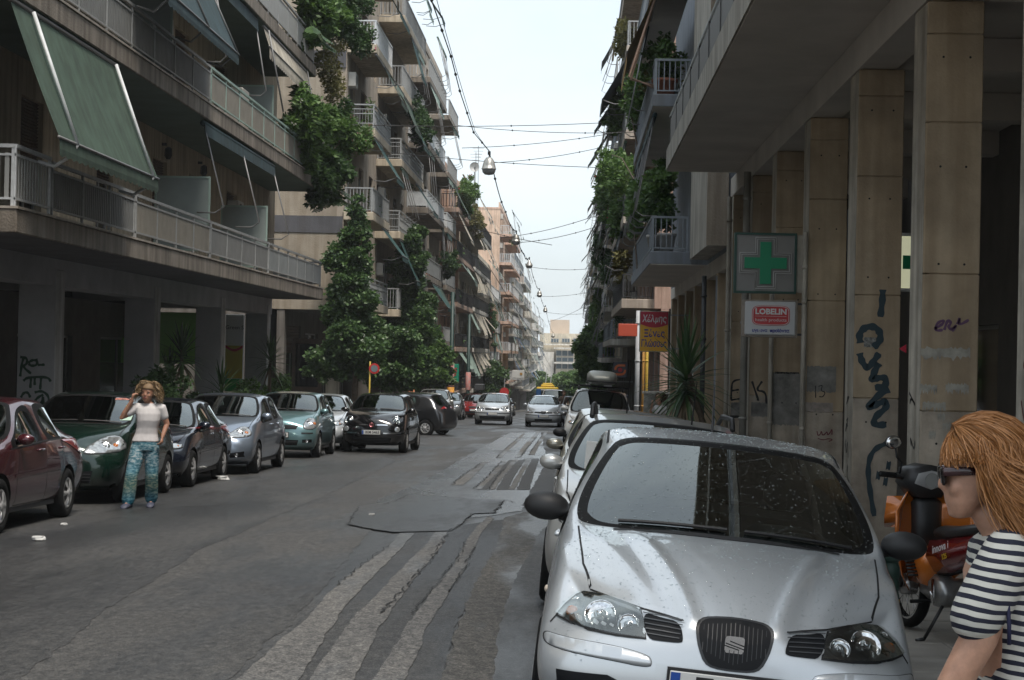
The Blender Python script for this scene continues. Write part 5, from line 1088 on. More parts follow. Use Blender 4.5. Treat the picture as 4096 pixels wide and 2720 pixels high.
# ================================================================== POLES AND SIGNS DOWN THE STREET
def d5(x, y): return (1700 + x / 2.24) / 4, (900 + y / 2.24) / 4
GRNP = mat('pole dark green', (.012, .04, .035), .5, var=.2, scale=4); STK = mat('poster white red', (.55, .5, .47), .7, var=.5, scale=6, col2=(.5, .12, .1)); STY = mat('poster orange', (.55, .25, .03), .7, var=.5, scale=5)
for k, (cx_, ytop, y_, lb, h_) in enumerate(((232, 600, 97, 'dark green pole with red and orange posters by the green shop sign', 8.2), (385, 800, 118, 'dark green pole with one poster below the cream awnings', 8.0), (620, 990, 158, 'dark green pole with a poster before the pink block', 8.0))):
    p = at_y(*d5(cx_, 1450), y_); zb = zpl(y_); x_ = max(p.x, -7.6) if k < 2 else p.x; x_ = p.x; e = empty('street_pole', (x_, y_, zb), 0, lb, 'pole', 'street poles'); pt = at_y(*d5(cx_, ytop), y_)
    MB().tube([(x_, y_, zb), (x_, y_, zb + .8), (x_, y_, max(pt.z, zb + 5))], [.16, .13, .1], 10).build('pole', GRNP, e, True); MB().lathe([(.17, 1.7), (.17, 2.9), (.16, 2.9)], (x_, y_, zb), 12).build('poster', STK, e, True)
    if k == 0: MB().lathe([(.19, .75), (.19, 1.65), (.17, 1.65)], (x_, y_, zb), 12).build('poster', STY, e, True)
def board(label, u0, v0, u1, v1, y, m, th=.2, name='shop_sign', frame=None, cat='sign'):
    a = at_y(u0, v1, y); b = at_y(u1, v0, y); e = empty(name, ((a.x + b.x) / 2, y, a.z), 0, label, cat); MB().bbox(a.x, b.x, y, y + th, a.z, b.z, .015).build('panel', m, e)
    if frame: MB().box(a.x - .03, b.x + .03, y + .02, y + th - .02, a.z - .03, b.z + .03).build('frame', frame, e)
    return e, a, b
e, a, b = board('green shop sign with red Greek lettering behind a pole', 443, 364, 459, 381.5, 99, mat('sign teal green', (.01, .25, .15), .4)); RL = mat('lettering red', (.5, .05, .05), .5)
text_on('lettering', 'αγιος', .3, TR((a.x + b.x) / 2, 98.98, b.z - .3) @ FACE_CAM, RL, e, .004, bold=.01, width=.7); text_on('lettering', 'ψητα', .26, TR((a.x + b.x) / 2, 98.98, b.z - .58) @ FACE_CAM, RL, e, .004, bold=.01, width=.6)
MB().box(a.x - 1.2, a.x, 99.05, 99.12, b.z - .2, b.z - .1).build('bracket', M_STEEL, e)
e, a, b = board('white sign with a gold emblem and dark lettering by the pink block', 512, 370.5, 524.5, 380, 150, mat('sign white', (.6, .6, .58))); text_on('lettering', 'ΕΤΥΛΙΑΝΟΣ', .2, TR((a.x + b.x) / 2, 149.97, a.z + .14) @ FACE_CAM, M_STEELD, e, .004, width=(b.x - a.x) * .9)
MB().lathe([(.12, 0), (.12, .01), (.02, .01)], (b.x - .28, 149.97, b.z - .3), 10, 'y', True).build('emblem', mat('emblem gold', (.4, .22, .04), .5), e)
e, a, b = board('dark blue shop sign far down on the left pavement', 536, 389, 541, 402, 190, BLU)
e, a, b = board('grey bus shelter roof on the left pavement', 474.5, 384.5, 483, 390, 120, M_STEELD, 2.5, 'bus_shelter', cat='shelter'); MB().tube([(a.x + .1, 120.3, a.z), (a.x + .1, 120.3, zpl(120))], .05, 6).tube([(a.x + .1, 122.2, a.z), (a.x + .1, 122.2, zpl(122))], .05, 6).build('post', M_STEELD, e)
# no-parking roundel on a striped pole near the ficus
p = at_y(374.5, 368.5, 62.5); e = empty('road_sign', (p.x, 62.5, zpl(62.5)), 0, 'round red rimmed road sign on a yellow striped pole under the ficus', 'sign')
e.location.z = zg(62.5); MB().tube([(p.x - .17, 62.5, zg(62.5)), (p.x - .16, 62.5, p.z + .25)], .028, 8).build('pole', mat('pole yellow', (.5, .36, .05), .6, var=.3, scale=6), e, True)
MB().lathe([(.0, -.01), (.19, -.01), (.19, .01), (.0, .01)], (p.x, 62.44, p.z), 24, 'y').build('rim', mat('sign red', (.5, .03, .03)), e); MB().lathe([(.0, -.012), (.125, -.012)], (p.x, 62.435, p.z), 20, 'y').build('face', mat('sign dull blue', (.16, .2, .22), .5), e, fix=False)
p2 = at_y(*((1600 + 1232 / 2.951) / 4, (1450 + 350 / 2.951) / 4), 150); e = empty('road_sign', (p2.x, 150, zg(150)), 0, 'round red sign on a thin pole far down the left pavement', 'sign'); MB().tube([(p2.x, 150, zg(150)), (p2.x, 150, p2.z + 1.2)], .05, 6).build('pole', M_STEEL, e); MB().lathe([(.01, -.02), (.4, -.02), (.4, .02), (.01, .02)], (p2.x, 149.9, p2.z), 16, 'y').build('disc', mat('sign red', (.5, .03, .03)), e)
# right side signs
def bx(label, ua, va, ub, vb, y, m, th, nm='shop_sign'): return board(label, ua, va, ub, vb, y, m, th, nm)
e, a, b = bx('plain orange red box sign beside the school sign', 618.4, 324, 637.5, 336, 64, mat('sign orange red', (.5, .085, .045), .45), 1.1)
e, a, b = bx('dark square sign with an orange S shaped emblem around a red dot', 612.8, 362.3, 627.6, 377.5, 72, mat('sign charcoal', (.03, .035, .05), .4), .2)
ORG = mat('emblem orange', (.55, .12, .02), .4); cx_, cz_ = (a.x + b.x) / 2, (a.z + b.z) / 2; q = (b.x - a.x) / 2
def arc_strip(pts, wd, nm, m, par, y):
    V = []; Fq = []; P = [Vector(p_) for p_ in pts]
    for i, p_ in enumerate(P):
        d = P[min(i + 1, len(P) - 1)] - P[max(0, i - 1)]; n = Vector((-d.y, d.x)).normalized() * wd
        V += [((p_ + n).x, y, (p_ + n).y), ((p_ - n).x, y, (p_ - n).y)]
        if i: Fq.append((2 * i - 2, 2 * i - 1, 2 * i + 1, 2 * i))
    return MB().add(V, Fq).build(nm, m, par, fix=False)
arc_strip([(cx_ + q * .68, cz_ + q * .62), (cx_ - q * .1, cz_ + q * .62)] + [(cx_ - q * .12 + q * .55 * math.cos(t), cz_ + q * .07 + q * .55 * math.sin(t)) for t in np.linspace(R(95), R(190), 7)], q * .15, 'emblem', ORG, e, 71.985)
arc_strip([(cx_ - q * .68, cz_ - q * .62), (cx_ + q * .1, cz_ - q * .62)] + [(cx_ + q * .12 + q * .55 * math.cos(t), cz_ - q * .07 + q * .55 * math.sin(t)) for t in np.linspace(R(-85), R(10), 7)], q * .15, 'emblem', ORG, e, 71.985)
MB().lathe([(0, 0), (q * .3, 0)], (cx_, 71.98, cz_), 16, 'y').build('dot', mat('emblem red', (.4, .02, .03), .4), e, fix=False)
e, a, b = bx('dark blue totem with three white emblems on the right pavement', 620, 395, 628.5, 420, 62, mat('totem navy', (.012, .02, .05), .4), .15, 'totem_sign')
for k in range(3):
    zc = b.z - (b.z - a.z) * (.2 + .3 * k); MB().prism([((a.x + b.x) / 2 + .11 * math.cos(t), zc + .11 * math.sin(t)) for t in np.linspace(0, math.pi, 9)], 61.98, 61.99).build('emblem', SW, e)
MB().box(a.x + .05, b.x - .05, 62.02, 62.1, zpr(57) - .5, a.z).build('foot', M_STEELD, e)
e, a, b = bx('notice board plastered with torn posters on the side street corner', 643, 394, 669, 433, 58.5, mat('notice posters', (.1, .12, .1), .8, var=.8, scale=3.5, col2=(.5, .5, .46), detail=9), .12, 'notice_board'); MB().box(a.x - .05, b.x + .05, 58.45, 58.66, b.z, b.z + .08).build('top_rail', W_WHITE, e); MB().box(a.x, b.x, 58.52, 58.6, zg(58.5) - .2, a.z).build('foot', M_STEELD, e)
e, a, b = bx('small green cross sign below the orange emblem sign', 604, 380, 612, 387, 88, mat('sign white', (.6, .6, .58)), .1); MB().box((a.x + b.x) / 2 - .15, (a.x + b.x) / 2 + .15, 87.98, 87.99, a.z + .12, b.z - .12).build('green_cross', SGREEN, e); MB().box(b.x, 3, 88.03, 88.07, b.z - .1, b.z - .05).build('bracket', M_STEEL, e)
for (x, m_, r, nm) in ((2.75, mat('conduit yellow', (.5, .33, .05), .6, var=.3, scale=3), .06, 'gas_pipe'), (2.62, mat('conduit orange', (.42, .22, .05), .6, var=.3, scale=3), .05, 'gas_pipe'), (2.4, mat('conduit grey white', (.4, .41, .42), .6, var=.2, scale=3), .09, 'downpipe')): pipe(x, 65.9, zpr(65.9) - .1, 3.4, r, m_, R3, nm)
# roof aerials and dishes
AER = mat('aerial', (.2, .2, .2), .5, metal=.5)
for (u_, v0, v1, y_) in ((476, 152, 178, 150), (478.5, 146, 180, 152), (499, 206, 216, 205)):
    p = at_y(u_, v1, y_); t = at_y(u_, v0, y_); e = empty('roof_aerial', p, 0, 'rooftop aerial with cross bars on the %s' % ('cream block' if y_ < 152 else 'cream block, taller of two' if y_ < 200 else 'pink block'), 'aerial', 'roof aerials'); mb = MB().tube([(p.x, y_, p.z - 3), tuple(t)], .025, 5)
    for k in range(4): z = t.z - .2 - k * .25; mb.tube([(t.x - .5 + .08 * k, y_, z), (t.x + .5 - .08 * k, y_, z)], .015, 4)
    mb.build('mast', AER, e)
for (u_, v_, y_, r) in ((474.5, 167, 150, .42), (500.5, 216.5, 205, .4)):
    p = at_y(u_, v_, y_); e = empty('satellite_dish', p, 0, 'pale satellite dish on the roof of the %s block' % ('cream' if y_ < 200 else 'pink'), 'dish', 'satellite dishes'); MB().lathe([(.01, .18), (r * .5, .13), (r, 0), (r, -.03)], (p.x, p.y, p.z), 18, 'y').build('bowl', mat('dish grey', (.45, .45, .44), .5), e, True); MB().tube([(p.x, p.y + .15, p.z), (p.x, p.y + .3, p.z - 3.2)], .05, 6).build('mast', AER, e)
# ================================================================== CAR KIT
def paint(name, col, metal=.55, rough=.28, flake=True):
    if name in MATS: return MATS[name]
    m = mat(name, col, rough, metal, coat=1.0, var=.05, scale=3)
    return m
C_GLASS = glass_mat('car glass', (.42, .52, .48)); C_GLASSD = glass_mat('car glass tinted', (.12, .15, .14))
C_TRIM = mat('black trim plastic', (.014, .014, .015), .55); C_SEAL = mat('rubber seal', (.006, .006, .006), .6, spec=.15); C_TYRE = mat('tyre rubber', (.009, .009, .009), .9, bump=.2, bscale=60, spec=.2)
C_RIM = mat('alloy rim', (.5, .5, .5), .35, .35, var=.12, scale=9); C_RIMD = mat('rim recess', (.03, .03, .03), .7); C_CHROME = mat('chrome', (.75, .75, .76), .08, 1.0)
C_LENS = mat('headlamp lens', (.42, .44, .45), .12, .55, coat=1.0, var=.5, scale=24); C_LAMPD = mat('headlamp dark housing', (.03, .032, .034), .2, coat=1.0); C_AMBER = mat('indicator amber', (.45, .13, .02), .25, coat=1.0); C_RED = mat('tail lamp red', (.3, .01, .012), .2, coat=1.0)
C_INT = mat('car interior', (.05, .05, .052), .85); C_SEAT = mat('seat cloth', (.05, .05, .055), .9); C_PLATE = mat('number plate', (.62, .62, .6), .4); C_GRILLE = mat('grille black', (.008, .009, .011), .6, spec=.2); C_GAP = mat('panel gap', (.01, .01, .011), .7)
TL = [1.0, .90, .62, .36, .12, 0.0]       # skirt levels, top to bottom
def car_cage(P):
    """deck grid (12 stations x 11 rows) plus a skirt of rings; returns verts, faces, tags"""
    W = P['w'] / 2; L = P['l']; nose = P['nose']; hoodz = P['hood']; cowl = P['cowl']; hdr = P['hdr']; rf = P['roof']; rr = P['rr']; rg = P['rg']; tail = P['tail']; belt = P['belt']; beltr = P.get('beltr', belt + .05); wr = P['wr'] / 2
    fr = [0, .3, .58, .80, .92, 1.0]
    bp = P['bp']      # y of B pillar, then end of rear side glass
    def hood_row(y, zc, ze, we, sweep, k):
        rows = []
        for j, q in enumerate(fr):
            z = zc + (ze - zc) * q ** 2.2 + (P.get('rib', 0) * (.9 if j == 2 else .35 if j == 1 else 0)); rows.append((q * we, y + sweep * q ** 2.4, z))
        return rows
    S = []
    S.append(hood_row(0.0, nose, nose - .03, W * .78, P.get('swp', .42), 0))
    S.append(hood_row(cowl * .22, nose + (hoodz - nose) * .42, nose + (hoodz - nose) * .28, W * .88, P.get('swp', .42) * .62, 1))
    S.append(hood_row(cowl * .6, nose + (hoodz - nose) * .8, nose + (hoodz - nose) * .72, W * .93, .2, 2))
    wc = W * P.get('wcf', .945)
    S.append([(0, cowl, hoodz), (wc * .33, cowl + .012, hoodz), (wc * .66, cowl + .06, hoodz - .005), (wc * .965, cowl + .15, hoodz - .012), (wc * 1.0, cowl + .18, hoodz - .015), (W * .965, cowl + .22, belt - .03)])
    def roof_row(y, z, w_, zb, wb, crown=.035, yb=0.0, cant=.1):
        return [(0, y, z), (w_ * .34, y + yb * .12, z - crown * .12), (w_ * .66, y + yb * .45, z - crown * .45), (w_ * .9, y + yb, z - crown), (w_, y + yb * 1.15, z - crown - cant * .42), (wb, y + yb * 1.3, zb)]
    h = roof_row(hdr, rf - .045, wr * .97, belt, W * .955, .035, .12, .13); c3 = S[3]
    mid = [((a[0] + b[0]) / 2 + (.02 if j > 2 else 0), (a[1] + b[1]) / 2, (a[2] + b[2]) / 2 + (.02 if j < 4 else 0)) for j, (a, b) in enumerate(zip(c3, h))]; mid[5] = ((c3[5][0] + h[5][0]) / 2, (c3[5][1] + h[5][1]) / 2, (c3[5][2] + h[5][2]) / 2)
    S.append(mid); S.append(h)
    S.append(roof_row(bp[0], rf, wr, belt + (beltr - belt) * .35, W * .96)); S.append(roof_row(bp[0] + .07, rf, wr, belt + (beltr - belt) * .4, W * .96))
    S.append(roof_row(bp[1], rf - .015, wr * .985, beltr, W * .945)); S.append(roof_row(rr, rf - .05, wr * .95, beltr + .02, W * .92, .04, -.05))
    wg = W * .80
    S.append([(0, rg, P['rgz']), (wg * .34, rg - .01, P['rgz']), (wg * .66, rg - .04, P['rgz'] - .005), (wg * .92, rg - .1, P['rgz'] - .01), (wg * .98, rg - .12, P['rgz'] - .012), (W * .90, rg - .14, P['rgz'] - .03)])
    S.append([(q * W * .80, tail - P.get('tsw', .16) * q ** 2.4, P['tz'] - .02 * q) for q in fr])
    N = len(S) - 1; V = []; idx = {}
    for i, rows in enumerate(S):
        for j in range(-5, 6):
            x, y, z = rows[abs(j)]; idx[i, j] = len(V); V.append((math.copysign(x, j) if j else 0, y, z))
    F = []; T = []
    def ftag(i, j):      # j = column between row j and j+1
        a = min(abs(j), abs(j + 1))
        if i in (3, 4) and a <= 2: return 'windscreen'
        if i in (3, 4, 5) and a == 4: return 'side_front'
        if i == 7 and a == 4: return 'side_rear'
        if i == 8 and a == 4 and P.get('qglass'): return 'side_rear'
        if i == 9 and a <= 2: return 'rear_window'
        return 'body'
    for i in range(N):
        for j in range(-5, 5): F.append((idx[i, j], idx[i, j + 1], idx[i + 1, j + 1], idx[i + 1, j])); T.append(ftag(i, j))
    per = [(0, j) for j in range(-5, 6)] + [(i, 5) for i in range(1, N + 1)] + [(N, j) for j in range(4, -6, -1)] + [(i, -5) for i in range(N - 1, 0, -1)]
    prev = [idx[p] for p in per]; zb = P.get('clear', .19); bf = P.get('bf', .10); br = P.get('br', .08)
    OUT = [0, .45, 1.0, .96, .55, .1]; FB = P.get('fb', [0, .45, .95, 1.0, .75, .2]); RB = [0, .3, .7, 1.0, .8, .3]
    for l in range(1, 6):
        cur = []
        for (i, j) in per:
            x0, y0, z0 = V[idx[i, j]]; t = TL[l]; z = zb + t * (z0 - zb)
            if i == 0:
                q = abs(j) / 5; sx = (W * .78 + (W * .985 - W * .78) * min(1, OUT[l] * 1.0)) * fr[abs(j)]; y = -bf * FB[l] + P.get('swp', .42) * q ** 2.6 * (1.0 - .35 * min(1, OUT[l])) ; x = math.copysign(sx, j) if j else 0
                if l == 5: y += .15
            elif i == N:
                q = abs(j) / 5; sx = (W * .80 + (W * .97 - W * .80) * min(1, OUT[l])) * fr[abs(j)]; y = P['tail'] + br * RB[l] - P.get('tsw', .16) * q ** 2.4 * .8; x = math.copysign(sx, j) if j else 0
                if l == 5: y -= .12
            else:
                wmax = W * (1.0 if 3 <= i <= 9 else .992); xs = abs(x0) + (wmax - abs(x0)) * OUT[l]; 
                if l >= 4: xs = wmax * (.965 if l == 4 else .86)
                x = math.copysign(xs, j); y = y0 if i > 2 else y0 * (1 - .0 * l)
                if i in (1, 2): y = y0 - .05 * l * (1 if i == 1 else .3)
            cur.append(len(V)); V.append((x, y, z))
        n = len(per)
        for k in range(n): F.append((prev[k], cur[k], cur[(k + 1) % n], prev[(k + 1) % n])); T.append('body')
        prev = cur
    return V, F, T, idx, per
def poly_tri(poly, step):
    P2 = [Vector(p) for p in poly]; n = len(P2); pts = []
    for i in range(n):
        a, b = P2[i], P2[(i + 1) % n]; k = max(1, int((b - a).length / step))
        for j in range(k): pts.append(a.lerp(b, j / k))
    m = len(pts); x0, x1 = min(p.x for p in pts), max(p.x for p in pts); y0, y1 = min(p.y for p in pts), max(p.y for p in pts)
    def inside(p):
        c = False
        for i in range(m):
            a, b = pts[i], pts[i - 1]
            if (a.y > p.y) != (b.y > p.y) and p.x < (b.x - a.x) * (p.y - a.y) / (b.y - a.y) + a.x: c = not c
        return c
    extra = []; yy = y0 + step * .5
    while yy < y1:
        xx = x0 + step * .5
        while xx < x1:
            q = Vector((xx, yy))
            if inside(q): extra.append(q)
            xx += step
        yy += step
    r = delaunay_2d_cdt(pts + extra, [], [list(range(m))], 1, 1e-6)
    return r[0], r[2]
def smooth_poly(pts, n=3, closed=True):
    """Chaikin corner cutting"""
    P = [Vector(p) for p in pts]
    for _ in range(n):
        Q = []
        for i in range(len(P) if closed else len(P) - 1):
            a, b = P[i], P[(i + 1) % len(P)]; Q += [a.lerp(b, .25), a.lerp(b, .75)]
        P = Q if closed else [P[0]] + Q + [P[-1]]
    return [tuple(p) for p in P]
class Car:
    def __init__(s, P, name, label, cat, paintm, group=None, sub=2):
        s.P = P; s.root = empty(name, (0, 0, 0), 0, label, cat, group); s.paint = paintm
        V, F, T, idx, per = car_cage(P); bm = bmesh.new(); vs = [bm.verts.new(v) for v in V]; bm.verts.ensure_lookup_table()
        names = ['body', 'windscreen', 'side_front', 'side_rear', 'rear_window', 'seal']; fl = {}
        for f, t in zip(F, T):
            bf = bm.faces.new([vs[i] for i in f]); bf.material_index = names.index(t); bf.smooth = True; fl.setdefault(t, []).append(bf)
        bmesh.ops.recalc_face_normals(bm, faces=bm.faces)
        if max(bm.faces, key=lambda f: f.calc_center_median().z).normal.z < 0: bmesh.ops.reverse_faces(bm, faces=bm.faces)
        cl = bm.edges.layers.float.new('crease_edge')
        for (a, b) in [(('r', i), None) for i in range(0)]: pass
        def crease(i0, j0, i1, j1, v):
            e = bm.edges.get((vs[idx[i0, j0]], vs[idx[i1, j1]]))
            if e: e[cl] = v
        for sg in (-1, 1):
            for i in range(3): crease(i, 5 * sg, i + 1, 5 * sg, .35)
            for i in range(3, 10): crease(i, 5 * sg, i + 1, 5 * sg, .55); crease(i, 4 * sg, i + 1, 4 * sg, .35)
            for j in range(3): crease(3, j * sg, 3, (j + 1) * sg, .6); crease(5, j * sg, 5, (j + 1) * sg, .3); crease(9, j * sg, 9, (j + 1) * sg, .5); crease(10, j * sg, 10, (j + 1) * sg, .5)
            for j in range(5): crease(0, j * sg, 0, (j + 1) * sg, P.get('nosecr', .25))
        for t in ('windscreen', 'side_front', 'side_rear', 'rear_window'):
            fs = fl.get(t, []); left = [f for f in fs if f.calc_center_median().x < 0]; right = [f for f in fs if f.calc_center_median().x >= 0]
            for grp in ([fs] if t in ('windscreen', 'rear_window') else [left, right]):
                if not grp: continue
                r = bmesh.ops.inset_region(bm, faces=grp, thickness=P.get('seal', .017), depth=0, use_even_offset=True)
                for f in r['faces']: f.material_index = 5
        me = bpy.data.meshes.new('cage'); bm.to_mesh(me); bm.free()
        for n_ in names: me.materials.append(C_TRIM)
        o = bpy.data.objects.new('cage', me); COL.objects.link(o); md = o.modifiers.new('s', 'SUBSURF'); md.levels = sub; md.render_levels = sub
        dg = bpy.context.evaluated_depsgraph_get(); em = bpy.data.meshes.new_from_object(o.evaluated_get(dg)); bpy.data.objects.remove(o); bpy.data.meshes.remove(me)
        bm = bmesh.new(); bm.from_mesh(em); bpy.data.meshes.remove(em)
        if P.get('deform'):
            for v in bm.verts: P['deform'](v)
        s.wr = P['tyre'] / 2; s.ar = s.wr + P.get('arch', .045); zc = s.wr
        # wheel arches: cut the skirt inside the arch circle and pull the rim onto the circle
        for yc in P['axle']:
            kill = [f for f in bm.faces if abs(f.calc_center_median().x) > P['w'] * .3 and math.hypot(f.calc_center_median().y - yc, f.calc_center_median().z - zc) < s.ar and f.material_index == 0]
            bmesh.ops.delete(bm, geom=kill, context='FACES')
            bd = set(v for e in bm.edges if e.is_boundary for v in e.verts)
            for v in bd:
                d = math.hypot(v.co.y - yc, v.co.z - zc)
                if .5 * s.ar < d < s.ar * 1.35 and v.co.z > P.get('clear', .19) + .03 and abs(v.co.x) > P['w'] * .3:
                    v.co.y = yc + (v.co.y - yc) * s.ar / d; v.co.z = zc + (v.co.z - zc) * s.ar / d
            edges = [e for e in bm.edges if e.is_boundary and all(abs(math.hypot(v.co.y - yc, v.co.z - zc) - s.ar) < .004 for v in e.verts)]
            r = bmesh.ops.extrude_edge_only(bm, edges=edges)
            for v in [g for g in r['geom'] if isinstance(g, bmesh.types.BMVert)]: v.co.x -= math.copysign(.22, v.co.x)
            for f in [g for g in r['geom'] if isinstance(g, bmesh.types.BMFace)]: f.material_index = 5
        bm.normal_update(); s.bvh = BVHTree.FromBMesh(bm)
        mats = {'body': paintm, 'windscreen': P.get('glass', C_GLASS), 'side_front': P.get('glass', C_GLASS), 'side_rear': P.get('glassr', P.get('glass', C_GLASS)), 'rear_window': P.get('glass', C_GLASS), 'seal': C_SEAL}
        out = {'body': 'body', 'windscreen': 'windscreen', 'side_front': 'side_window', 'side_rear': 'side_window', 'rear_window': 'rear_window', 'seal': 'window_seal'}
        s.parts = {}
        for k, n_ in enumerate(names):
            for sg in ((-1, 1) if n_ in ('side_front', 'side_rear') else (0,)):
                fs = [f for f in bm.faces if f.material_index == k and (sg == 0 or f.calc_center_median().x * sg > 0)]
                if not fs: continue
                vi = {}; VV = []; FF = []
                for f in fs:
                    q = []
                    for v in f.verts:
                        if v not in vi: vi[v] = len(VV); VV.append(v.co[:])
                        q.append(vi[v])
                    FF.append(q)
                pm = bpy.data.meshes.new(out[n_]); pm.from_pydata(VV, [], FF); s.parts[n_] = link(out[n_], pm, mats[n_], s.root, True)
        bm.free()
        s.wheels(); s.interior()
    def add(s, mb, name, m, parent=None, smooth=False): return mb.build(name, m, parent or s.root, smooth, world=False)
    # --- shapes laid on the body
    def hit(s, o, d):
        r = s.bvh.ray_cast(Vector(o), Vector(d)); return r[0], r[1]
    def patch(s, poly, view, name, m, off=.004, step=.045, sub=True, parent=None, smooth=True, depth=None):
        """polygon projected on the body: view 'f' (x,z), 'b' (x,z), 'l'/'r' (y,z), 't' (x,y)"""
        pts, tris = poly_tri(poly, step); V = []
        for p in pts:
            if view == 'f': o, d = (p.x, -2, p.y), (0, 1, 0)
            elif view == 'b': o, d = (p.x, s.P['l'] + 2, p.y), (0, -1, 0)
            elif view == 'l': o, d = (-3, p.x, p.y), (1, 0, 0)
            elif view == 'r': o, d = (3, p.x, p.y), (-1, 0, 0)
            else: o, d = (p.x, p.y, 4), (0, 0, -1)
            h, n = s.hit(o, d)
            if h is None: h = Vector(V[-1]) if V else Vector((p.x, .3, p.y)) if view in 'fb' else Vector((0, p.x, p.y)); n = Vector((0, 0, 0)); V.append(tuple(h)); continue
            if n.dot(Vector(d)) > 0: n = -n
            V.append(tuple(h + n * off))
        me = bpy.data.meshes.new(name); me.from_pydata(V, [], [tuple(t) for t in tris])
        bm = bmesh.new(); bm.from_mesh(me); bmesh.ops.recalc_face_normals(bm, faces=bm.faces)
        ref = {'f': Vector((0, -1, 0)), 'b': Vector((0, 1, 0)), 'l': Vector((-1, 0, 0)), 'r': Vector((1, 0, 0)), 't': Vector((0, 0, 1))}[view]
        if sum((f.normal.dot(ref) * f.calc_area() for f in bm.faces)) < 0: bmesh.ops.reverse_faces(bm, faces=bm.faces)
        if depth:
            be = [e for e in bm.edges if e.is_boundary]; r = bmesh.ops.extrude_edge_only(bm, edges=be)
            for v in [g for g in r['geom'] if isinstance(g, bmesh.types.BMVert)]: v.co -= ref * depth
        bm.to_mesh(me); bm.free()
        return link(name, me, m, parent or s.root, smooth)
    def line(s, pts, view, wd=.006, name='panel_gap', m=None, off=.0025, closed=False):
        P = [Vector(p) for p in pts]; 
        if closed: P.append(P[0])
        Q = []
        for a, b in zip(P[:-1], P[1:]):
            k = max(1, int((b - a).length / .05))
            for j in range(k): Q.append(a.lerp(b, j / k))
        Q.append(P[-1]); V = []; F = []; ok = []
        for i, p in enumerate(Q):
            d = Q[min(i + 1, len(Q) - 1)] - Q[max(i - 1, 0)]; n2 = Vector((-d.y, d.x)).normalized() * wd / 2
            for q in (p + n2, p - n2):
                if view == 'f': o, dd = (q.x, -2, q.y), (0, 1, 0)
                elif view == 'l': o, dd = (-3, q.x, q.y), (1, 0, 0)
                elif view == 'r': o, dd = (3, q.x, q.y), (-1, 0, 0)
                elif view == 'b': o, dd = (q.x, s.P['l'] + 2, q.y), (0, -1, 0)
                else: o, dd = (q.x, q.y, 4), (0, 0, -1)
                h, n = s.hit(o, dd)
                if h is None: V.append((0, 0, -5)); ok.append(False)
                else:
                    if n.dot(Vector(dd)) > 0: n = -n
                    V.append(tuple(h + n * off)); ok.append(True)
            if i and all(ok[-4:]): F.append((2 * i - 2, 2 * i - 1, 2 * i + 1, 2 * i))
        used = sorted(set(i for f in F for i in f)); mp_ = {o_: k for k, o_ in enumerate(used)}
        me = bpy.data.meshes.new(name); me.from_pydata([V[i] for i in used], [], [tuple(mp_[i] for i in f) for f in F]); return link(name, me, m or C_GAP, s.root)
    def both(s, fn, poly, *a, **k):
        for sg in (1, -1): fn([(x * sg, z) for x, z in poly], *a, **k)
    def sides(s, fn, poly, *a, **k):
        for v in 'lr': fn(poly, v, *a, **k)
    def wheels(s):
        P = s.P; r = s.wr; wd = P.get('tw', .18); n = 28; ns = P.get('spokes', 6); key = ('wheel', round(r, 3), ns, P.get('rimk', 0))
        steer = P.get('steer', 0.0); hw = P['w'] / 2 - .015
        if key not in WHEELC:
            rr = r * P.get('rimf', .62)
            ty = MB().lathe([(rr, .0), (rr + .01, .012), (r - .05, .018), (r - .018, .002), (r, -.035), (r, -wd + .035), (r - .02, -wd), (rr, -wd)], n=n, axis='x')
            rim = MB(); rim.lathe([(rr, -.002), (rr - .012, .008), (rr - .03, .002), (rr - .04, -.03)], n=n, axis='x')
            for k in range(ns):
                a = 2 * math.pi * k / ns; hwid = math.pi / ns * P.get('spw', .5); V = []
                for (q, w_, x_) in ((.045, .32, .012), (.09, .26, .014), (rr * .6, .17 * 1.2, .008), (rr - .02, .2, .0)):
                    w2_ = hwid * (1.25 if q < .06 else 1.0 if q < .15 else .8)
                    V += [(x_, q * math.cos(a - w2_), q * math.sin(a - w2_)), (x_ + .012, q * math.cos(a), q * math.sin(a)), (x_, q * math.cos(a + w2_), q * math.sin(a + w2_))]
                rim.add(V, [f for i in range(3) for f in ((i * 3, i * 3 + 1, i * 3 + 4, i * 3 + 3), (i * 3 + 1, i * 3 + 2, i * 3 + 5, i * 3 + 4))])
            rim.lathe([(.06, .01), (.05, .024), (.02, .028), (.001, .028)], n=14, axis='x')
            back = MB().lathe([(.0, -.035), (rr - .03, -.03)], n=n, axis='x')
            WHEELC[key] = (ty.build('wheel', C_TYRE, None, True), rim.build('rim', C_RIM, None, True), back.build('rim_recess', C_RIMD, None, fix=False))
            for o in WHEELC[key]: COL.objects.unlink(o)
        ty, rim, back = WHEELC[key]
        for ai, yc in enumerate(P['axle']):
            for sg in (1, -1):
                w_ = ty.copy(); COL.objects.link(w_); w_.parent = s.root; w_.location = (sg * hw, yc, r - .005); w_.rotation_euler = (0, 0, (0 if sg > 0 else math.pi) + (steer if ai == 0 else 0))
                for c in (rim, back): q = c.copy(); COL.objects.link(q); q.parent = w_
    def interior(s):
        P = s.P; W = P['w'] / 2; cw = P['cowl']; b = P['belt']; zf = .25
        s.add(MB().box(-W * .86, W * .86, cw + .15, P['rg'] - .15, zf, zf + .05).box(-W * .72, W * .72, .3, P['l'] - .25, .2, .26).box(-W * .93, W * .93, P['axle'][0] + .4, P['axle'][1] - .4, .2, .255), 'floor', C_INT)  # widest plate added to block light and darken the ground under the car
        s.add(MB().bbox(-W * .8, W * .8, cw + .12, cw + .5, b - .28, b - .02, .06), 'dashboard', C_INT, None, True)
        if P.get('simple'): 
            s.add(MB().bbox(-W * .8, W * .8, cw + 1.0, cw + 1.2, zf, b + .1, .05), 'seat', C_SEAT); return
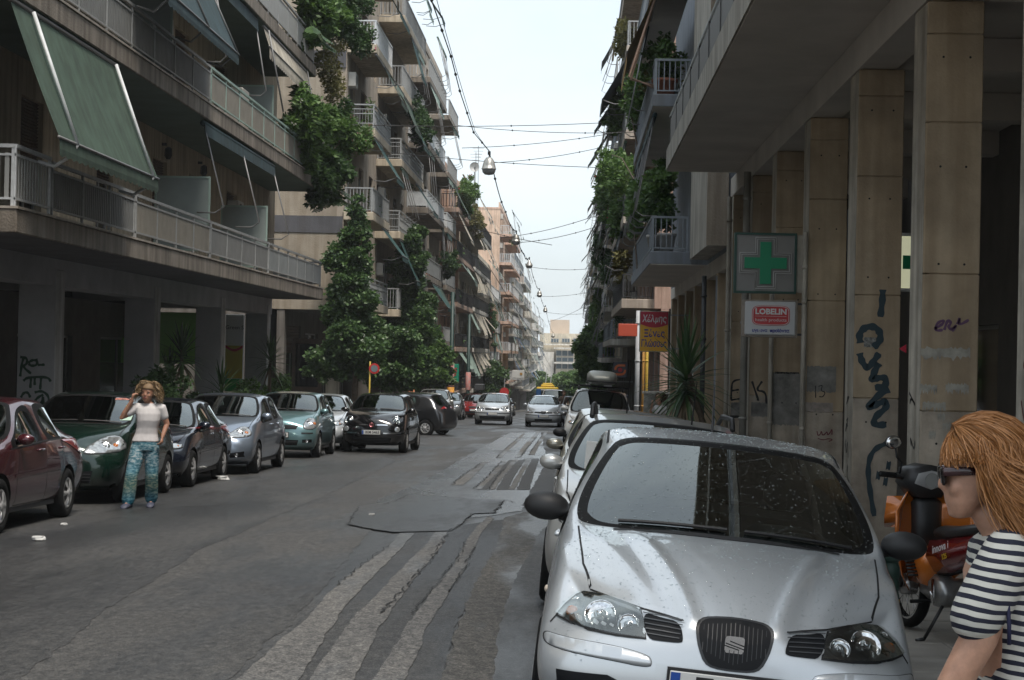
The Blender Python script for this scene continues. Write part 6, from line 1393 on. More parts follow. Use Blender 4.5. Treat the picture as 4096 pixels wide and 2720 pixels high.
        for sg in (1, -1):
            y = cw + P.get('seaty', 1.0); x = sg * W * .45
            m = MB().bbox(x - .24, x + .24, y - .1, y + .12, b - .5, b + .02 + P.get('seatz', .08), .07).bbox(x - .24, x + .24, y - .55, y + .05, b - .55, b - .4, .06); st = s.add(m, 'seat', C_SEAT, None, True)
            s.add(MB().bbox(x - .13, x + .13, y + .02, y + .13, b + .1 + P.get('seatz', .08), b + .3 + P.get('seatz', .08), .05), 'headrest', C_SEAT, st, True)
        s.add(MB().bbox(-W * .78, W * .78, P['bp'][1] - .2, P['bp'][1] + .05, b - .5, b + .08, .06), 'rear_seat', C_SEAT, None, True)
        sx = W * .45 * P.get('drv', 1); pts = [(sx + .185 * math.cos(t), cw + .55 - .09 * math.sin(t), b - .04 + .165 * math.sin(t)) for t in np.linspace(0, 2 * math.pi, 25)]
        s.add(MB().tube(pts, .014, 6), 'steering_wheel', C_TRIM, None, True)
    def mirror(s, m, x, y, z, sx=.12, sy=.075, sz=.07, sides=(1, -1), base=C_TRIM):
        for sg in sides:
            mb = MB().ell((sg * (x + sx * .8), y, z), (sx, sy, sz), 14, 10)
            for i, v in enumerate(mb.v):
                if v[1] > y + sy * .55: mb.v[i] = (v[0], y + sy * .55, v[2])
            mi = s.add(mb, 'door_mirror', m, None, True)
            s.add(MB().tube([(sg * (x - .06), y + .05, z - sz * .8), (sg * (x + .05), y + .02, z - sz * .4)], [.035, .03], 6), 'mirror_foot', base, mi, True)
            s.add(MB().box(sg * (x + sx * .1), sg * (x + sx * 1.5), y + sy * .56, y + sy * .57, z - sz * .6, z + sz * .6), 'mirror_glass', C_CHROME, mi)
    def plate(s, body, z, w_=.46, h=.105, view='f', eu=True):
        P = s.P; h0, n = s.hit((0, -2, z), (0, 1, 0)) if view == 'f' else s.hit((0, P['l'] + 2, z), (0, -1, 0)); y = h0.y; sg = -1 if view == 'f' else 1
        pl = s.add(MB().bbox(-w_ / 2, w_ / 2, y + sg * .03, y + sg * .018, z - h / 2, z + h / 2, .003), 'number_plate', C_PLATE)
        s.add(MB().box(-w_ / 2 - .012, w_ / 2 + .012, y + sg * .017, y + sg * .0, z - h / 2 - .012, z + h / 2 + .012), 'plate_frame', C_TRIM, pl)
        if eu: s.add(MB().box(-w_ / 2 + .004, -w_ / 2 + .044, y + sg * .0325, y + sg * .0305, z - h / 2 + .005, z + h / 2 - .005), 'blue_band', mat('plate blue', (.01, .06, .3), .4), pl)
        if body:
            me = text_mesh(body, h * .95, .001, bold=.0015); xs = [v.co.x for v in me.vertices]; k = (w_ * .74) / (max(xs) - min(xs)); me.transform(Matrix.Diagonal((k, 1, 1, 1)))
            me.transform(TR(.03, y + sg * .033, z) @ FACE_CAM); link('lettering', me, C_TRIM, pl)
        return pl
    def wipers(s, m=C_TRIM):
        P = s.P; cw = P['cowl']; W = P['w'] / 2
        for x0, x1 in ((-.62 * W, .0), (.1 * W, .72 * W)):
            pts = []
            for k in range(9):
                x = x0 + (x1 - x0) * k / 8; h, n = s.hit((x, cw + .055 + .12 * (x / W) ** 2, 4), (0, 0, -1)); pts.append(h + n * .014)
            w_ = s.add(MB().tube(pts, .009, 5), 'wiper', m)
    def door_lines(s, ys, z0, z1, belt):
        P = s.P
        for v in 'lr':
            for y in ys: s.line([(y[0], belt), (y[1], z1 * .6), (y[1], z0 + .05)], v, .008)
            s.line([(ys[0][1], z0 + .05), (ys[-1][1], z0 + .05)], v, .008)
    def handles(s, ys, z, m):
        P = s.P
        for y in ys:
            for sg in (1, -1):
                h, n = s.hit((sg * 3, y, z), (-sg, 0, 0))
                s.add(MB().bbox(h.x + sg * .028, h.x - sg * .01, y - .09, y + .09, z - .014, z + .014, .01), 'door_handle', m, None, True)
    def place(s, x, y, rz=0.0, zoff=0.0, roll=0.0, pitch=None):
        o = s.root; o.rotation_euler = ((math.atan(-.02) if y < 90 else math.atan(-.03)) * (1 if abs(rz) < 1.6 else -1) if pitch is None else pitch, roll, rz); o.location = (x, y, zroad(x, y) + zoff); return s
WHEELC = {}
BASE = dict(l=3.95, w=1.70, nose=.74, hood=1.0, cowl=1.0, hdr=1.72, roof=1.45, rr=3.35, rg=3.75, rgz=1.02, tail=3.85, tz=.9, belt=.93, wr=1.16, bp=(2.25, 2.95), tyre=.6, axle=(.78, 3.24))
def spec(**k): d = dict(BASE); d.update(k); return d
def scale_spec(l, w, h, **k):
    """hatchback spec scaled from the base car"""
    d = dict(BASE); fl, fw, fh = l / BASE['l'], w / BASE['w'], h / BASE['roof']
    for q in ('l', 'cowl', 'hdr', 'rr', 'rg', 'tail'): d[q] = BASE[q] * fl
    d['bp'] = tuple(q * fl for q in BASE['bp']); d['axle'] = tuple(q * fl for q in BASE['axle']); d['w'] = w; d['wr'] = BASE['wr'] * fw
    for q in ('nose', 'hood', 'roof', 'rgz', 'tz', 'belt'): d[q] = BASE[q] * fh
    d.update(k); return d
# ================================================================== FOREGROUND SILVER HATCHBACK
PT_SILVER = paint('paint silver', (.60, .63, .655), .45, .33); PT_SILV2 = paint('paint warm silver', (.58, .58, .565), .45, .34)
def ibz(v):
    x, y, z = abs(v.co.x), v.co.y, v.co.z
    if y < 1.06 and z > .66 and x < .78:
        fade = min(1, max(0, (1.06 - y) / .25)); xi = .19 + .195 * max(0, y) / .74; d = x - xi
        v.co.z += fade * (.017 * math.exp(-(d / .035) ** 2) - .006 * math.exp(-((d - .07) / .05) ** 2))
        xo = .40 + .26 * (y - .17) / .75; v.co.z += fade * .012 * math.exp(-((x - xo) / .05) ** 2) * (1 if y > .1 else 0)
c = Car(spec(rib=.0, roof=1.49, wr=1.32, deform=ibz, tyre=.6, spokes=7, axle=(.8, 3.26)), 'parked_car', 'wet silver hatchback with black mirrors parked nose first beside the arcade', 'car', PT_SILVER, 'cars parked along the arcade kerb', 3)
HL = [(.767, .636), (.735, .68), (.69, .722), (.655, .742), (.58, .748), (.50, .737), (.402, .722), (.385, .68), (.373, .622), (.5, .618), (.62, .620), (.70, .627)]
VT = [(.398, .720), (.312, .708), (.232, .703), (.215, .640), (.222, .623), (.305, .621), (.368, .621)]
LCOV = glass_mat('lamp cover', (.88, .9, .9), .02, 1.45)
def lamp_disc(c, x, z, r, m, par, prof, push=.012, blend=.5, n=24):
    h, nn = c.hit((x, -2, z), (0, 1, 0)); nn = nn if nn.y < 0 else -nn; ax = (nn * blend + Vector((0, -1, 0)) * (1 - blend)).normalized(); q = Vector((0, 0, 1)).rotation_difference(ax).to_matrix().to_4x4()
    mb = MB().lathe([(a * r, b * r) for a, b in prof], n=n); M_ = Matrix.Translation(h + nn * push) @ q; mb.v = [tuple(M_ @ Vector(v)) for v in mb.v]; return c.add(mb, 'reflector', m, par, True)
BOWLP = [(1.0, .06), (.97, .1), (.93, .06), (.8, -.02), (.5, -.06), (.3, -.04), (.28, .12), (.15, .22), (.01, .24)]
CHR_F = mat('reflector chrome', (.7, .71, .72), .1, 1.0, var=.35, scale=60)
for sg in (1, -1):
    hs = c.patch([(x * sg, z) for x, z in HL], 'f', 'headlamp', C_LAMPD, .003, .035)
    c.line([(x * sg, z) for x, z in HL], 'f', .007, 'lamp_rim', C_GAP, .004, True)
    lamp_disc(c, sg * .575, .678, .07, CHR_F, hs, BOWLP, .006); lamp_disc(c, sg * .452, .664, .046, CHR_F, hs, BOWLP, .006); lamp_disc(c, sg * .70, .662, .028, C_AMBER, hs, [(1, 0), (.9, .25), (.5, .4), (.01, .45)], .004); lamp_disc(c, sg * .69, .705, .018, CHR_F, hs, BOWLP, .004)
    cov = c.patch([(x * sg, z) for x, z in HL], 'f', 'lamp_cover', LCOV, .022, .035, parent=hs)
    vt = c.patch(smooth_poly([(x * sg, z) for x, z in VT], 2), 'f', 'side_vent', C_GRILLE, .004, .03)
    for k in range(5):
        z = .64 + .0175 * k; q = c.line([(sg * (.232 - .004 * k), z), (sg * (.372 + .005 * k), z + .003)], 'f', .004, 'vent_slat', mat('vent slat', (.05, .055, .06), .35), .009); q.parent = vt
    bi = [(.815, .564), (.768, .570), (.53, .580), (.359, .560), (.338, .535), (.346, .507), (.524, .519), (.761, .523), (.813, .531)]
    c.line(smooth_poly([(x * sg, z) for x, z in bi], 2), 'f', .005, 'bumper_insert_gap', C_GAP, .002, True)
    c.patch(smooth_poly([(x * sg * .995, z) for x, z in bi], 2), 'f', 'bumper_insert', PT_SILVER, .0035, .04, depth=.003)
    c.line([(sg * .72, 1.03), (sg * .70, .78), (sg * .675, .53), (sg * .63, .375)], 't', .009, 'bonnet_gap')
    c.line([(sg * .63, .758), (sg * .50, .742), (sg * .40, .731), (sg * .23, .713), (sg * .15, .718)], 'f', .007, 'bonnet_gap')
    c.line([(sg * .767, .636), (sg * .79, .605), (sg * .835, .60)], 'f', .006, 'wing_gap')
    c.patch([(sg * .74, .44), (sg * .52, .455), (sg * .45, .43), (sg * .45, .33), (sg * .72, .33)], 'f', 'fog_recess', C_GRILLE, .003, .04)
GR = [(0, .740), (.10, .733), (.138, .722), (.155, .70), (.15, .66), (.138, .615), (.112, .562), (.076, .545), (0, .541)]
GRF = smooth_poly(GR + [(-x, z) for x, z in GR[-2:0:-1]], 1)
c.patch([(x * 1.09, .64 + (z - .64) * 1.09) for x, z in GRF], 'f', 'grille_surround', mat('grille surround', (.025, .027, .03), .4), .003, .03)
g = c.patch(GRF, 'f', 'grille', C_GRILLE, .007, .03)
for k in range(-7, 8):
    x = k * .019; q = c.line([(x, .56 + abs(x) * .35), (x, .722 - abs(x) * .12)], 'f', .003, 'grille_rib', mat('grille rib', (.022, .024, .027), .4), .011); q.parent = g
h, nn = c.hit((0, -2, .645), (0, 1, 0)); Y = h.y - .014
bd = [(.041 * math.copysign(abs(math.cos(t)) ** .3, math.cos(t)), .645 + .036 * math.copysign(abs(math.sin(t)) ** .3, math.sin(t))) for t in np.linspace(0, 6.283, 32, endpoint=False)]
b_ = c.add(MB().prism(bd, Y - .006, Y + .01), 'badge', C_CHROME)
for (x0, z0, x1, z1) in ((-.038, .652, .042, .632), (-.042, .642, .02, .628), (-.02, .662, .042, .645)): c.add(MB().add([(x0, Y - .0075, z0), (x1, Y - .0075, z1), (x1, Y - .0075, z1 - .005), (x0, Y - .0075, z0 - .005)], [(0, 1, 2, 3)]), 'badge_slash', C_GAP, b_)
c.plate('IE', .46, .52, .11); c.patch([(-.32, .53), (.32, .53), (.32, .40), (-.32, .40)], 'f', 'plate_recess', PT_SILVER, .003, .06)
c.patch([(-.42, .345), (.42, .345), (.40, .27), (-.40, .27)], 'f', 'lower_intake', C_GRILLE, .003, .06)
c.mirror(C_TRIM, .80, 1.25, 1.05, .115, .08, .072)
c.wipers()
c.line([(-.55, 1.03), (0, 1.01), (.55, 1.03)], 't', .03, 'cowl_vent', C_TRIM, .003)
c.line([(-.62, 1.9), (-.62, 3.2)], 't', .012, 'roof_gutter', C_GAP, .002); c.line([(.62, 1.9), (.62, 3.2)], 't', .012, 'roof_gutter', C_GAP, .002)
c.add(MB().tube([(.0, 3.05, 1.45), (.0, 3.35, 1.75)], [.008, .003], 5), 'aerial', C_TRIM); c.door_lines([(1.3, 1.22), (2.28, 2.26)], .2, .9, .9); c.handles([2.1], .85, PT_SILVER)
h, n_ = c.hit((-.05, 1.85, 4), (0, 0, -1)); c.add(MB().bbox(-.08, .08, 1.95, 2.0, 1.30, 1.36, .02), 'rear_view_mirror', C_TRIM, None, True)
for sg in (1, -1):
    h, n_ = c.hit((sg * 3, .98, .67), (-sg, 0, 0)); c.add(MB().ell((h.x, .98, .67), (.012, .035, .018), 8, 6), 'side_repeater', mat('repeater', (.6, .5, .4), .2), None, True)
# rain drops on bonnet, screen and roof
rs = random.Random(3); V = []; Fq = []
def drop(p, n, r):
    a = n.orthogonal().normalized(); b = n.cross(a); k = len(V); st = rs.uniform(.7, 1.4)
    for i in range(6): t = i * math.pi / 3; V.append(tuple(p + a * r * math.cos(t) + b * r * st * math.sin(t) - n * .0005))
    for i in range(6): t = i * math.pi / 3; V.append(tuple(p + (a * math.cos(t) + b * st * math.sin(t)) * r * .62 + n * r * .4))
    V.append(tuple(p + n * r * .55))
    for i in range(6): j = (i + 1) % 6; Fq.append((k + i, k + j, k + 6 + j, k + 6 + i)); Fq.append((k + 6 + i, k + 6 + j, k + 12))
for _ in range(5200):
    x, y = rs.uniform(-.78, .78), rs.uniform(-.02, 2.7); h, n = c.hit((x, y, 4), (0, 0, -1))
    if h is None or n.z < .2: continue
    drop(h, n, rs.choice((.0022, .003, .003, .004, .0055)) * rs.uniform(.8, 1.2))
me = bpy.data.meshes.new('rain_drops'); me.from_pydata(V, [], Fq); tag(link('rain_drops', me, glass_mat('rain drop', (.93, .95, .96), .02, 1.33), c.root, True), kind='stuff')
c.place(.65, 7.5, R(-1.3), .03, R(5.0))
# ================================================================== OTHER CARS
PT = dict(maroon=paint('paint maroon', (.075, .012, .018), .4, .25), green=paint('paint dark green', (.004, .022, .014), .35, .22), navy=paint('paint navy', (.01, .014, .026), .4, .22), blue=paint('paint blue silver', (.25, .30, .37), .65, .28), teal=paint('paint pale teal', (.16, .28, .295), .55, .28),
          black=paint('paint black', (.006, .006, .007), .2, .15), beige=paint('paint champagne', (.42, .40, .34), .6, .3), white=paint('paint white', (.6, .6, .58), .0, .3), silver=PT_SILVER, silver2=PT_SILV2, red=paint('paint red', (.25, .02, .02), .2, .25), grey=paint('paint grey', (.12, .125, .13), .5, .28))
def face(c, head=None, grille=None, intake=None, fog=None, plate=('', .45), mirror=None, bar=None, doors=None, handles=None, mould=None, rear=None, lens=None, trim_low=False, bonnet=None, wip=True, lens2=None):
    """lamps, grille, openings, plate, mirrors and seams common to the street cars"""
    P = c.P; W = P['w'] / 2
    if head:
        for sg in (1, -1):
            hl = c.patch(smooth_poly([(x * sg, z) for x, z in head], 1), 'f', 'headlamp', lens or C_LENS, .008, .04, depth=.01); c.line(smooth_poly([(x * sg, z) for x, z in head], 1), 'f', .01, 'lamp_rim', C_GAP, .007, True).parent = hl
            cx = sum(p[0] for p in head) / len(head); cz = sum(p[1] for p in head) / len(head); r = min(.07, (max(p[1] for p in head) - min(p[1] for p in head)) * .36)
            lamp_disc(c, sg * cx * .98, cz, r, CHR_F, hl, BOWLP, .009, .6, 14); lamp_disc(c, sg * (cx + .09) if lens2 is None else sg * lens2, cz, r * .55, C_AMBER, hl, [(1, 0), (.8, .3), (.01, .4)], .008, .6, 10)
    for (pl, m, nm) in ((grille, C_GRILLE, 'grille'), (intake, C_GRILLE, 'lower_intake')):
        if pl:
            full = pl + [(-x, z) for x, z in pl[::-1]]; g = c.patch(full, 'f', nm, m, .006, .05)
            z0, z1 = min(p[1] for p in pl), max(p[1] for p in pl); xm = max(p[0] for p in pl) * .94
            for k in range(3): z = z0 + (z1 - z0) * (k + 1) / 4; c.line([(-xm, z), (xm, z)], 'f', .007, 'grille_bar', mat('grille bar', (.07, .07, .075), .35), .012).parent = g
    if fog:
        for sg in (1, -1): f = c.patch([(x * sg, z) for x, z in fog], 'f', 'fog_recess', C_GRILLE, .006, .05); lamp_disc(c, sg * sum(p[0] for p in fog) / len(fog), sum(p[1] for p in fog) / len(fog), .035, CHR_F, f, BOWLP, .01, .5, 12)
    if plate: c.plate(plate[0], plate[1])
    if mirror: c.mirror(mirror[0], mirror[1], mirror[2], mirror[3], .1, .07, .065)
    if wip: c.wipers()
    if doors: c.door_lines(doors, .22, .9, P['belt'] - .04)
    if handles: c.handles(handles[0], handles[1], c.paint)
    if mould:
        for v in 'lr': c.line([(P['axle'][0] + .45, mould), (P['axle'][1] - .42, mould + .03)], v, .035, 'side_moulding', mat('side moulding', (.03, .03, .032), .4) if trim_low else c.paint, .009)
    if bonnet:
        for sg in (1, -1): c.line([(sg * W * .86, P['cowl'] + .05), (sg * W * .84, P['cowl'] * .5), (sg * W * .70, P['cowl'] * .22)], 't', .009, 'bonnet_gap')
    if rear:
        for sg in (1, -1): c.patch([(x * sg, z) for x, z in rear], 'b', 'tail_lamp', C_RED, .008, .05, depth=.01)
    W2 = P['bp']
    return c
def badge(c, z, r=.045, m=None):
    h, n = c.hit((0, -2, z), (0, 1, 0)); mb = MB().lathe([(0, .0), (r * .7, 0), (r * .72, .004), (r, .004), (r, -.012)], (0, 0, 0), 20, 'y'); mb.v = [(x, h.y - .012 - y, z + zz) for x, y, zz in mb.v]; return c.add(mb, 'badge', m or C_CHROME, None, True)
GL = 'cars parked along the left kerb'; GRT = 'cars parked along the arcade kerb'; GM = 'cars in the lane'; GFAR = 'far cars parked along the left kerb'
SED = dict(l=4.25, cowl=1.12, hdr=1.9, bp=(2.42, 3.2), rr=3.1, rg=3.66, rgz=1.03, tail=4.2, tz=1.0, axle=(.82, 3.32), belt=.92, roof=1.45, qglass=True)
XP = -6.84
# maroon saloon
c = Car(spec(**{**SED, 'l': 4.28, 'w': 1.7, 'roof': 1.47, 'axle': (.83, 3.33), 'spokes': 6, 'tyre': .61}), 'parked_car', 'maroon saloon with beaded rain on its flank, bonnet out of view', 'car', PT['maroon'], GL)
face(c, head=[(.78, .68), (.62, .76), (.42, .70), (.45, .62), (.74, .62)], grille=[(0, .7), (.3, .69), (.25, .61), (0, .61)], mirror=(PT['maroon'], .80, 1.5, 1.0), doors=[(1.5, 1.35), (2.46, 2.44), (3.2, 3.05)], handles=((2.25, 3.08), .86), mould=.60, rear=[(.8, .95), (.5, .93), (.5, .75), (.8, .75)], bonnet=True)
for v in 'lr': c.line([(1.2, .9), (2.4, .955), (3.3, .97)], v, .015, 'window_strip', C_TRIM, .004)
c.place(-6.95, 17.75)
# dark green supermini
c = Car(scale_spec(3.62, 1.66, 1.52, nose=.83, hood=1.07, cowl=.92, hdr=1.55, wr=1.3, swp=.5, bf=.06, spokes=6, drv=-1), 'parked_car', 'dark green rounded supermini with papers on its dashboard behind the walking woman', 'car', PT['green'], GL)
face(c, head=[(.80, .72), (.78, .84), (.68, .93), (.52, .90), (.36, .74), (.38, .68), (.6, .69)], grille=[(0, .78), (.22, .77), (.18, .71), (0, .71)], intake=[(0, .46), (.5, .46), (.45, .3), (0, .3)], plate=None, mirror=(PT['green'], .78, 1.15, 1.08), doors=[(1.2, 1.1), (2.1, 2.08), (2.85, 2.7)], handles=((1.95, 2.7), .92), mould=.5, rear=[(.78, 1.0), (.6, 1.0), (.6, .75), (.78, .75)], bonnet=True)
badge(c, .745, .055)
for (x0, x1, z_, m_, nm) in ((-.05, .24, 1.04, mat('paper red', (.5, .05, .03), .6), 'dashboard_paper'), (-.28, .0, 1.03, C_PLATE, 'dashboard_paper')): h, n_ = c.hit((x0, 1.08, 4), (0, 0, -1)); c.add(MB().box(x0, x1, 1.12, 1.22, 1.025, 1.035).box(x0, x1, 1.14, 1.145, 1.035, 1.08), nm, m_)
c.patch([(.56, 1.12), (.70, 1.12), (.70, 1.19), (.56, 1.19)], 'f', 'permit_sticker', mat('sticker pale green', (.4, .55, .45), .5), .003, .06); c.patch([(.38, 1.40), (.56, 1.40), (.56, 1.425), (.38, 1.425)], 'f', 'toll_sticker', mat('sticker red white', (.5, .2, .15), .5, var=.8, scale=20), .003, .06)
c.place(-6.88, 23.15)
# navy saloon
c = Car(spec(**{**SED, 'l': 4.15, 'w': 1.68, 'roof': 1.41, 'belt': .88, 'hood': .94, 'nose': .72, 'spokes': 8, 'axle': (.8, 3.25)}), 'parked_car', 'dark navy saloon with leaves on its roof', 'car', PT['navy'], GL)
face(c, head=[(.77, .63), (.70, .71), (.45, .70), (.45, .62)], grille=[(0, .69), (.3, .68), (.3, .6), (0, .6)], intake=[(0, .42), (.5, .42), (.45, .3), (0, .3)], plate=None, mirror=(PT['navy'], .78, 1.42, .97), doors=[(1.45, 1.3), (2.4, 2.4), (3.15, 3.0)], handles=((2.2, 3.0), .82), mould=.52, rear=[(.8, .95), (.5, .93), (.5, .75), (.8, .75)], bonnet=True); c.place(-6.86, 26.95)
# blue silver hatchback
c = Car(scale_spec(4.18, 1.71, 1.49, nose=.80, hood=1.05, cowl=1.02, hdr=1.82, wr=1.34, spokes=7, bf=.12), 'parked_car', 'blue silver hatchback with tall clear headlamps', 'car', PT['blue'], GL)
face(c, head=[(.78, .70), (.76, .80), (.66, .88), (.55, .86), (.40, .72), (.42, .67), (.62, .68)], grille=[(0, .78), (.26, .77), (.22, .70), (0, .70)], intake=[(0, .44), (.36, .44), (.34, .33), (0, .33)], fog=[(.72, .44), (.46, .40), (.48, .32), (.72, .34)], plate=None, mirror=(PT['blue'], .80, 1.35, 1.06), doors=[(1.42, 1.3), (2.4, 2.38), (3.2, 3.05)], handles=((2.2, 3.0), .9), mould=.55, rear=[(.78, 1.0), (.6, 1.0), (.6, .7), (.78, .7)], bonnet=True)
badge(c, .74, .045); c.place(-6.66, 31.55)
# pale teal supermini
c = Car(scale_spec(3.70, 1.69, 1.51, nose=.86, hood=1.06, cowl=.86, hdr=1.5, wr=1.34, bf=.08, swp=.36, spokes=7), 'parked_car', 'pale teal supermini with black mesh grille and dark roof pillars', 'car', PT['teal'], GL)
face(c, head=[(.80, .66), (.79, .84), (.70, .92), (.58, .90), (.54, .74), (.58, .66)], grille=[(0, .76), (.44, .75), (.40, .66), (0, .66)], intake=[(0, .42), (.46, .42), (.42, .30), (0, .30)], fog=[(.74, .44), (.54, .43), (.54, .36), (.74, .37)], plate=('554', .53), mirror=(PT['teal'], .79, 1.12, 1.06), doors=[(1.15, 1.05), (2.1, 2.08), (2.9, 2.7)], handles=((1.9, 2.7), .92), rear=[(.78, 1.0), (.62, 1.0), (.62, .75), (.78, .75)], bonnet=True)
for sg in (1, -1): c.line([(sg * .76, .575), (sg * .52, .575)], 'f', .03, 'bumper_strip', C_TRIM, .008)
c.place(-6.62, 39.3)
# silver saloon half hidden
c = Car(spec(**{**SED, 'w': 1.7, 'spokes': 6}), 'parked_car', 'silver saloon half hidden between the teal supermini and the black city car', 'car', PT['silver'], GL)
face(c, head=[(.77, .66), (.70, .75), (.45, .72), (.45, .63)], grille=[(0, .72), (.3, .71), (.3, .62), (0, .62)], intake=[(0, .42), (.5, .42), (.45, .3), (0, .3)], plate=('', .48), mirror=(PT['silver'], .79, 1.42, .99), doors=[(1.45, 1.3), (2.4, 2.4), (3.15, 3.0)], handles=((2.2, 3.0), .82), bonnet=True); c.place(-6.62, 44.2)
# black city car in the lane
c = Car(scale_spec(3.55, 1.63, 1.49, nose=.88, hood=1.06, cowl=.80, hdr=1.42, rr=2.85, rg=3.3, tail=3.45, wr=1.28, bf=.10, swp=.46, spokes=7, axle=(.68, 2.98), nosecr=0.0, roof=1.51, bp=(2.1, 2.7)), 'moving_car', 'black retro city car with round headlamps and chrome moustache bar', 'car', PT['black'], GM)
for sg in (1, -1):
    hl = lamp_disc(c, sg * .585, .80, .105, CHR_F, None, [(1.08, -.1), (1.08, .12), (1.0, .16), (.93, .1), (.8, .02), (.4, -.03), (.3, .15), (.01, .2)], .02, .35, 24); hl.name = 'headlamp'; lamp_disc(c, sg * .585, .80, .1, LCOV, hl, [(1, .12), (.7, .28), (.3, .35), (.01, .36)], .02, .35, 20).name = 'lamp_cover'
    lamp_disc(c, sg * .63, .595, .062, C_LENS, None, [(1.1, -.1), (1.1, .1), (1, .13), (.6, .2), (.01, .22)], .015, .4, 16).name = 'lower_lamp'
    c.line([(sg * .09, .70), (sg * .25, .705), (sg * .4, .70)], 'f', .028, 'chrome_bar', C_CHROME, .014); c.line([(sg * .30, .50), (sg * .5, .502), (sg * .72, .51)], 'f', .032, 'chrome_bar', C_CHROME, .012)
badge(c, .70, .06, mat('badge red chrome', (.35, .12, .13), .2, .6)); face(c, intake=[(0, .38), (.5, .38), (.45, .25), (0, .25)], plate=('IKM 5463', .52), mirror=(PT['black'], .78, 1.02, 1.06), doors=[(1.1, 1.0), (2.3, 2.28)], handles=((2.1,), .9), bonnet=True); c.place(-5.0, 43.55, R(-2))
# black hatchback turning into the side street: seen from its flank and rear
c = Car(scale_spec(3.82, 1.67, 1.50, wr=1.3, spokes=8, tyre=.58), 'moving_car', 'black hatchback turning into the side street, seen from the side', 'car', PT['grey'] if False else paint('paint charcoal', (.016, .017, .02), .4, .3), GM)
face(c, head=[(.77, .68), (.70, .8), (.45, .76), (.45, .66)], grille=[(0, .75), (.3, .74), (.3, .64), (0, .64)], plate=None, mirror=(PT['black'], .78, 1.25, 1.03), doors=[(1.3, 1.2), (2.3, 2.28), (3.05, 2.9)], handles=((2.1, 2.85), .9), mould=.52, trim_low=True)
for v in 'lr': c.patch([(3.60, .95), (3.68, .97), (3.66, 1.08), (3.61, 1.10)], v, 'tail_lamp', C_RED, .008, .05)
c.place(-7.85, 62.6, R(-108), 0, 0, 0); c.root.location.z = zg(63) + .0
# far parked cars on the left
FARC = {}
def far_car(label, col, x, y, kind='h', rz=0.0, group=GFAR, name='parked_car', roofh=1.46, w_=1.7):
    key = (kind, roofh)
    if key in FARC:
        src, pm = FARC[key]; r_ = copy_tree(src); tag(r_, label, 'car', group)
        for o in [r_] + list(r_.children) + [g for h in r_.children for g in h.children]:
            for sl_ in o.material_slots:
                if sl_.material == pm: sl_.link = 'OBJECT'; sl_.material = PT[col]
        r_.rotation_euler = (math.atan(-.03 if y > 90 else -.02), 0, rz); r_.location = (x, y, zroad(x, y)); return r_
    P_ = spec(**{**SED, 'roof': roofh, 'simple': True, 'w': w_}) if kind == 's' else scale_spec(4.1, w_, roofh, simple=True, wr=1.3)
    c = Car(P_, name, label, 'car', PT[col], group, 2); face(c, head=[(.77, .66), (.72, .77), (.48, .74), (.46, .65)], grille=[(0, .73), (.3, .72), (.28, .63), (0, .63)], intake=[(0, .42), (.5, .42), (.45, .3), (0, .3)], plate=('', .5), mirror=(PT[col], .79, 1.35, 1.02), doors=[(1.4, 1.3), (2.4, 2.38)], bonnet=True); c.place(x, y, rz); FARC[key] = (c.root, PT[col]); return c
far_car('champagne saloon parked behind the turning black hatchback', 'beige', -6.75, 70.2, 's')
c = Car(scale_spec(4.32, 1.76, 1.43, nose=.80, simple=True, wr=1.3), 'parked_car', 'white sporty hatchback with narrow headlamps among the far parked cars', 'car', PT['white'], GFAR)
face(c, head=[(.78, .70), (.70, .76), (.42, .74), (.40, .69), (.6, .66)], grille=[(.03, .75), (.3, .74), (.28, .66), (.03, .66)], intake=[(0, .46), (.6, .46), (.55, .33), (0, .33)], fog=[(.75, .42), (.62, .42), (.62, .34), (.75, .34)], plate=('', .52), mirror=(PT['white'], .82, 1.4, 1.0), bonnet=True); c.place(-6.6, 76.4)
far_car('silver people carrier parked behind the white sporty hatchback', 'silver2', -6.65, 82, roofh=1.6); far_car('grey hatchback farther along the left kerb', 'grey', -6.6, 90)
far_car('red hatchback parked beyond the oncoming silver hatchback', 'red', -5.9, 104, roofh=1.5); far_car('black hatchback parked behind the red one', 'black', -5.8, 110); far_car('black saloon next but one after the red hatchback', 'black', -5.6, 121, 's'); far_car('dark blue hatchback in the row before the trolley bus', 'navy', -5.6, 132); far_car('grey saloon last in the visible left row', 'grey', -5.6, 142, 's')
# oncoming silver hatchback
c = Car(scale_spec(3.9, 1.65, 1.47, nose=.82, wr=1.3, hood=1.03, bf=.1), 'moving_car', 'silver hatchback with twin round headlamps driving towards the viewer', 'car', PT['silver'], GM)
for sg in (1, -1):
    for (x, r) in ((.66, .1), (.45, .07)): hl = lamp_disc(c, sg * x, .72, r, CHR_F, None, [(1.1, -.1), (1.1, .1), (1.0, .14), (.9, .05), (.4, 0), (.01, .1)], .012, .4, 20); hl.name = 'headlamp'
face(c, grille=[(0, .77), (.34, .77), (.32, .68), (0, .68)], intake=[(0, .42), (.6, .42), (.56, .28), (0, .28)], plate=('', .52), mirror=(C_TRIM, .78, 1.25, 1.02), doors=[(1.3, 1.2), (2.3, 2.28)], bonnet=True)
c.line([(-.80, .55), (0, .55), (.80, .55)], 'f', .035, 'bumper_strip', C_TRIM, .01); badge(c, .725, .06); c.place(-3.68, 80.2)
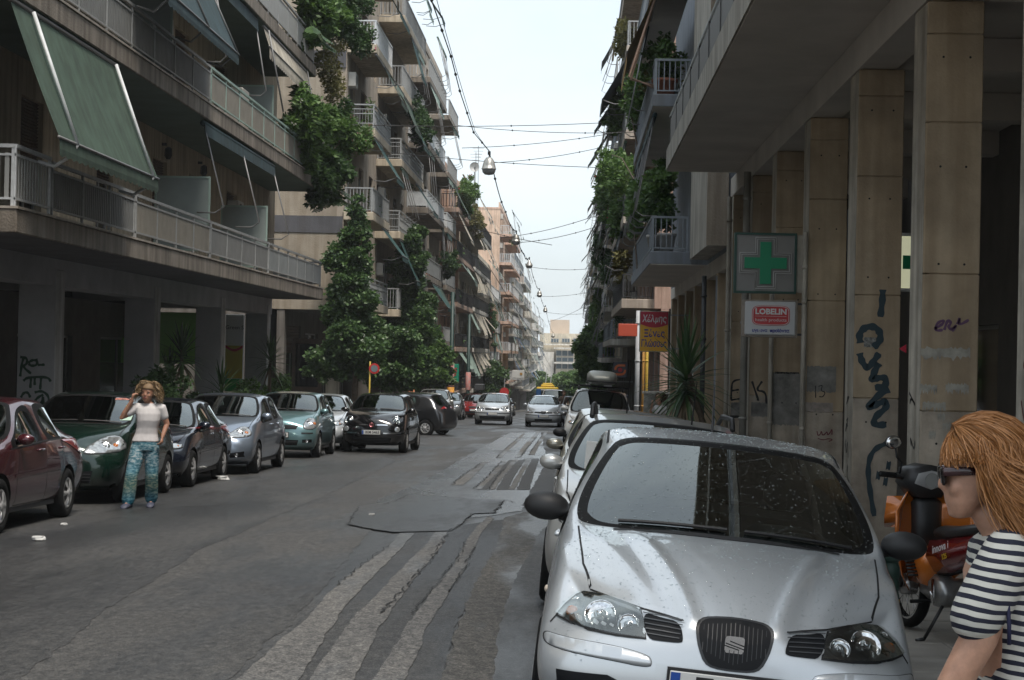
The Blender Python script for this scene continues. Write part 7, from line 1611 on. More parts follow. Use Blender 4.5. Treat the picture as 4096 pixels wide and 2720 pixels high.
# silver saloon standing with its door open
c = Car(spec(**{**SED, 'w': 1.64, 'roof': 1.42, 'nose': .74}), 'standing_car', 'silver saloon stopped in the lane with its door open', 'car', PT['silver'], GM)
face(c, head=[(.76, .62), (.72, .71), (.45, .70), (.42, .62)], grille=[(.16, .68), (.4, .68), (.4, .61), (.16, .6)], intake=[(0, .36), (.4, .36), (.38, .27), (0, .27)], plate=('', .48), mirror=(PT['silver'], .77, 1.4, .98), bonnet=True); g = c.patch([(-.12, .70), (.12, .70), (.08, .58), (-.08, .58)], 'f', 'grille', C_GRILLE, .007, .05); badge(c, .65, .04); c.line([(-.8, .53), (0, .53), (.8, .53)], 'f', .03, 'bumper_strip', C_TRIM, .01)
c.add(MB().bbox(.80, 1.52, 1.42, 1.5, .35, .95, .03).tube([(.82, 1.46, .95), (.95, 1.5, 1.38), (1.45, 1.46, 1.36), (1.5, 1.46, .95)], .03, 6), 'open_door', PT['silver'], None, True); c.place(-1.3, 78.3)
# right-hand row
c = Car(scale_spec(4.2, 1.74, 1.52, nose=.83, wr=1.38, hood=1.05, cowl=.98, hdr=1.7, tyre=.63), 'parked_car', 'silver estate with dark roof rails and a sun streaked windscreen behind the wet hatchback', 'car', PT['silver2'], GRT, 3)
face(c, head=[(.78, .66), (.72, .78), (.48, .75), (.46, .65)], grille=[(0, .75), (.3, .74), (.28, .65), (0, .65)], plate=('', .5), mirror=(PT['silver2'], .81, 1.25, 1.08), doors=[(1.4, 1.3), (2.4, 2.38)], handles=((2.2,), .9), bonnet=True)
c.add(MB().box(-.62, -.50, 1.06, 1.2, 1.06, 1.28), 'parking_ticket', C_PLATE)
for sg in (1, -1): c.add(MB().tube([(sg * .60, 1.95, 1.47), (sg * .60, 2.1, 1.56), (sg * .59, 3.2, 1.57), (sg * .57, 3.4, 1.49)], .022, 8), 'roof_rail', C_TRIM, None, True)
c.add(MB().tube([(.25, 1.95, 1.48), (.25, 1.75, 1.85)], [.008, .003], 5), 'aerial', C_TRIM); c.place(.62, 13.0, R(-1.0), .0, R(4.5))
c = Car(scale_spec(4.1, 1.72, 1.5, wr=1.34), 'parked_car', 'champagne hatchback parked between the silver estate and the off-roader', 'car', PT['beige'], GRT)
face(c, head=[(.78, .66), (.72, .78), (.48, .75), (.46, .65)], grille=[(0, .75), (.3, .74), (.28, .65), (0, .65)], mirror=(PT['beige'], .81, 1.25, 1.06), doors=[(1.4, 1.3), (2.4, 2.38)], bonnet=True); c.add(MB().tube([(-.1, 1.9, 1.47), (-.1, 1.8, 1.9)], [.01, .004], 5), 'aerial', C_TRIM); c.place(.60, 18.6, R(-1), 0, R(4))
c = Car(scale_spec(4.0, 1.7, 1.46, wr=1.3), 'parked_car', 'silver grey hatchback third in the row by the arcade', 'car', PT['silver'], GRT); face(c, head=[(.78, .66), (.72, .78), (.48, .75), (.46, .65)], mirror=(C_TRIM, .81, 1.25, 1.06), bonnet=True); c.place(.62, 24.3, R(-1), 0, R(3.5))
# off-roader with a roof box
c = Car(scale_spec(4.3, 1.78, 1.78, nose=1.0, hood=1.15, belt=1.08, wr=1.36, tyre=.7, clear=.3, cowl=1.0, hdr=1.55, roof=1.78), 'parked_car', 'off-white off-roader carrying a grey roof box', 'car', PT['white'], GRT)
face(c, head=[(.8, .84), (.74, .94), (.5, .92), (.5, .82)], grille=[(0, .94), (.4, .93), (.38, .8), (0, .8)], mirror=(PT['white'], .84, 1.2, 1.22), bonnet=True)
for y in (1.9, 2.9): c.add(MB().tube([(-.72, y, 1.84), (.72, y, 1.84)], .025, 6).box(-.62, -.56, y - .03, y + .03, 1.72, 1.84).box(.56, .62, y - .03, y + .03, 1.72, 1.84), 'roof_bar', C_TRIM, None, True)
c.place(.62, 44.5, R(-1), 0, R(3)); M_ = c.root.matrix_basis.copy()
rb = empty('roof_box', c.root.location + Vector((.12, 1.3, 1.86)), R(-1), 'grey streamlined roof box strapped on the off-roader', 'roof box'); rb.rotation_euler = c.root.rotation_euler
def sup(y, w_, h, zb=0.0, n=20): return [(w_ * math.copysign(abs(math.cos(t)) ** .5, math.cos(t)), y, zb + h * (.5 + .5 * math.copysign(abs(math.sin(t)) ** .6, math.sin(t)))) for t in np.linspace(0, 6.283, n, endpoint=False)]
MB().loft([sup(-.1, .2, .1, .08), sup(0, .34, .24, .04), sup(.3, .40, .36), sup(1.0, .40, .38), sup(1.6, .38, .34), sup(1.9, .34, .22), sup(1.95, .2, .1, .05)], True, True).build('lid', mat('roof box grey', (.33, .33, .29), .35, .3), rb, True, world=False); MB().loft([sup(-.12, .36, .04, .06), sup(.3, .415, .05, .05), sup(1.6, .40, .05, .05), sup(1.96, .34, .04, .05)], True, True).build('base_rim', C_TRIM, rb, True, world=False)
for (x, y, col, lb) in ((.6, 51.5, 'grey', 'grey hatchback behind the off-roader'), (.6, 70, 'silver', 'silver hatchback past the side street on the right kerb'), (.6, 77, 'black', 'black hatchback farther on the right kerb')): c = far_car(lb, col, x, y, group=GRT)
# white van
V_ = scale_spec(4.6, 1.8, 2.0, nose=1.0, hood=1.25, cowl=.55, hdr=1.15, belt=1.15, wr=1.5, roof=2.02, rr=4.2, rg=4.45, tail=4.5, tz=1.1, rgz=1.2, bp=(2.1, 3.4), axle=(.75, 3.5), simple=True, tyre=.64)
c = Car(V_, 'delivery_van', 'white rounded van queuing behind the stopped silver saloon', 'van', PT['white'], GM); face(c, head=[(.82, .78), (.8, .9), (.6, .9), (.58, .78)], grille=[(0, .92), (.4, .92), (.4, .8), (0, .8)], mirror=(C_TRIM, .88, .9, 1.35), plate=('', .55)); c.place(-1.35, 122)
# trolley bus
B_ = empty('trolley_bus', (-3.0, 205, zg(205)), 0, 'yellow topped trolley bus with roof poles coming up the street', 'bus', GM); B_.rotation_euler = (math.atan(-.03), 0, 0)
YEL = mat('bus yellow', (.62, .42, .02), .4); BWH = mat('bus body white', (.55, .55, .52), .4)
def bx_(mb, nm, m, par=None, sm=False): return mb.build(nm, m, par or B_, sm, world=False)
bx_(MB().bbox(-1.27, 1.27, 0, 11.5, .3, 3.05, .12), 'body', BWH); bx_(MB().bbox(-1.28, 1.28, -.01, 11.5, 2.78, 3.12, .1), 'roof_edge', YEL); bx_(MB().bbox(-.8, .8, .4, 6, 3.1, 3.42, .12).bbox(-.6, .6, .6, 5, 3.4, 3.6, .1), 'roof_unit', YEL)
bx_(MB().bbox(-1.17, 1.17, -.05, .05, 1.25, 2.75, .04), 'windscreen', M_GLASS); bx_(MB().box(-1.2, 1.2, -.02, .03, .95, 1.15), 'yellow_band', YEL)
for sg in (1, -1):
    bx_(MB().box(sg * 1.272, sg * 1.285, .8, 11, 1.35, 2.5), 'side_glazing', M_GLASS); bx_(MB().lathe([(0, -.02), (.13, -.02), (.13, .02)], (sg * .95, -.02, .75), 14, 'y'), 'headlamp', C_LENS)
    bx_(MB().tube([(sg * .3, 5, 3.6), (sg * .3, 9, 4.6), (sg * .3, 12.5, 5.7)], .04, 6), 'trolley_pole', M_STEEL); bx_(MB().tube([(sg * 1.3, .2, 2.4), (sg * 1.55, -.1, 2.3), (sg * 1.55, -.1, 1.9)], .04, 6), 'mirror', C_TRIM)
    for y in (2.6, 8.4): bx_(MB().lathe([(.0, .0), (.3, .0), (.48, -.03), (.48, -.25)], (sg * 1.2, y, .45), 20, 'x'), 'wheel', C_TYRE)
# ================================================================== PEOPLE
SKIN = mat('skin', (.40, .21, .14), .5, trans=.25, var=.08, scale=9); SKIN2 = mat('skin fair', (.48, .27, .185), .5, trans=.25, var=.16, scale=35, bump=.08, bscale=300)
def remesh(mb, voxel, smooth=4, name='body'):
    me = bpy.data.meshes.new(name); me.from_pydata(mb.v, [], mb.f); bm = bmesh.new(); bm.from_mesh(me); bmesh.ops.recalc_face_normals(bm, faces=bm.faces); bm.to_mesh(me); bm.free()
    o = bpy.data.objects.new('tmp', me); COL.objects.link(o); m = o.modifiers.new('r', 'REMESH'); m.mode = 'VOXEL'; m.voxel_size = voxel
    if smooth: q = o.modifiers.new('s', 'SMOOTH'); q.iterations = smooth; q.factor = .5
    dg = bpy.context.evaluated_depsgraph_get(); out = bpy.data.meshes.new_from_object(o.evaluated_get(dg)); bpy.data.objects.remove(o); bpy.data.meshes.remove(me); out.materials.clear(); return out
def rings(mb, rows, n=18, sq=.85):
    """stack of horizontal superellipse rings (z, cx, cy, rx, ry)"""
    mb.loft([[(cx + rx * math.copysign(abs(math.cos(t)) ** sq, math.cos(t)), cy + ry * math.copysign(abs(math.sin(t)) ** sq, math.sin(t)), z) for t in np.linspace(0, 2 * math.pi, n, endpoint=False)] for (z, cx, cy, rx, ry) in rows], True, True); return mb
def limb(mb, pts, rad, n=12):
    P = [Vector(p) for p in pts]; out = []; rr = []
    for i in range(len(P) - 1):
        for k in range(4): out.append(P[i].lerp(P[i + 1], k / 4)); rr.append(rad[i] + (rad[i + 1] - rad[i]) * k / 4)
    out.append(P[-1]); rr.append(rad[-1]); mb.tube(out, rr, n); mb.ell(P[0], (rad[0],) * 3, 10, 6); mb.ell(P[-1], (rad[-1],) * 3, 10, 6); return mb
def head_shape(mb, M_, s=1.0):
    """head rings in a local frame: x right, y back (face at -y), z up from the chin; M_ places it"""
    rows = [(0.0, -.055, .028, .022), (.018, -.052, .042, .034), (.045, -.04, .056, .055), (.08, -.022, .066, .076), (.115, -.01, .072, .088), (.15, -.002, .076, .095), (.185, 0, .074, .093), (.21, .002, .062, .078), (.228, .004, .036, .045), (.234, .004, .012, .015)]
    b = len(mb.v); rings(mb, [(z * s, 0, cy * s, rx * s, ry * s) for z, cy, rx, ry in rows], 18, .95)
    mb.ell((0, -.098 * s, .088 * s), (.013 * s, .016 * s, .013 * s), 10, 6); mb.tube([(0, -.085 * s, .135 * s), (0, -.093 * s, .115 * s), (0, -.104 * s, .092 * s)], [.007 * s, .009 * s, .010 * s], 8)     # nose
    mb.ell((0, -.088 * s, .056 * s), (.024 * s, .010 * s, .008 * s), 10, 6); mb.ell((0, -.077 * s, .018 * s), (.02 * s, .014 * s, .016 * s), 10, 6)      # lips, chin
    for sg in (-1, 1): mb.ell((sg * .076 * s, .012 * s, .105 * s), (.008 * s, .018 * s, .03 * s), 8, 6); mb.ell((sg * .04 * s, -.07 * s, .085 * s), (.025 * s, .02 * s, .025 * s), 8, 6); mb.ell((sg * .03 * s, -.083 * s, .136 * s), (.026 * s, .012 * s, .009 * s), 8, 6)
    for i in range(b, len(mb.v)): mb.v[i] = tuple(M_ @ Vector(mb.v[i]))
def face_bits(e, M_, s, lip=(.35, .1, .09), brow=(.08, .05, .03)):
    def blob(pos, r, nm, m):
        mb = MB().ell(pos, r, 10, 6); mb.v = [tuple(M_ @ Vector(v)) for v in mb.v]; return mb.build(nm, m, e, True, world=False)
    EYE = mat('eye white', (.6, .58, .55), .3); IR = mat('iris dark', (.03, .02, .015), .2); LM = mat('lips', lip, .45); BM = mat('brow', brow, .8)
    for sg in (-1, 1):
        ey = blob((sg * .031 * s, -.083 * s, .117 * s), (.014 * s, .008 * s, .007 * s), 'eye', EYE); q = MB().ell((sg * .031 * s, -.0895 * s, .117 * s), (.0055 * s, .003 * s, .006 * s), 8, 6); q.v = [tuple(M_ @ Vector(v)) for v in q.v]; q.build('iris', IR, ey, True, world=False)
        blob((sg * .033 * s, -.0935 * s, .139 * s), (.021 * s, .004 * s, .0035 * s), 'eyebrow', BM)
    blob((0, -.0965 * s, .0585 * s), (.022 * s, .004 * s, .004 * s), 'upper_lip', LM); blob((0, -.0955 * s, .051 * s), (.019 * s, .004 * s, .005 * s), 'lower_lip', LM)
def hand(mb, wrist, dirv, palmn, s=1.0, curl=.5, thumb=1, spread=.12):
    """palm and five bent fingers growing from the wrist along dirv; palmn = direction the palm faces"""
    d = Vector(dirv).normalized(); n = Vector(palmn); n = (n - d * n.dot(d)).normalized(); a = d.cross(n).normalized(); W_ = Vector(wrist)
    for k in range(5): mb.ell(W_ + d * (.02 + .016 * k) * s, (.033 * s if abs(a.x) > .5 else .02 * s, .033 * s if abs(a.y) > .5 else .02 * s, .033 * s if abs(a.z) > .5 else .02 * s), 10, 6)
    for i, (off, L) in enumerate(((-.030, .068), (-.010, .078), (.010, .073), (.029, .058))):
        p = W_ + d * .085 * s + a * off * s; c = curl; q = [p]; ang = 0
        for seg in (.42, .33, .25):
            ang += c * (1.0 if seg > .4 else .9); dd = (d * math.cos(ang) + n * math.sin(ang) + a * spread * off * 8); q.append(q[-1] + dd.normalized() * L * seg * s)
        mb.tube([p - d * .03 * s] + q, [.0095 * s, .0095 * s, .009 * s, .0085 * s, .007 * s], 8); mb.ell(q[-1], (.007 * s,) * 3, 8, 6)
    t0 = W_ + d * .03 * s - a * thumb * .026 * s; t1 = t0 + (d * .6 - a * thumb * .6 + n * .45).normalized() * .042 * s; t2 = t1 + (d * .8 - a * thumb * .1 + n * .6).normalized() * .034 * s
    mb.tube([t0 - d * .01 * s, t0, t1, t2], [.013 * s, .012 * s, .0105 * s, .008 * s], 8); mb.ell(t2, (.008 * s,) * 3, 8, 6)
def ribbons(paths, wd, name, m, parent, seed=0):
    """thin curved hair ribbons; paths = list of point lists"""
    V = []; F = []; rs = random.Random(seed)
    for P in paths:
        k = len(V); n = len(P); sd_ = Vector((rs.uniform(-1, 1), rs.uniform(-1, 1), rs.uniform(-.4, .4))).normalized()
        for i, p in enumerate(P):
            p = Vector(p); d = (Vector(P[min(i + 1, n - 1)]) - Vector(P[max(i - 1, 0)])); a = d.cross(sd_); a = a.normalized() if a.length > 1e-6 else Vector((1, 0, 0)); w_ = wd * (1 if i < n - 2 else .5 if i < n - 1 else .1); nrm = d.normalized().cross(a) * w_ * .5
            V += [tuple(p + a * w_), tuple(p + nrm), tuple(p - a * w_)]
            if i:
                o = k + 3 * i; F += [(o - 3, o - 2, o + 1, o), (o - 2, o - 1, o + 2, o + 1)]
    me = bpy.data.meshes.new(name); me.from_pydata(V, [], F); return link(name, me, m, parent, True)
def hair_mat(name, c0, c1):
    if name in MATS: return MATS[name]
    m, t, b = nodes_of(name); g = t.nodes.new('ShaderNodeNewGeometry'); r = t.nodes.new('ShaderNodeValToRGB'); r.color_ramp.elements[0].color = (*c0, 1); r.color_ramp.elements[1].color = (*c1, 1); t.links.new(g.outputs['Random Per Island'], r.inputs[0]); t.links.new(r.outputs[0], b.inputs['Base Color']); b.inputs['Roughness'].default_value = .42; b.inputs['Anisotropic'].default_value = .4; MATS[name] = m; return m
def walker(name, label, loc, J, rz=0.0, voxel=.0075, shirt=None, trous=None, shoe=None, hairm=None, skin=SKIN, head_rz=0.0, phone=True, detail=True, group=None, hair='curly', tilt=0.0, s=1.0):
    e = empty(name, loc, rz, label, 'person', group); mb = MB()
    cx, cy = J['chest']; hx, hy = J['hip']
    torso = [(.80, hx, hy, .155, .11), (.88, hx, hy, .165, .115), (.98, hx * .7 + cx * .3, hy, .135, .095), (1.06, hx * .4 + cx * .6, (hy + cy) / 2, .128, .092), (1.16, cx, cy, .142, .105), (1.25, cx, cy, .152, .10), (1.32, cx, cy + .005, .150, .08), (1.37, cx, cy + .01, .09, .06), (1.40, cx, cy + .012, .05, .048)]
    rings(mb, torso); limb(mb, [(cx, cy + .012, 1.34), (cx + J['hd'][0] * .5, cy - .0, 1.40), (cx + J['hd'][0], cy - .015, 1.46)], [.052, .046, .05])
    M_ = TR(cx + J['hd'][0], cy + J['hd'][1], 1.405) @ Matrix.Rotation(head_rz, 4, 'Z') @ Matrix.Rotation(tilt, 4, 'Y'); head_shape(mb, M_, 1.0)
    for a in ('ra', 'la'):
        sh, el, wr = J[a]; limb(mb, [sh, el, wr], [.05, .039, .026]); 
        if detail: hand(mb, wr, J[a + 'd'], J[a + 'n'], .95, J.get(a + 'c', .5), J.get(a + 't', 1))
        else: mb.ell(Vector(wr) + Vector(J[a + 'd']) * .06, (.035, .03, .06), 8, 6)
    for l in ('rl', 'll'):
        hp, kn, an, toe = J[l]; limb(mb, [hp, kn, an], [.085, .056, .036]); limb(mb, [an, Vector(an).lerp(Vector(toe), .5)], [.034, .02])
    body = link('body', remesh(mb, voxel, 4), skin, e, True); 
    if detail: face_bits(e, M_, 1.0)
    # shirt
    mb = MB(); rings(mb, [(z, x, y, rx + .014, ry + .014) for z, x, y, rx, ry in torso[1:7]] + [(1.365, cx, cy + .008, .125, .068), (1.385, cx, cy + .012, .088, .062)])
    for a in ('ra', 'la'): sh, el, wr = [Vector(v) for v in J[a]]; limb(mb, [sh.lerp(Vector((cx, cy, 1.3)), .3), sh, sh.lerp(el, .52)], [.066, .066, .058])
    link('shirt', remesh(mb, voxel * 1.2, 5, 'shirt'), shirt, e, True)
    mb = MB(); rings(mb, [(.76, hx, hy, .165, .12), (.82, hx, hy, .172, .125), (.9, hx, hy, .168, .12), (.93, hx, hy, .155, .11)])
    for l in ('rl', 'll'):
        hp, kn, an, toe = [Vector(v) for v in J[l]]; k2 = kn.lerp(an, .35); limb(mb, [hp, hp.lerp(kn, .5), kn, k2, an + Vector((0, 0, .03))], [.103, .096, .084, .088, .088 if detail else .075])
    link('trousers', remesh(mb, voxel * 1.2, 3, 'trousers'), trous, e, True)
    for l in ('rl', 'll'):
        an, toe = Vector(J[l][2]), Vector(J[l][3]); d = toe - an; d.z = 0; d.normalize(); q = d.to_track_quat('Y', 'Z').to_matrix().to_4x4(); b = Vector((an.x, an.y, toe.z)) ; sh = MB()
        rows = [(-.075, .03, .075), (-.055, .045, .085), (.0, .05, .085), (.06, .052, .08), (.12, .055, .068), (.17, .047, .05), (.195, .022, .025)]
        sh.loft([[(w_ * math.cos(t), y, max(-.002, h * (.5 + .5 * math.sin(t)))) for t in np.linspace(0, 6.283, 14, endpoint=False)] for y, w_, h in rows], True, True); Mx = Matrix.Translation(b - Vector((0, 0, .03))) @ q; sh.v = [tuple(Mx @ Vector(v)) for v in sh.v]; sh.build('shoe', shoe, e, True, world=False)
    # hair
    rs = random.Random(5); C = M_ @ Vector((0, .012, .15)); paths = []
    cap = MB(); cap.ell((0, .002, .143), (.09, .109, .102), 18, 12); cap.v = [(x, y if (z > .152 or y > -.015) else -.015, z) for x, y, z in cap.v]; cap.v = [tuple(M_ @ Vector(v)) for v in cap.v]; cap.build('hair', mat('hair roots', (.18, .115, .06), .7) if hair == 'curly' else hairm, e, True, world=False)
    n = (1300 if detail else 120) if hair != 'none' else 0
    for k in range(n):
        az = rs.uniform(-.55, 3.1416 + .55); el = rs.uniform(-.15, 1.45); r = .098; st = Vector((math.cos(az) * math.cos(el) * .088, math.sin(az) * math.cos(el) * .1 + .018, .145 + math.sin(el) * .095))
        if hair == 'short': L = rs.uniform(.02, .05)
        else: L = rs.uniform(.09, .19)
        d = Vector((math.cos(az) * .55, math.sin(az) * .5 + .1, -.1 + .7 * math.sin(el))); P = []; ph = rs.uniform(0, 6.28); cr = rs.uniform(.008, .018) if hair == 'curly' else .004; p = st.copy()
        for i in range(9):
            t = i / 8; d2 = (d * (1 - t) ** 1.4 + Vector((d.x * .25, .12, -1)) * t).normalized(); p = p + d2 * L / 8; P.append(tuple(M_ @ (p + Vector((math.cos(ph + i * 1.5), math.sin(ph + i * 1.5), .3 * math.sin(ph + i))) * cr * min(1, i / 2))))
        paths.append(P)
    if paths: ribbons(paths, .0032 if detail else .012, 'hair_strands', hairm, e, 3)
    e.scale = (s, s, s); return e
# patterned trousers: batik look in pale teal, dark teal and sand, bands towards the hem
def batik():
    m, t, b = nodes_of('batik cloth'); N = t.nodes.new; L = t.links.new; tc_ = N('ShaderNodeTexCoord'); mp_ = N('ShaderNodeMapping'); mp_.inputs['Scale'].default_value = (1, 1, 2.6); L(tc_.outputs['Object'], mp_.inputs[0])
    v = N('ShaderNodeTexNoise'); v.inputs['Scale'].default_value = 16; v.inputs['Detail'].default_value = 6; v.inputs['Roughness'].default_value = .7; L(mp_.outputs[0], v.inputs['Vector'])
    r = N('ShaderNodeValToRGB'); cr = r.color_ramp; cr.elements[0].position = .33; cr.elements[0].color = (.012, .06, .075, 1); cr.elements[1].position = .72; cr.elements[1].color = (.52, .5, .40, 1); q = cr.elements.new(.47); q.color = (.05, .15, .19, 1); q = cr.elements.new(.57); q.color = (.26, .32, .35, 1); L(v.outputs[0], r.inputs[0])
    sx = N('ShaderNodeSeparateXYZ'); L(tc_.outputs['Object'], sx.inputs[0]); r2 = N('ShaderNodeValToRGB'); c2 = r2.color_ramp; c2.elements[0].position = .08; c2.elements[0].color = (.3, 1.0, 1.2, 1); c2.elements[1].position = .85; c2.elements[1].color = (.8, 1.0, 1.05, 1)
    for p_, c_ in ((.14, (.45, .8, .9, 1)), (.3, (1.1, 1, .7, 1)), (.42, (.9, .95, .8, 1)), (.5, (.45, .8, .9, 1)), (.66, (1.15, 1.1, 1.1, 1))): q = c2.elements.new(p_); q.color = c_
    L(sx.outputs['Z'], r2.inputs[0]); mm = N('ShaderNodeMixRGB'); mm.blend_type = 'MULTIPLY'; mm.inputs[0].default_value = 1; L(r.outputs[0], mm.inputs[1]); L(r2.outputs[0], mm.inputs[2]); L(mm.outputs[0], b.inputs['Base Color']); b.inputs['Roughness'].default_value = .8
    bp = N('ShaderNodeBump'); bp.inputs['Strength'].default_value = .5; bp.inputs['Distance'].default_value = .02; L(v.outputs[0], bp.inputs['Height']); L(bp.outputs[0], b.inputs['Normal']); return m
TEE = mat('cotton white', (.60, .575, .57), .85, bump=.15, bscale=18, var=.06, scale=12)
HB = hair_mat('hair dark blond', (.13, .08, .04), (.44, .31, .17)); HR = hair_mat('hair red blond', (.27, .115, .035), (.40, .18, .06)); HD = hair_mat('hair brown', (.05, .028, .018), (.14, .08, .05))
J1 = dict(chest=(.04, 0), hip=(-.0, .02), hd=(-.015, -.02), ra=[(-.125, 0, 1.325), (-.30, -.06, 1.19), (-.165, -.10, 1.415)], rad=(.12, -.0, .6), ran=(.6, .3, -.2), rac=.75, rat=-1, la=[(.205, .01, 1.325), (.275, .05, 1.11), (.235, -.03, .955)], lad=(-.1, -.25, -.95), lan=(-1, .2, 0), lac=.55, lat=-1,
          rl=[(-.085, .01, .80), (-.145, -.13, .43), (-.185, -.10, .085), (-.215, -.27, .03)], ll=[(.085, .03, .80), (.095, .02, .43), (.075, .14, .10), (.085, .0, .03)])
pw = on_ground(143.5, 508)
walker('person', 'woman with curly hair in white tee and patterned teal trousers phoning on the road', (pw.x, pw.y, zg(pw.y)), J1, R(4), .0075, TEE, batik(), mat('clog navy', (.05, .055, .085), .6), HB, SKIN, R(-14), tilt=R(4))
S = empty('mobile_phone', (pw.x - .15, pw.y - .09, zg(pw.y) + 1.50), 0, 'small dark phone in the raised hand of the woman on the road', 'phone'); MB().bbox(-.028, .028, -.006, .006, -.055, .055, .005).build('case', C_TRIM, S, world=False); S.rotation_euler = (0, R(20), R(70))
MB().lathe([(.034, -.006), (.038, 0), (.034, .006)], (pw.x - .205, pw.y - .09, zg(pw.y) + 1.345), 16).build('bracelet', mat('bracelet yellow', (.6, .6, .05), .5), None); bpy.data.objects['bracelet'].parent = None; tag(bpy.data.objects['bracelet'], 'thin yellow bracelet on the raised wrist of the phoning woman', 'bracelet')
J2 = dict(J1); J2.update(rl=[(-.085, 0, .80), (-.09, -.02, .43), (-.09, .02, .085), (-.1, -.12, .03)], ll=[(.085, 0, .80), (.09, -.02, .43), (.09, .04, .085), (.1, -.1, .03)])
walker('person', 'woman in white phoning on the pavement behind the parked cars', (2.05, 41.5, zpr(41.5)), J2, R(-60), .014, TEE, mat('trousers dark', (.03, .03, .04), .8), C_TRIM, HD, SKIN2, 0, detail=False, s=.98)
J3 = dict(J2); J3.update(ra=[(-.125, 0, 1.325), (-.2, .02, 1.08), (-.2, -.06, .86)], rad=(0, -.1, -1), ran=(1, 0, 0))
walker('person', 'grey haired man in an orange shirt beyond the turning black hatchback', (-7.2, 77.5, zpl(77.5)), J3, R(150), .014, mat('shirt orange', (.5, .2, .1), .8), mat('trousers dark', (.03, .03, .04)), C_TRIM, hair_mat('hair grey', (.2, .2, .2), (.4, .4, .4)), SKIN2, 0, detail=False, hair='short', s=1.05)
walker('person', 'dark haired person standing at the open door of the stopped saloon', (-.45, 80.3, zg(80)), J3, R(20), .014, mat('shirt brown', (.12, .08, .06), .8), mat('trousers dark', (.03, .03, .04)), C_TRIM, HD, SKIN2, 0, detail=False, hair='short')
# ---------------- woman at the right edge, walking left, close to the camera
YW = 5.0
def wp(x, y, dy=0.0): a = at_y((3300 + x / 1.3995) / 4, (1600 + y / 1.3995) / 4, YW + dy); return a
gz = zg(YW) - .06; base = wp(1010, 700); ro = Vector((base.x, YW, gz))
W1 = empty('person', ro, 0, 'red haired woman in sunglasses and striped navy and white top at the kerb', 'person')
def lw(p): return p - ro
hc = lw(wp(905, 640)); mb = MB()        # chin level, centre of the head
M_ = Matrix.Translation(lw(wp(880, 655))) @ Matrix.Rotation(R(-97), 4, 'Z') @ Matrix.Rotation(R(4), 4, 'X'); head_shape(mb, M_, 1.06)
sx_, sz_ = lw(wp(1040, 760)).x, lw(wp(1040, 760)).z
tor = [(.78, .165, .12), (.9, .17, .125), (1.0, .15, .11), (1.08, .15, .11), (1.16, .16, .12)]
bx0 = lw(wp(1060, 900)).x; zs_ = lw(wp(1000, 740)).z
rings(mb, [(.45, bx0 + .03, .02, .15, .12), (.75, bx0 + .02, .02, .12, .17), (.88, bx0 + .02, .02, .105, .16), (1.0, bx0, .02, .105, .16), (zs_ - .12, bx0 - .02, .02, .11, .185), (zs_ - .03, bx0 - .01, .02, .09, .175), (zs_ + .01, bx0, .02, .06, .10)])
limb(mb, [(bx0 - .01, .02, zs_ - .02), tuple(lw(wp(930, 650)) + Vector((0, .01, 0)))], [.06, .052])
el = lw(wp(600, 1640)); wr_ = lw(wp(380, 1930)); shd = lw(wp(915, 880)) + Vector((0, -.14, 0)); limb(mb, [shd, lw(wp(790, 1280)) + Vector((0, -.16, 0)), el + Vector((0, -.15, 0)), wr_ + Vector((0, -.13, 0))], [.062, .052, .044, .027]); hand(mb, wr_ + Vector((0, -.13, 0)), (-.6, -.1, -.8), (.3, 1, 0), 1, .5)
limb(mb, [(bx0, .2, zs_ - .06), (bx0 + .08, .24, zs_ - .35), (bx0 + .05, .22, zs_ - .58)], [.055, .042, .028]); hand(mb, (bx0 + .05, .22, zs_ - .58), (-.1, 0, -1), (0, -1, 0), 1, .4)
limb(mb, [(bx0 + .02, -.06, .76), (bx0 - .12, -.07, .42), (bx0 - .08, -.07, .09), (bx0 - .22, -.07, .035)], [.09, .06, .04, .03]); limb(mb, [(bx0 + .02, .1, .76), (bx0 + .1, .1, .42), (bx0 + .22, .1, .12), (bx0 + .1, .1, .035)], [.09, .06, .04, .03])
link('body', remesh(mb, .0075, 4), SKIN2, W1, True)
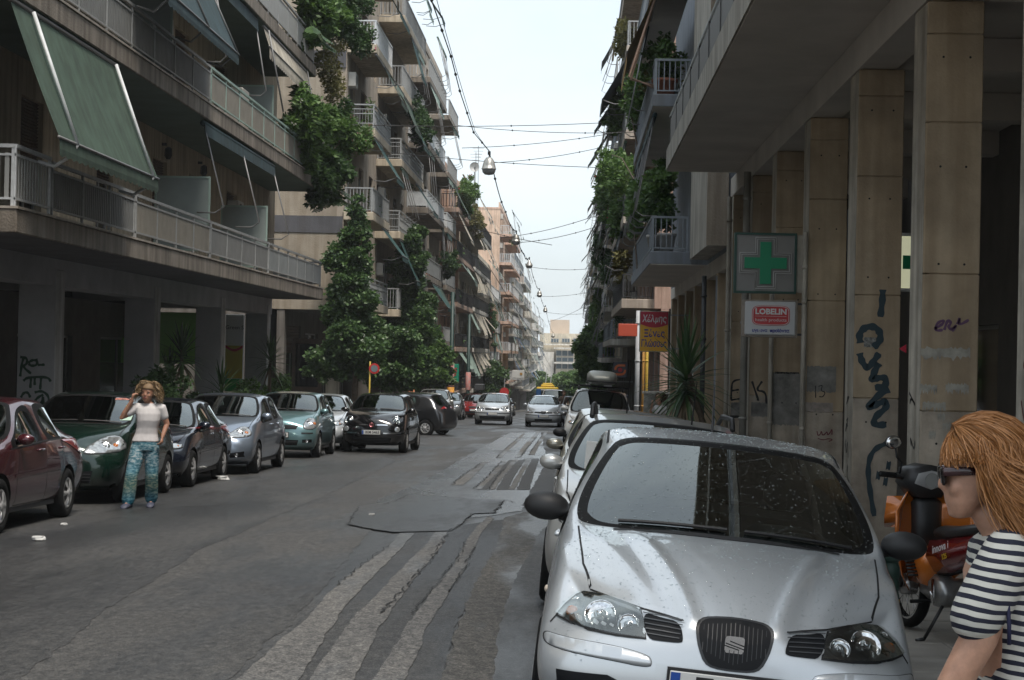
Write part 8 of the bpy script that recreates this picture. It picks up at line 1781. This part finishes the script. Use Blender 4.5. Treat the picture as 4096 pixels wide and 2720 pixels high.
# striped top with wide sleeves
def stripes():
    m, t, b = nodes_of('striped jersey'); N = t.nodes.new; L = t.links.new; tc_ = N('ShaderNodeTexCoord'); sx = N('ShaderNodeSeparateXYZ'); L(tc_.outputs['Object'], sx.inputs[0]); nz_ = N('ShaderNodeTexNoise'); nz_.inputs['Scale'].default_value = 5; L(tc_.outputs['Object'], nz_.inputs['Vector'])
    a1 = N('ShaderNodeMath'); a1.operation = 'MULTIPLY_ADD'; a1.inputs[1].default_value = .03; L(nz_.outputs[0], a1.inputs[0]); L(sx.outputs['Z'], a1.inputs[2]); a0 = N('ShaderNodeMath'); a0.operation = 'MULTIPLY_ADD'; a0.inputs[1].default_value = .12; L(sx.outputs['X'], a0.inputs[0]); L(a1.outputs[0], a0.inputs[2])
    md = N('ShaderNodeMath'); md.operation = 'MULTIPLY'; md.inputs[1].default_value = 1 / .0275; L(a0.outputs[0], md.inputs[0]); fr_ = N('ShaderNodeMath'); fr_.operation = 'FRACT'; L(md.outputs[0], fr_.inputs[0]); r = N('ShaderNodeValToRGB'); r.color_ramp.interpolation = 'CONSTANT'; r.color_ramp.elements[0].color = (.56, .55, .50, 1); r.color_ramp.elements[1].position = .52; r.color_ramp.elements[1].color = (.012, .014, .03, 1); L(fr_.outputs[0], r.inputs[0]); L(r.outputs[0], b.inputs['Base Color']); b.inputs['Roughness'].default_value = .85
    n2 = N('ShaderNodeTexNoise'); n2.inputs['Scale'].default_value = 22; L(tc_.outputs['Object'], n2.inputs['Vector']); bp = N('ShaderNodeBump'); bp.inputs['Strength'].default_value = .35; bp.inputs['Distance'].default_value = .02; L(n2.outputs[0], bp.inputs['Height']); L(bp.outputs[0], b.inputs['Normal']); return m
mb = MB(); rings(mb, [(.62, bx0 + .04, .02, .15, .20), (.8, bx0 + .03, .02, .14, .195), (1.0, bx0 + .02, .02, .115, .18), (zs_ - .12, bx0 - .005, .02, .12, .19), (zs_ - .035, bx0 - .01, .02, .105, .185), (zs_ + .0, bx0 - .0, .02, .075, .125)])
limb(mb, [tuple(lw(wp(960, 830)) + Vector((0, -.12, 0))), tuple(lw(wp(900, 930)) + Vector((0, -.15, 0))), tuple(lw(wp(835, 1060)) + Vector((0, -.16, 0))), tuple(lw(wp(770, 1165)) + Vector((0, -.165, 0)))], [.07, .075, .078, .074]); limb(mb, [(bx0, .16, zs_ - .06), (bx0 + .05, .23, zs_ - .22)], [.075, .075])
link('shirt', remesh(mb, .009, 5, 'shirt'), stripes(), W1, True)
mb = MB(); rings(mb, [(.60, bx0 + .03, .02, .15, .19), (.74, bx0 + .03, .02, .15, .19), (.9, bx0 + .02, .02, .125, .175)]); limb(mb, [(bx0 + .02, -.06, .74), (bx0 - .12, -.07, .42), (bx0 - .09, -.07, .13)], [.105, .08, .06]); limb(mb, [(bx0 + .02, .1, .74), (bx0 + .1, .1, .42), (bx0 + .21, .1, .15)], [.105, .08, .06]); link('trousers', remesh(mb, .012, 3, 'trousers'), mat('jeans', (.03, .04, .07), .85, var=.3, scale=20), W1, True)
for (x, y) in ((bx0 - .13, -.07), (bx0 + .18, .1)): MB().bbox(x - .14, x + .1, y - .045, y + .045, -.0, .08, .03).build('shoe', C_TRIM, W1, True, world=False)
# necklace cord
mb = MB().tube([tuple(lw(wp(*p)) + Vector((0, -.215 if i > 1 else -.17, 0))) for i, p in enumerate(((905, 850), (912, 950), (918, 1080), (925, 1200), (925, 1300)))], .006, 6); mb.build('cord_tie', mat('cord navy', (.012, .014, .05), .7), W1, True, world=False)
# sunglasses
SGL = mat('sunglass frame', (.035, .012, .014), .2, coat=.5)
S = empty('sunglasses', W1.location, 0, 'dark plastic sunglasses worn by the red haired woman', 'sunglasses'); MS = M_
def loc_add(mb, nm, m, par): mb.v = [tuple(MS @ Vector(v)) for v in mb.v]; return mb.build(nm, m, par, True, world=False)
for sg in (-1, 1):
    le = MB().bbox(sg * .006, sg * .075, -.112, -.098, .098, .15, .012); loc_add(le, 'lens', mat('sunglass lens', (.01, .008, .008), .08), S)
    loc_add(MB().bbox(sg * .074, sg * .082, -.108, .02, .124, .148, .003), 'temple', SGL, S)
loc_add(MB().bbox(-.078, .078, -.108, -.1, .142, .154, .003), 'brow_bar', SGL, S)
# hair: smooth crown swept back, long loose ends blown behind
cap = MB(); cap.ell((0, .025, .15), (.092, .118, .112), 22, 14); cap.v = [(x, y if (z > .172 or y > -.01) else -.01, z) for x, y, z in cap.v]; loc_add(cap, 'hair', HR, W1)
rs = random.Random(12); paths = []; top = Vector((0, -.02, .262)); 
for k in range(6500):
    az = rs.uniform(-.32, 3.1416 + .32); fr_ = rs.random() < .16
    st = Vector((rs.gauss(0, .014), -.02 + max(-.045, min(.06, rs.gauss(0, .03))), .262)); out = Vector((math.cos(az) * .1, math.sin(az) * .124 + .022, .165 + rs.uniform(-.03, .04))); L = rs.uniform(.1, .36) * (.6 + .4 * max(0, math.sin(az)) + .2 * rs.random())
    if fr_: a_ = rs.uniform(-1.5, 1.5); out = Vector((0, .012, .15)) + Vector((math.sin(a_) * .82, -math.cos(a_), rs.uniform(.02, .3))).normalized() * .112; L = rs.uniform(0, .012); st.z -= .014
    P = []; wv = rs.uniform(0, 6.28); drift = Vector((rs.uniform(-.02, .02), .05 + rs.uniform(0, .16), 0)); lift = rs.uniform(.0, .02)
    C0 = Vector((0, .012, .15)); v0 = st - C0; v1 = out - C0; l0, l1 = v0.length, v1.length; om = v0.angle(v1)
    for i in range(7):
        t = i / 6; d_ = (v0 / l0 * math.sin((1 - t) * om) + v1 / l1 * math.sin(t * om)) / max(1e-4, math.sin(om)); P.append(C0 + d_ * (l0 + (l1 - l0) * t + .005 + lift * t * (.3 if fr_ else 1)))
    for i in range(1, 8):
        t = i / 7; q = P[6] + Vector((out.x * .1 * t, 0, -L * t)) + drift * t * t * (0 if fr_ else 1) + Vector((math.sin(wv + t * 5), math.cos(wv + t * 5), 0)) * .01 * t * (L > .03); P.append(q)
    paths.append([tuple(MS @ p) for p in P])
ribbons(paths, .0012, 'hair_strands', HR, W1, 8)
ec = MB().ell((-.083, .03, .115), (.012, .016, .012), 8, 6); loc_add(ec, 'hair_clip', mat('hair clip', (.3, .3, .32), .25, .6), W1)
# ================================================================== MOTORBIKE, BOLLARD, LITTER
MBK = empty('motorbike', (2.62, 12.15, zpr(12.1)), R(16), 'orange and red underbone motorbike parked on the pavement by the arcade', 'motorbike')
ORA = paint('paint orange', (.62, .17, .015), .25, .22); REDP = paint('paint dark red', (.22, .012, .014), .2, .22); BLKP = mat('bike black plastic', (.015, .015, .016), .45); ALU = mat('bike alloy', (.35, .35, .35), .35, .8, var=.2, scale=20)
def bk(mb, nm, m, par=None, sm=True): return mb.build(nm, m, par or MBK, sm, world=False)
for yc, nm in ((.62, 'wheel'), (-.62, 'wheel')):
    w_ = bk(MB().lathe([(.235, -.03), (.27, -.045), (.292, -.02), (.295, 0), (.292, .02), (.27, .045), (.235, .03), (.235, -.03)], (0, yc, .295), 32, 'x'), nm, C_TYRE); bk(MB().lathe([(.215, -.025), (.238, -.03), (.238, .03), (.215, .025)], (0, yc, .295), 32, 'x'), 'rim', C_CHROME, w_)
    sp = MB()
    for k in range(18): a = k * math.pi / 9; sp.tube([(.02 * (-1) ** k, yc + .03 * math.cos(a + .5), .295 + .03 * math.sin(a + .5)), (0, yc + .22 * math.cos(a), .295 + .22 * math.sin(a))], .003, 4)
    tag(bk(sp, 'spokes', C_CHROME, w_), kind='stuff'); bk(MB().lathe([(.0, -.05), (.06, -.05), (.06, .05), (.0, .05)], (0, yc, .295), 16, 'x'), 'hub', ALU, w_)
def wing(sg):      # half of the leg shield: curved panel
    rows = []
    for z, xo, y in ((.30, .12, .46), (.42, .22, .38), (.58, .29, .32), (.74, .32, .29), (.88, .31, .30), (1.0, .2, .36)):
        rows.append([(sg * (.06 + (xo - .06) * t), y + .10 * (1 - t) - .10 * t * t, z) for t in np.linspace(0, 1, 6)] + [(sg * (.06 + (xo - .06) * t), y + .10 * (1 - t) - .10 * t * t + .02, z) for t in np.linspace(1, 0, 6)])
    return MB().loft(rows, True, True)
for sg in (-1, 1): bk(wing(sg), 'leg_shield', ORA)
bk(MB().bbox(-.115, .115, .31, .44, .52, .97, .05), 'inner_panel', BLKP); bk(MB().loft([[(x, y, z) for x, z in ((-.09, .36), (.09, .36), (.13, .5), (.1, .62), (-.1, .62), (-.13, .5))] for y in (.15, .44)], True, True), 'lower_cowl', ORA); bk(MB().loft([[(-.26, .5, .8), (.26, .5, .8), (.2, .58, .95), (-.2, .58, .95)], [(-.2, .62, .72), (.2, .62, .72), (.15, .64, .9), (-.15, .64, .9)]], True, True), 'front_cowl', ORA)
for k in range(6): bk(MB().box(-.2, -.13, .22 + .015 * k, .23 + .015 * k, .42 + .022 * k, .435 + .022 * k), 'vent_fin', BLKP)
bk(MB().bbox(-.10, .10, .52, .72, .55, .60, .02).bbox(-.06, .06, .5, .95, .575, .60, .01), 'front_mudguard', ORA); 
for sg in (-1, 1): bk(MB().tube([(sg * .07, .62, .295), (sg * .07, .55, .62), (sg * .06, .48, .85)], .02, 8), 'fork_leg', BLKP)
hb = bk(MB().tube([(-.34, .33, 1.12), (-.2, .38, 1.10), (0, .42, 1.05), (.2, .38, 1.10), (.34, .33, 1.12)], .016, 8), 'handlebar', BLKP)
for sg in (-1, 1):
    bk(MB().tube([(sg * .25, .36, 1.112), (sg * .38, .32, 1.125)], .021, 10), 'grip', C_TYRE, hb); bk(MB().tube([(sg * .2, .40, 1.13), (sg * .36, .38, 1.11)], .006, 5), 'lever', ALU, hb)
    m_ = bk(MB().tube([(sg * .2, .39, 1.12), (sg * .19, .38, 1.2), (sg * .24, .36, 1.24), (sg * .25, .36, 1.30)], .007, 6), 'mirror_stalk', BLKP, hb); 
for sg in (-1, 1):
    mm_ = MB().ell((sg * .27, .36, 1.345), (.066, .02, .048), 16, 10); o = bk(mm_, 'mirror', BLKP); g = MB().ell((sg * .27, .348, 1.345), (.06, .012, .043), 16, 10); bk(g, 'mirror_glass', C_CHROME, o)
cl = bk(MB().loft([[(x * k, y, z) for x, z in ((-.19, 1.06), (-.16, 1.16), (0, 1.19), (.16, 1.16), (.19, 1.06), (.1, .96), (-.1, .96))] for y, k in ((.30, .8), (.36, 1.0), (.5, .95), (.56, .6))], True, True), 'headset', BLKP); bk(MB().loft([[(x * k, .30 - .004 * i, 1.055 + (z - 1.055) * k) for x, z in ((-.13, 1.06), (-.1, 1.13), (0, 1.15), (.1, 1.13), (.13, 1.06), (0, 1.015))] for i, k in ((0, 1), (1, .85))], False, True), 'instrument_rim', mat('rim silver', (.5, .5, .5), .3, .5), cl); bk(MB().lathe([(0, -.002), (.055, -.002)], (0, .292, 1.08), 20, 'y'), 'dial', mat('dial', (.25, .25, .24), .2), cl)
bk(MB().ell((0, .58, 1.02), (.1, .05, .06), 14, 8), 'headlamp', C_LENS)
bk(MB().loft([[(w_ * math.cos(t), y, z + h * math.sin(t)) for t in np.linspace(0, 6.283, 14, endpoint=False)] for y, w_, z, h in ((.12, .05, .72, .03), (.05, .11, .74, .05), (-.15, .13, .75, .055), (-.3, .12, .78, .05), (-.55, .115, .82, .05), (-.72, .07, .84, .03))], True, True), 'seat', mat('seat vinyl', (.02, .02, .021), .45))
for sg in (-1, 1):
    p = bk(MB().loft([[(sg * (x0 + .0), y, z) for x0, z in ((.06, zl_), (.13, (zl_ + zh) / 2), (.10, zh), (.05, zh), (.08, (zl_ + zh) / 2), (.03, zl_))] for y, zl_, zh in ((.12, .46, .68), (-.1, .48, .71), (-.4, .58, .76), (-.75, .68, .82))], True, True), 'side_panel', REDP)
    me = text_mesh('innova i', .075, .001, shear=.25, bold=.001); me.transform(TR(sg * .137, -.10, .655) @ (FACE_LEFT if sg < 0 else FACE_RIGHT) @ Matrix.Rotation(R(16 * (1 if sg < 0 else 1)), 4, 'Z')); link('lettering', me, SW, p)
    me = text_mesh('125', .05, .001, bold=.001); me.transform(TR(sg * .136, -.16, .60) @ (FACE_LEFT if sg < 0 else FACE_RIGHT) @ Matrix.Rotation(R(16), 4, 'Z')); link('lettering', me, YEL, p)
me = text_mesh('HONDA', .032, .001, bold=.001); me.transform(TR(-.19, .245, .60) @ FACE_CAM); link('lettering', me, SW, MBK)
bk(MB().tube([(0, .45, .55), (0, .1, .45), (0, -.3, .55), (0, -.7, .78)], .03, 8), 'frame', BLKP); bk(MB().bbox(-.09, .09, -.02, .32, .26, .44, .05).lathe([(.0, -.11), (.09, -.11), (.1, -.07), (.1, .11), (.0, .12)], (0, .0, .33), 18, 'x'), 'engine', ALU); bk(MB().tube([(.1, .2, .32), (.13, -.1, .24), (.14, -.4, .3), (.14, -.85, .42)], [.02, .025, .045, .045], 10), 'exhaust', C_CHROME)
bk(MB().tube([(-.08, -.05, .25), (-.2, -.02, .02)], .012, 6).tube([(-.2, -.02, .02), (-.26, -.02, .01)], .014, 6), 'side_stand', BLKP); bk(MB().tube([(-.12, .02, .42), (-.17, -.08, .28), (-.2, -.1, .36)], .011, 6), 'kick_lever', C_CHROME)
for sg in (-1, 1): bk(MB().tube([(sg * .09, -.45, .66), (sg * .1, -.62, .3)], [.025, .03], 8), 'shock_absorber', BLKP); bk(MB().tube([(sg * .1, .05, .27), (sg * .27, .05, .27)], .014, 6), 'foot_peg', C_TYRE)
bk(MB().bbox(-.2, .2, -.98, -.62, .9, 1.16, .06), 'top_box', mat('top box', (.035, .037, .04), .5)); bk(MB().box(-.1, .1, -.9, -.6, .86, .9), 'rack', BLKP)
# bollard
BOL = empty('bollard', (2.03, 11.2, zpr(11.2)), 0, 'dark green ribbed plastic bollard with a yellow band between the hatchback and the motorbike', 'bollard'); BG = mat('bollard green', (.02, .05, .04), .5)
bk(MB().lathe([(.07, 0), (.066, .02), (.066, .42), (.06, .425), (.06, .445), (.066, .45), (.066, .50), (.06, .505), (.06, .525), (.066, .53), (.066, .59), (.055, .62), (.06, .63), (.07, .635), (.07, .675), (.06, .69), (.001, .695)], n=20), 'post', BG, BOL); bk(MB().lathe([(.0675, .3), (.0675, .39)], n=20), 'yellow_band', mat('bollard yellow', (.55, .32, .03), .5), BOL)
# litter
WL = mat('paper litter', (.6, .6, .58), .8)
for (u_, v_, s_, lb) in ((222.5, 480.5, .14, 'crumpled white paper cup lying by the wheel of the navy saloon'), (38.5, 541.5, .09, 'flat scrap of white paper on the near left of the road'), (64, 526.5, .05, 'small white scrap behind the wheel of the maroon saloon'), (372, 516.5, .05, 'tiny white scrap on the dark asphalt patch')):
    p = on_ground(u_, v_); q = random.Random(int(u_)); e = empty('litter', (p.x, p.y, zroad(p.x, p.y) + .02), 0, lb, 'litter', 'scraps of litter on the road'); bk(MB().loft([[(s_ * math.cos(t) * q.uniform(.6, 1), s_ * .6 * math.sin(t) * q.uniform(.6, 1), z * s_) for t in np.linspace(0, 6.283, 7, endpoint=False)] for z in (0, .25, .4)], True, True), 'scrap', WL, e, False)
# ================================================================== HAZE
hz = MB().box(-90, 90, -30, 470, -14.5, 26); hm = bpy.data.materials.new('haze air'); hm.use_nodes = True; ht = hm.node_tree; ht.nodes.clear()
ho = ht.nodes.new('ShaderNodeOutputMaterial'); hv = ht.nodes.new('ShaderNodeVolumePrincipled'); hv.inputs['Color'].default_value = (.9, .95, 1, 1); hv.inputs['Density'].default_value = .00033
ht.links.new(hv.outputs[0], ho.inputs['Volume']); tag(hz.build('haze', hm), 'thin pale haze filling the street', kind='stuff')
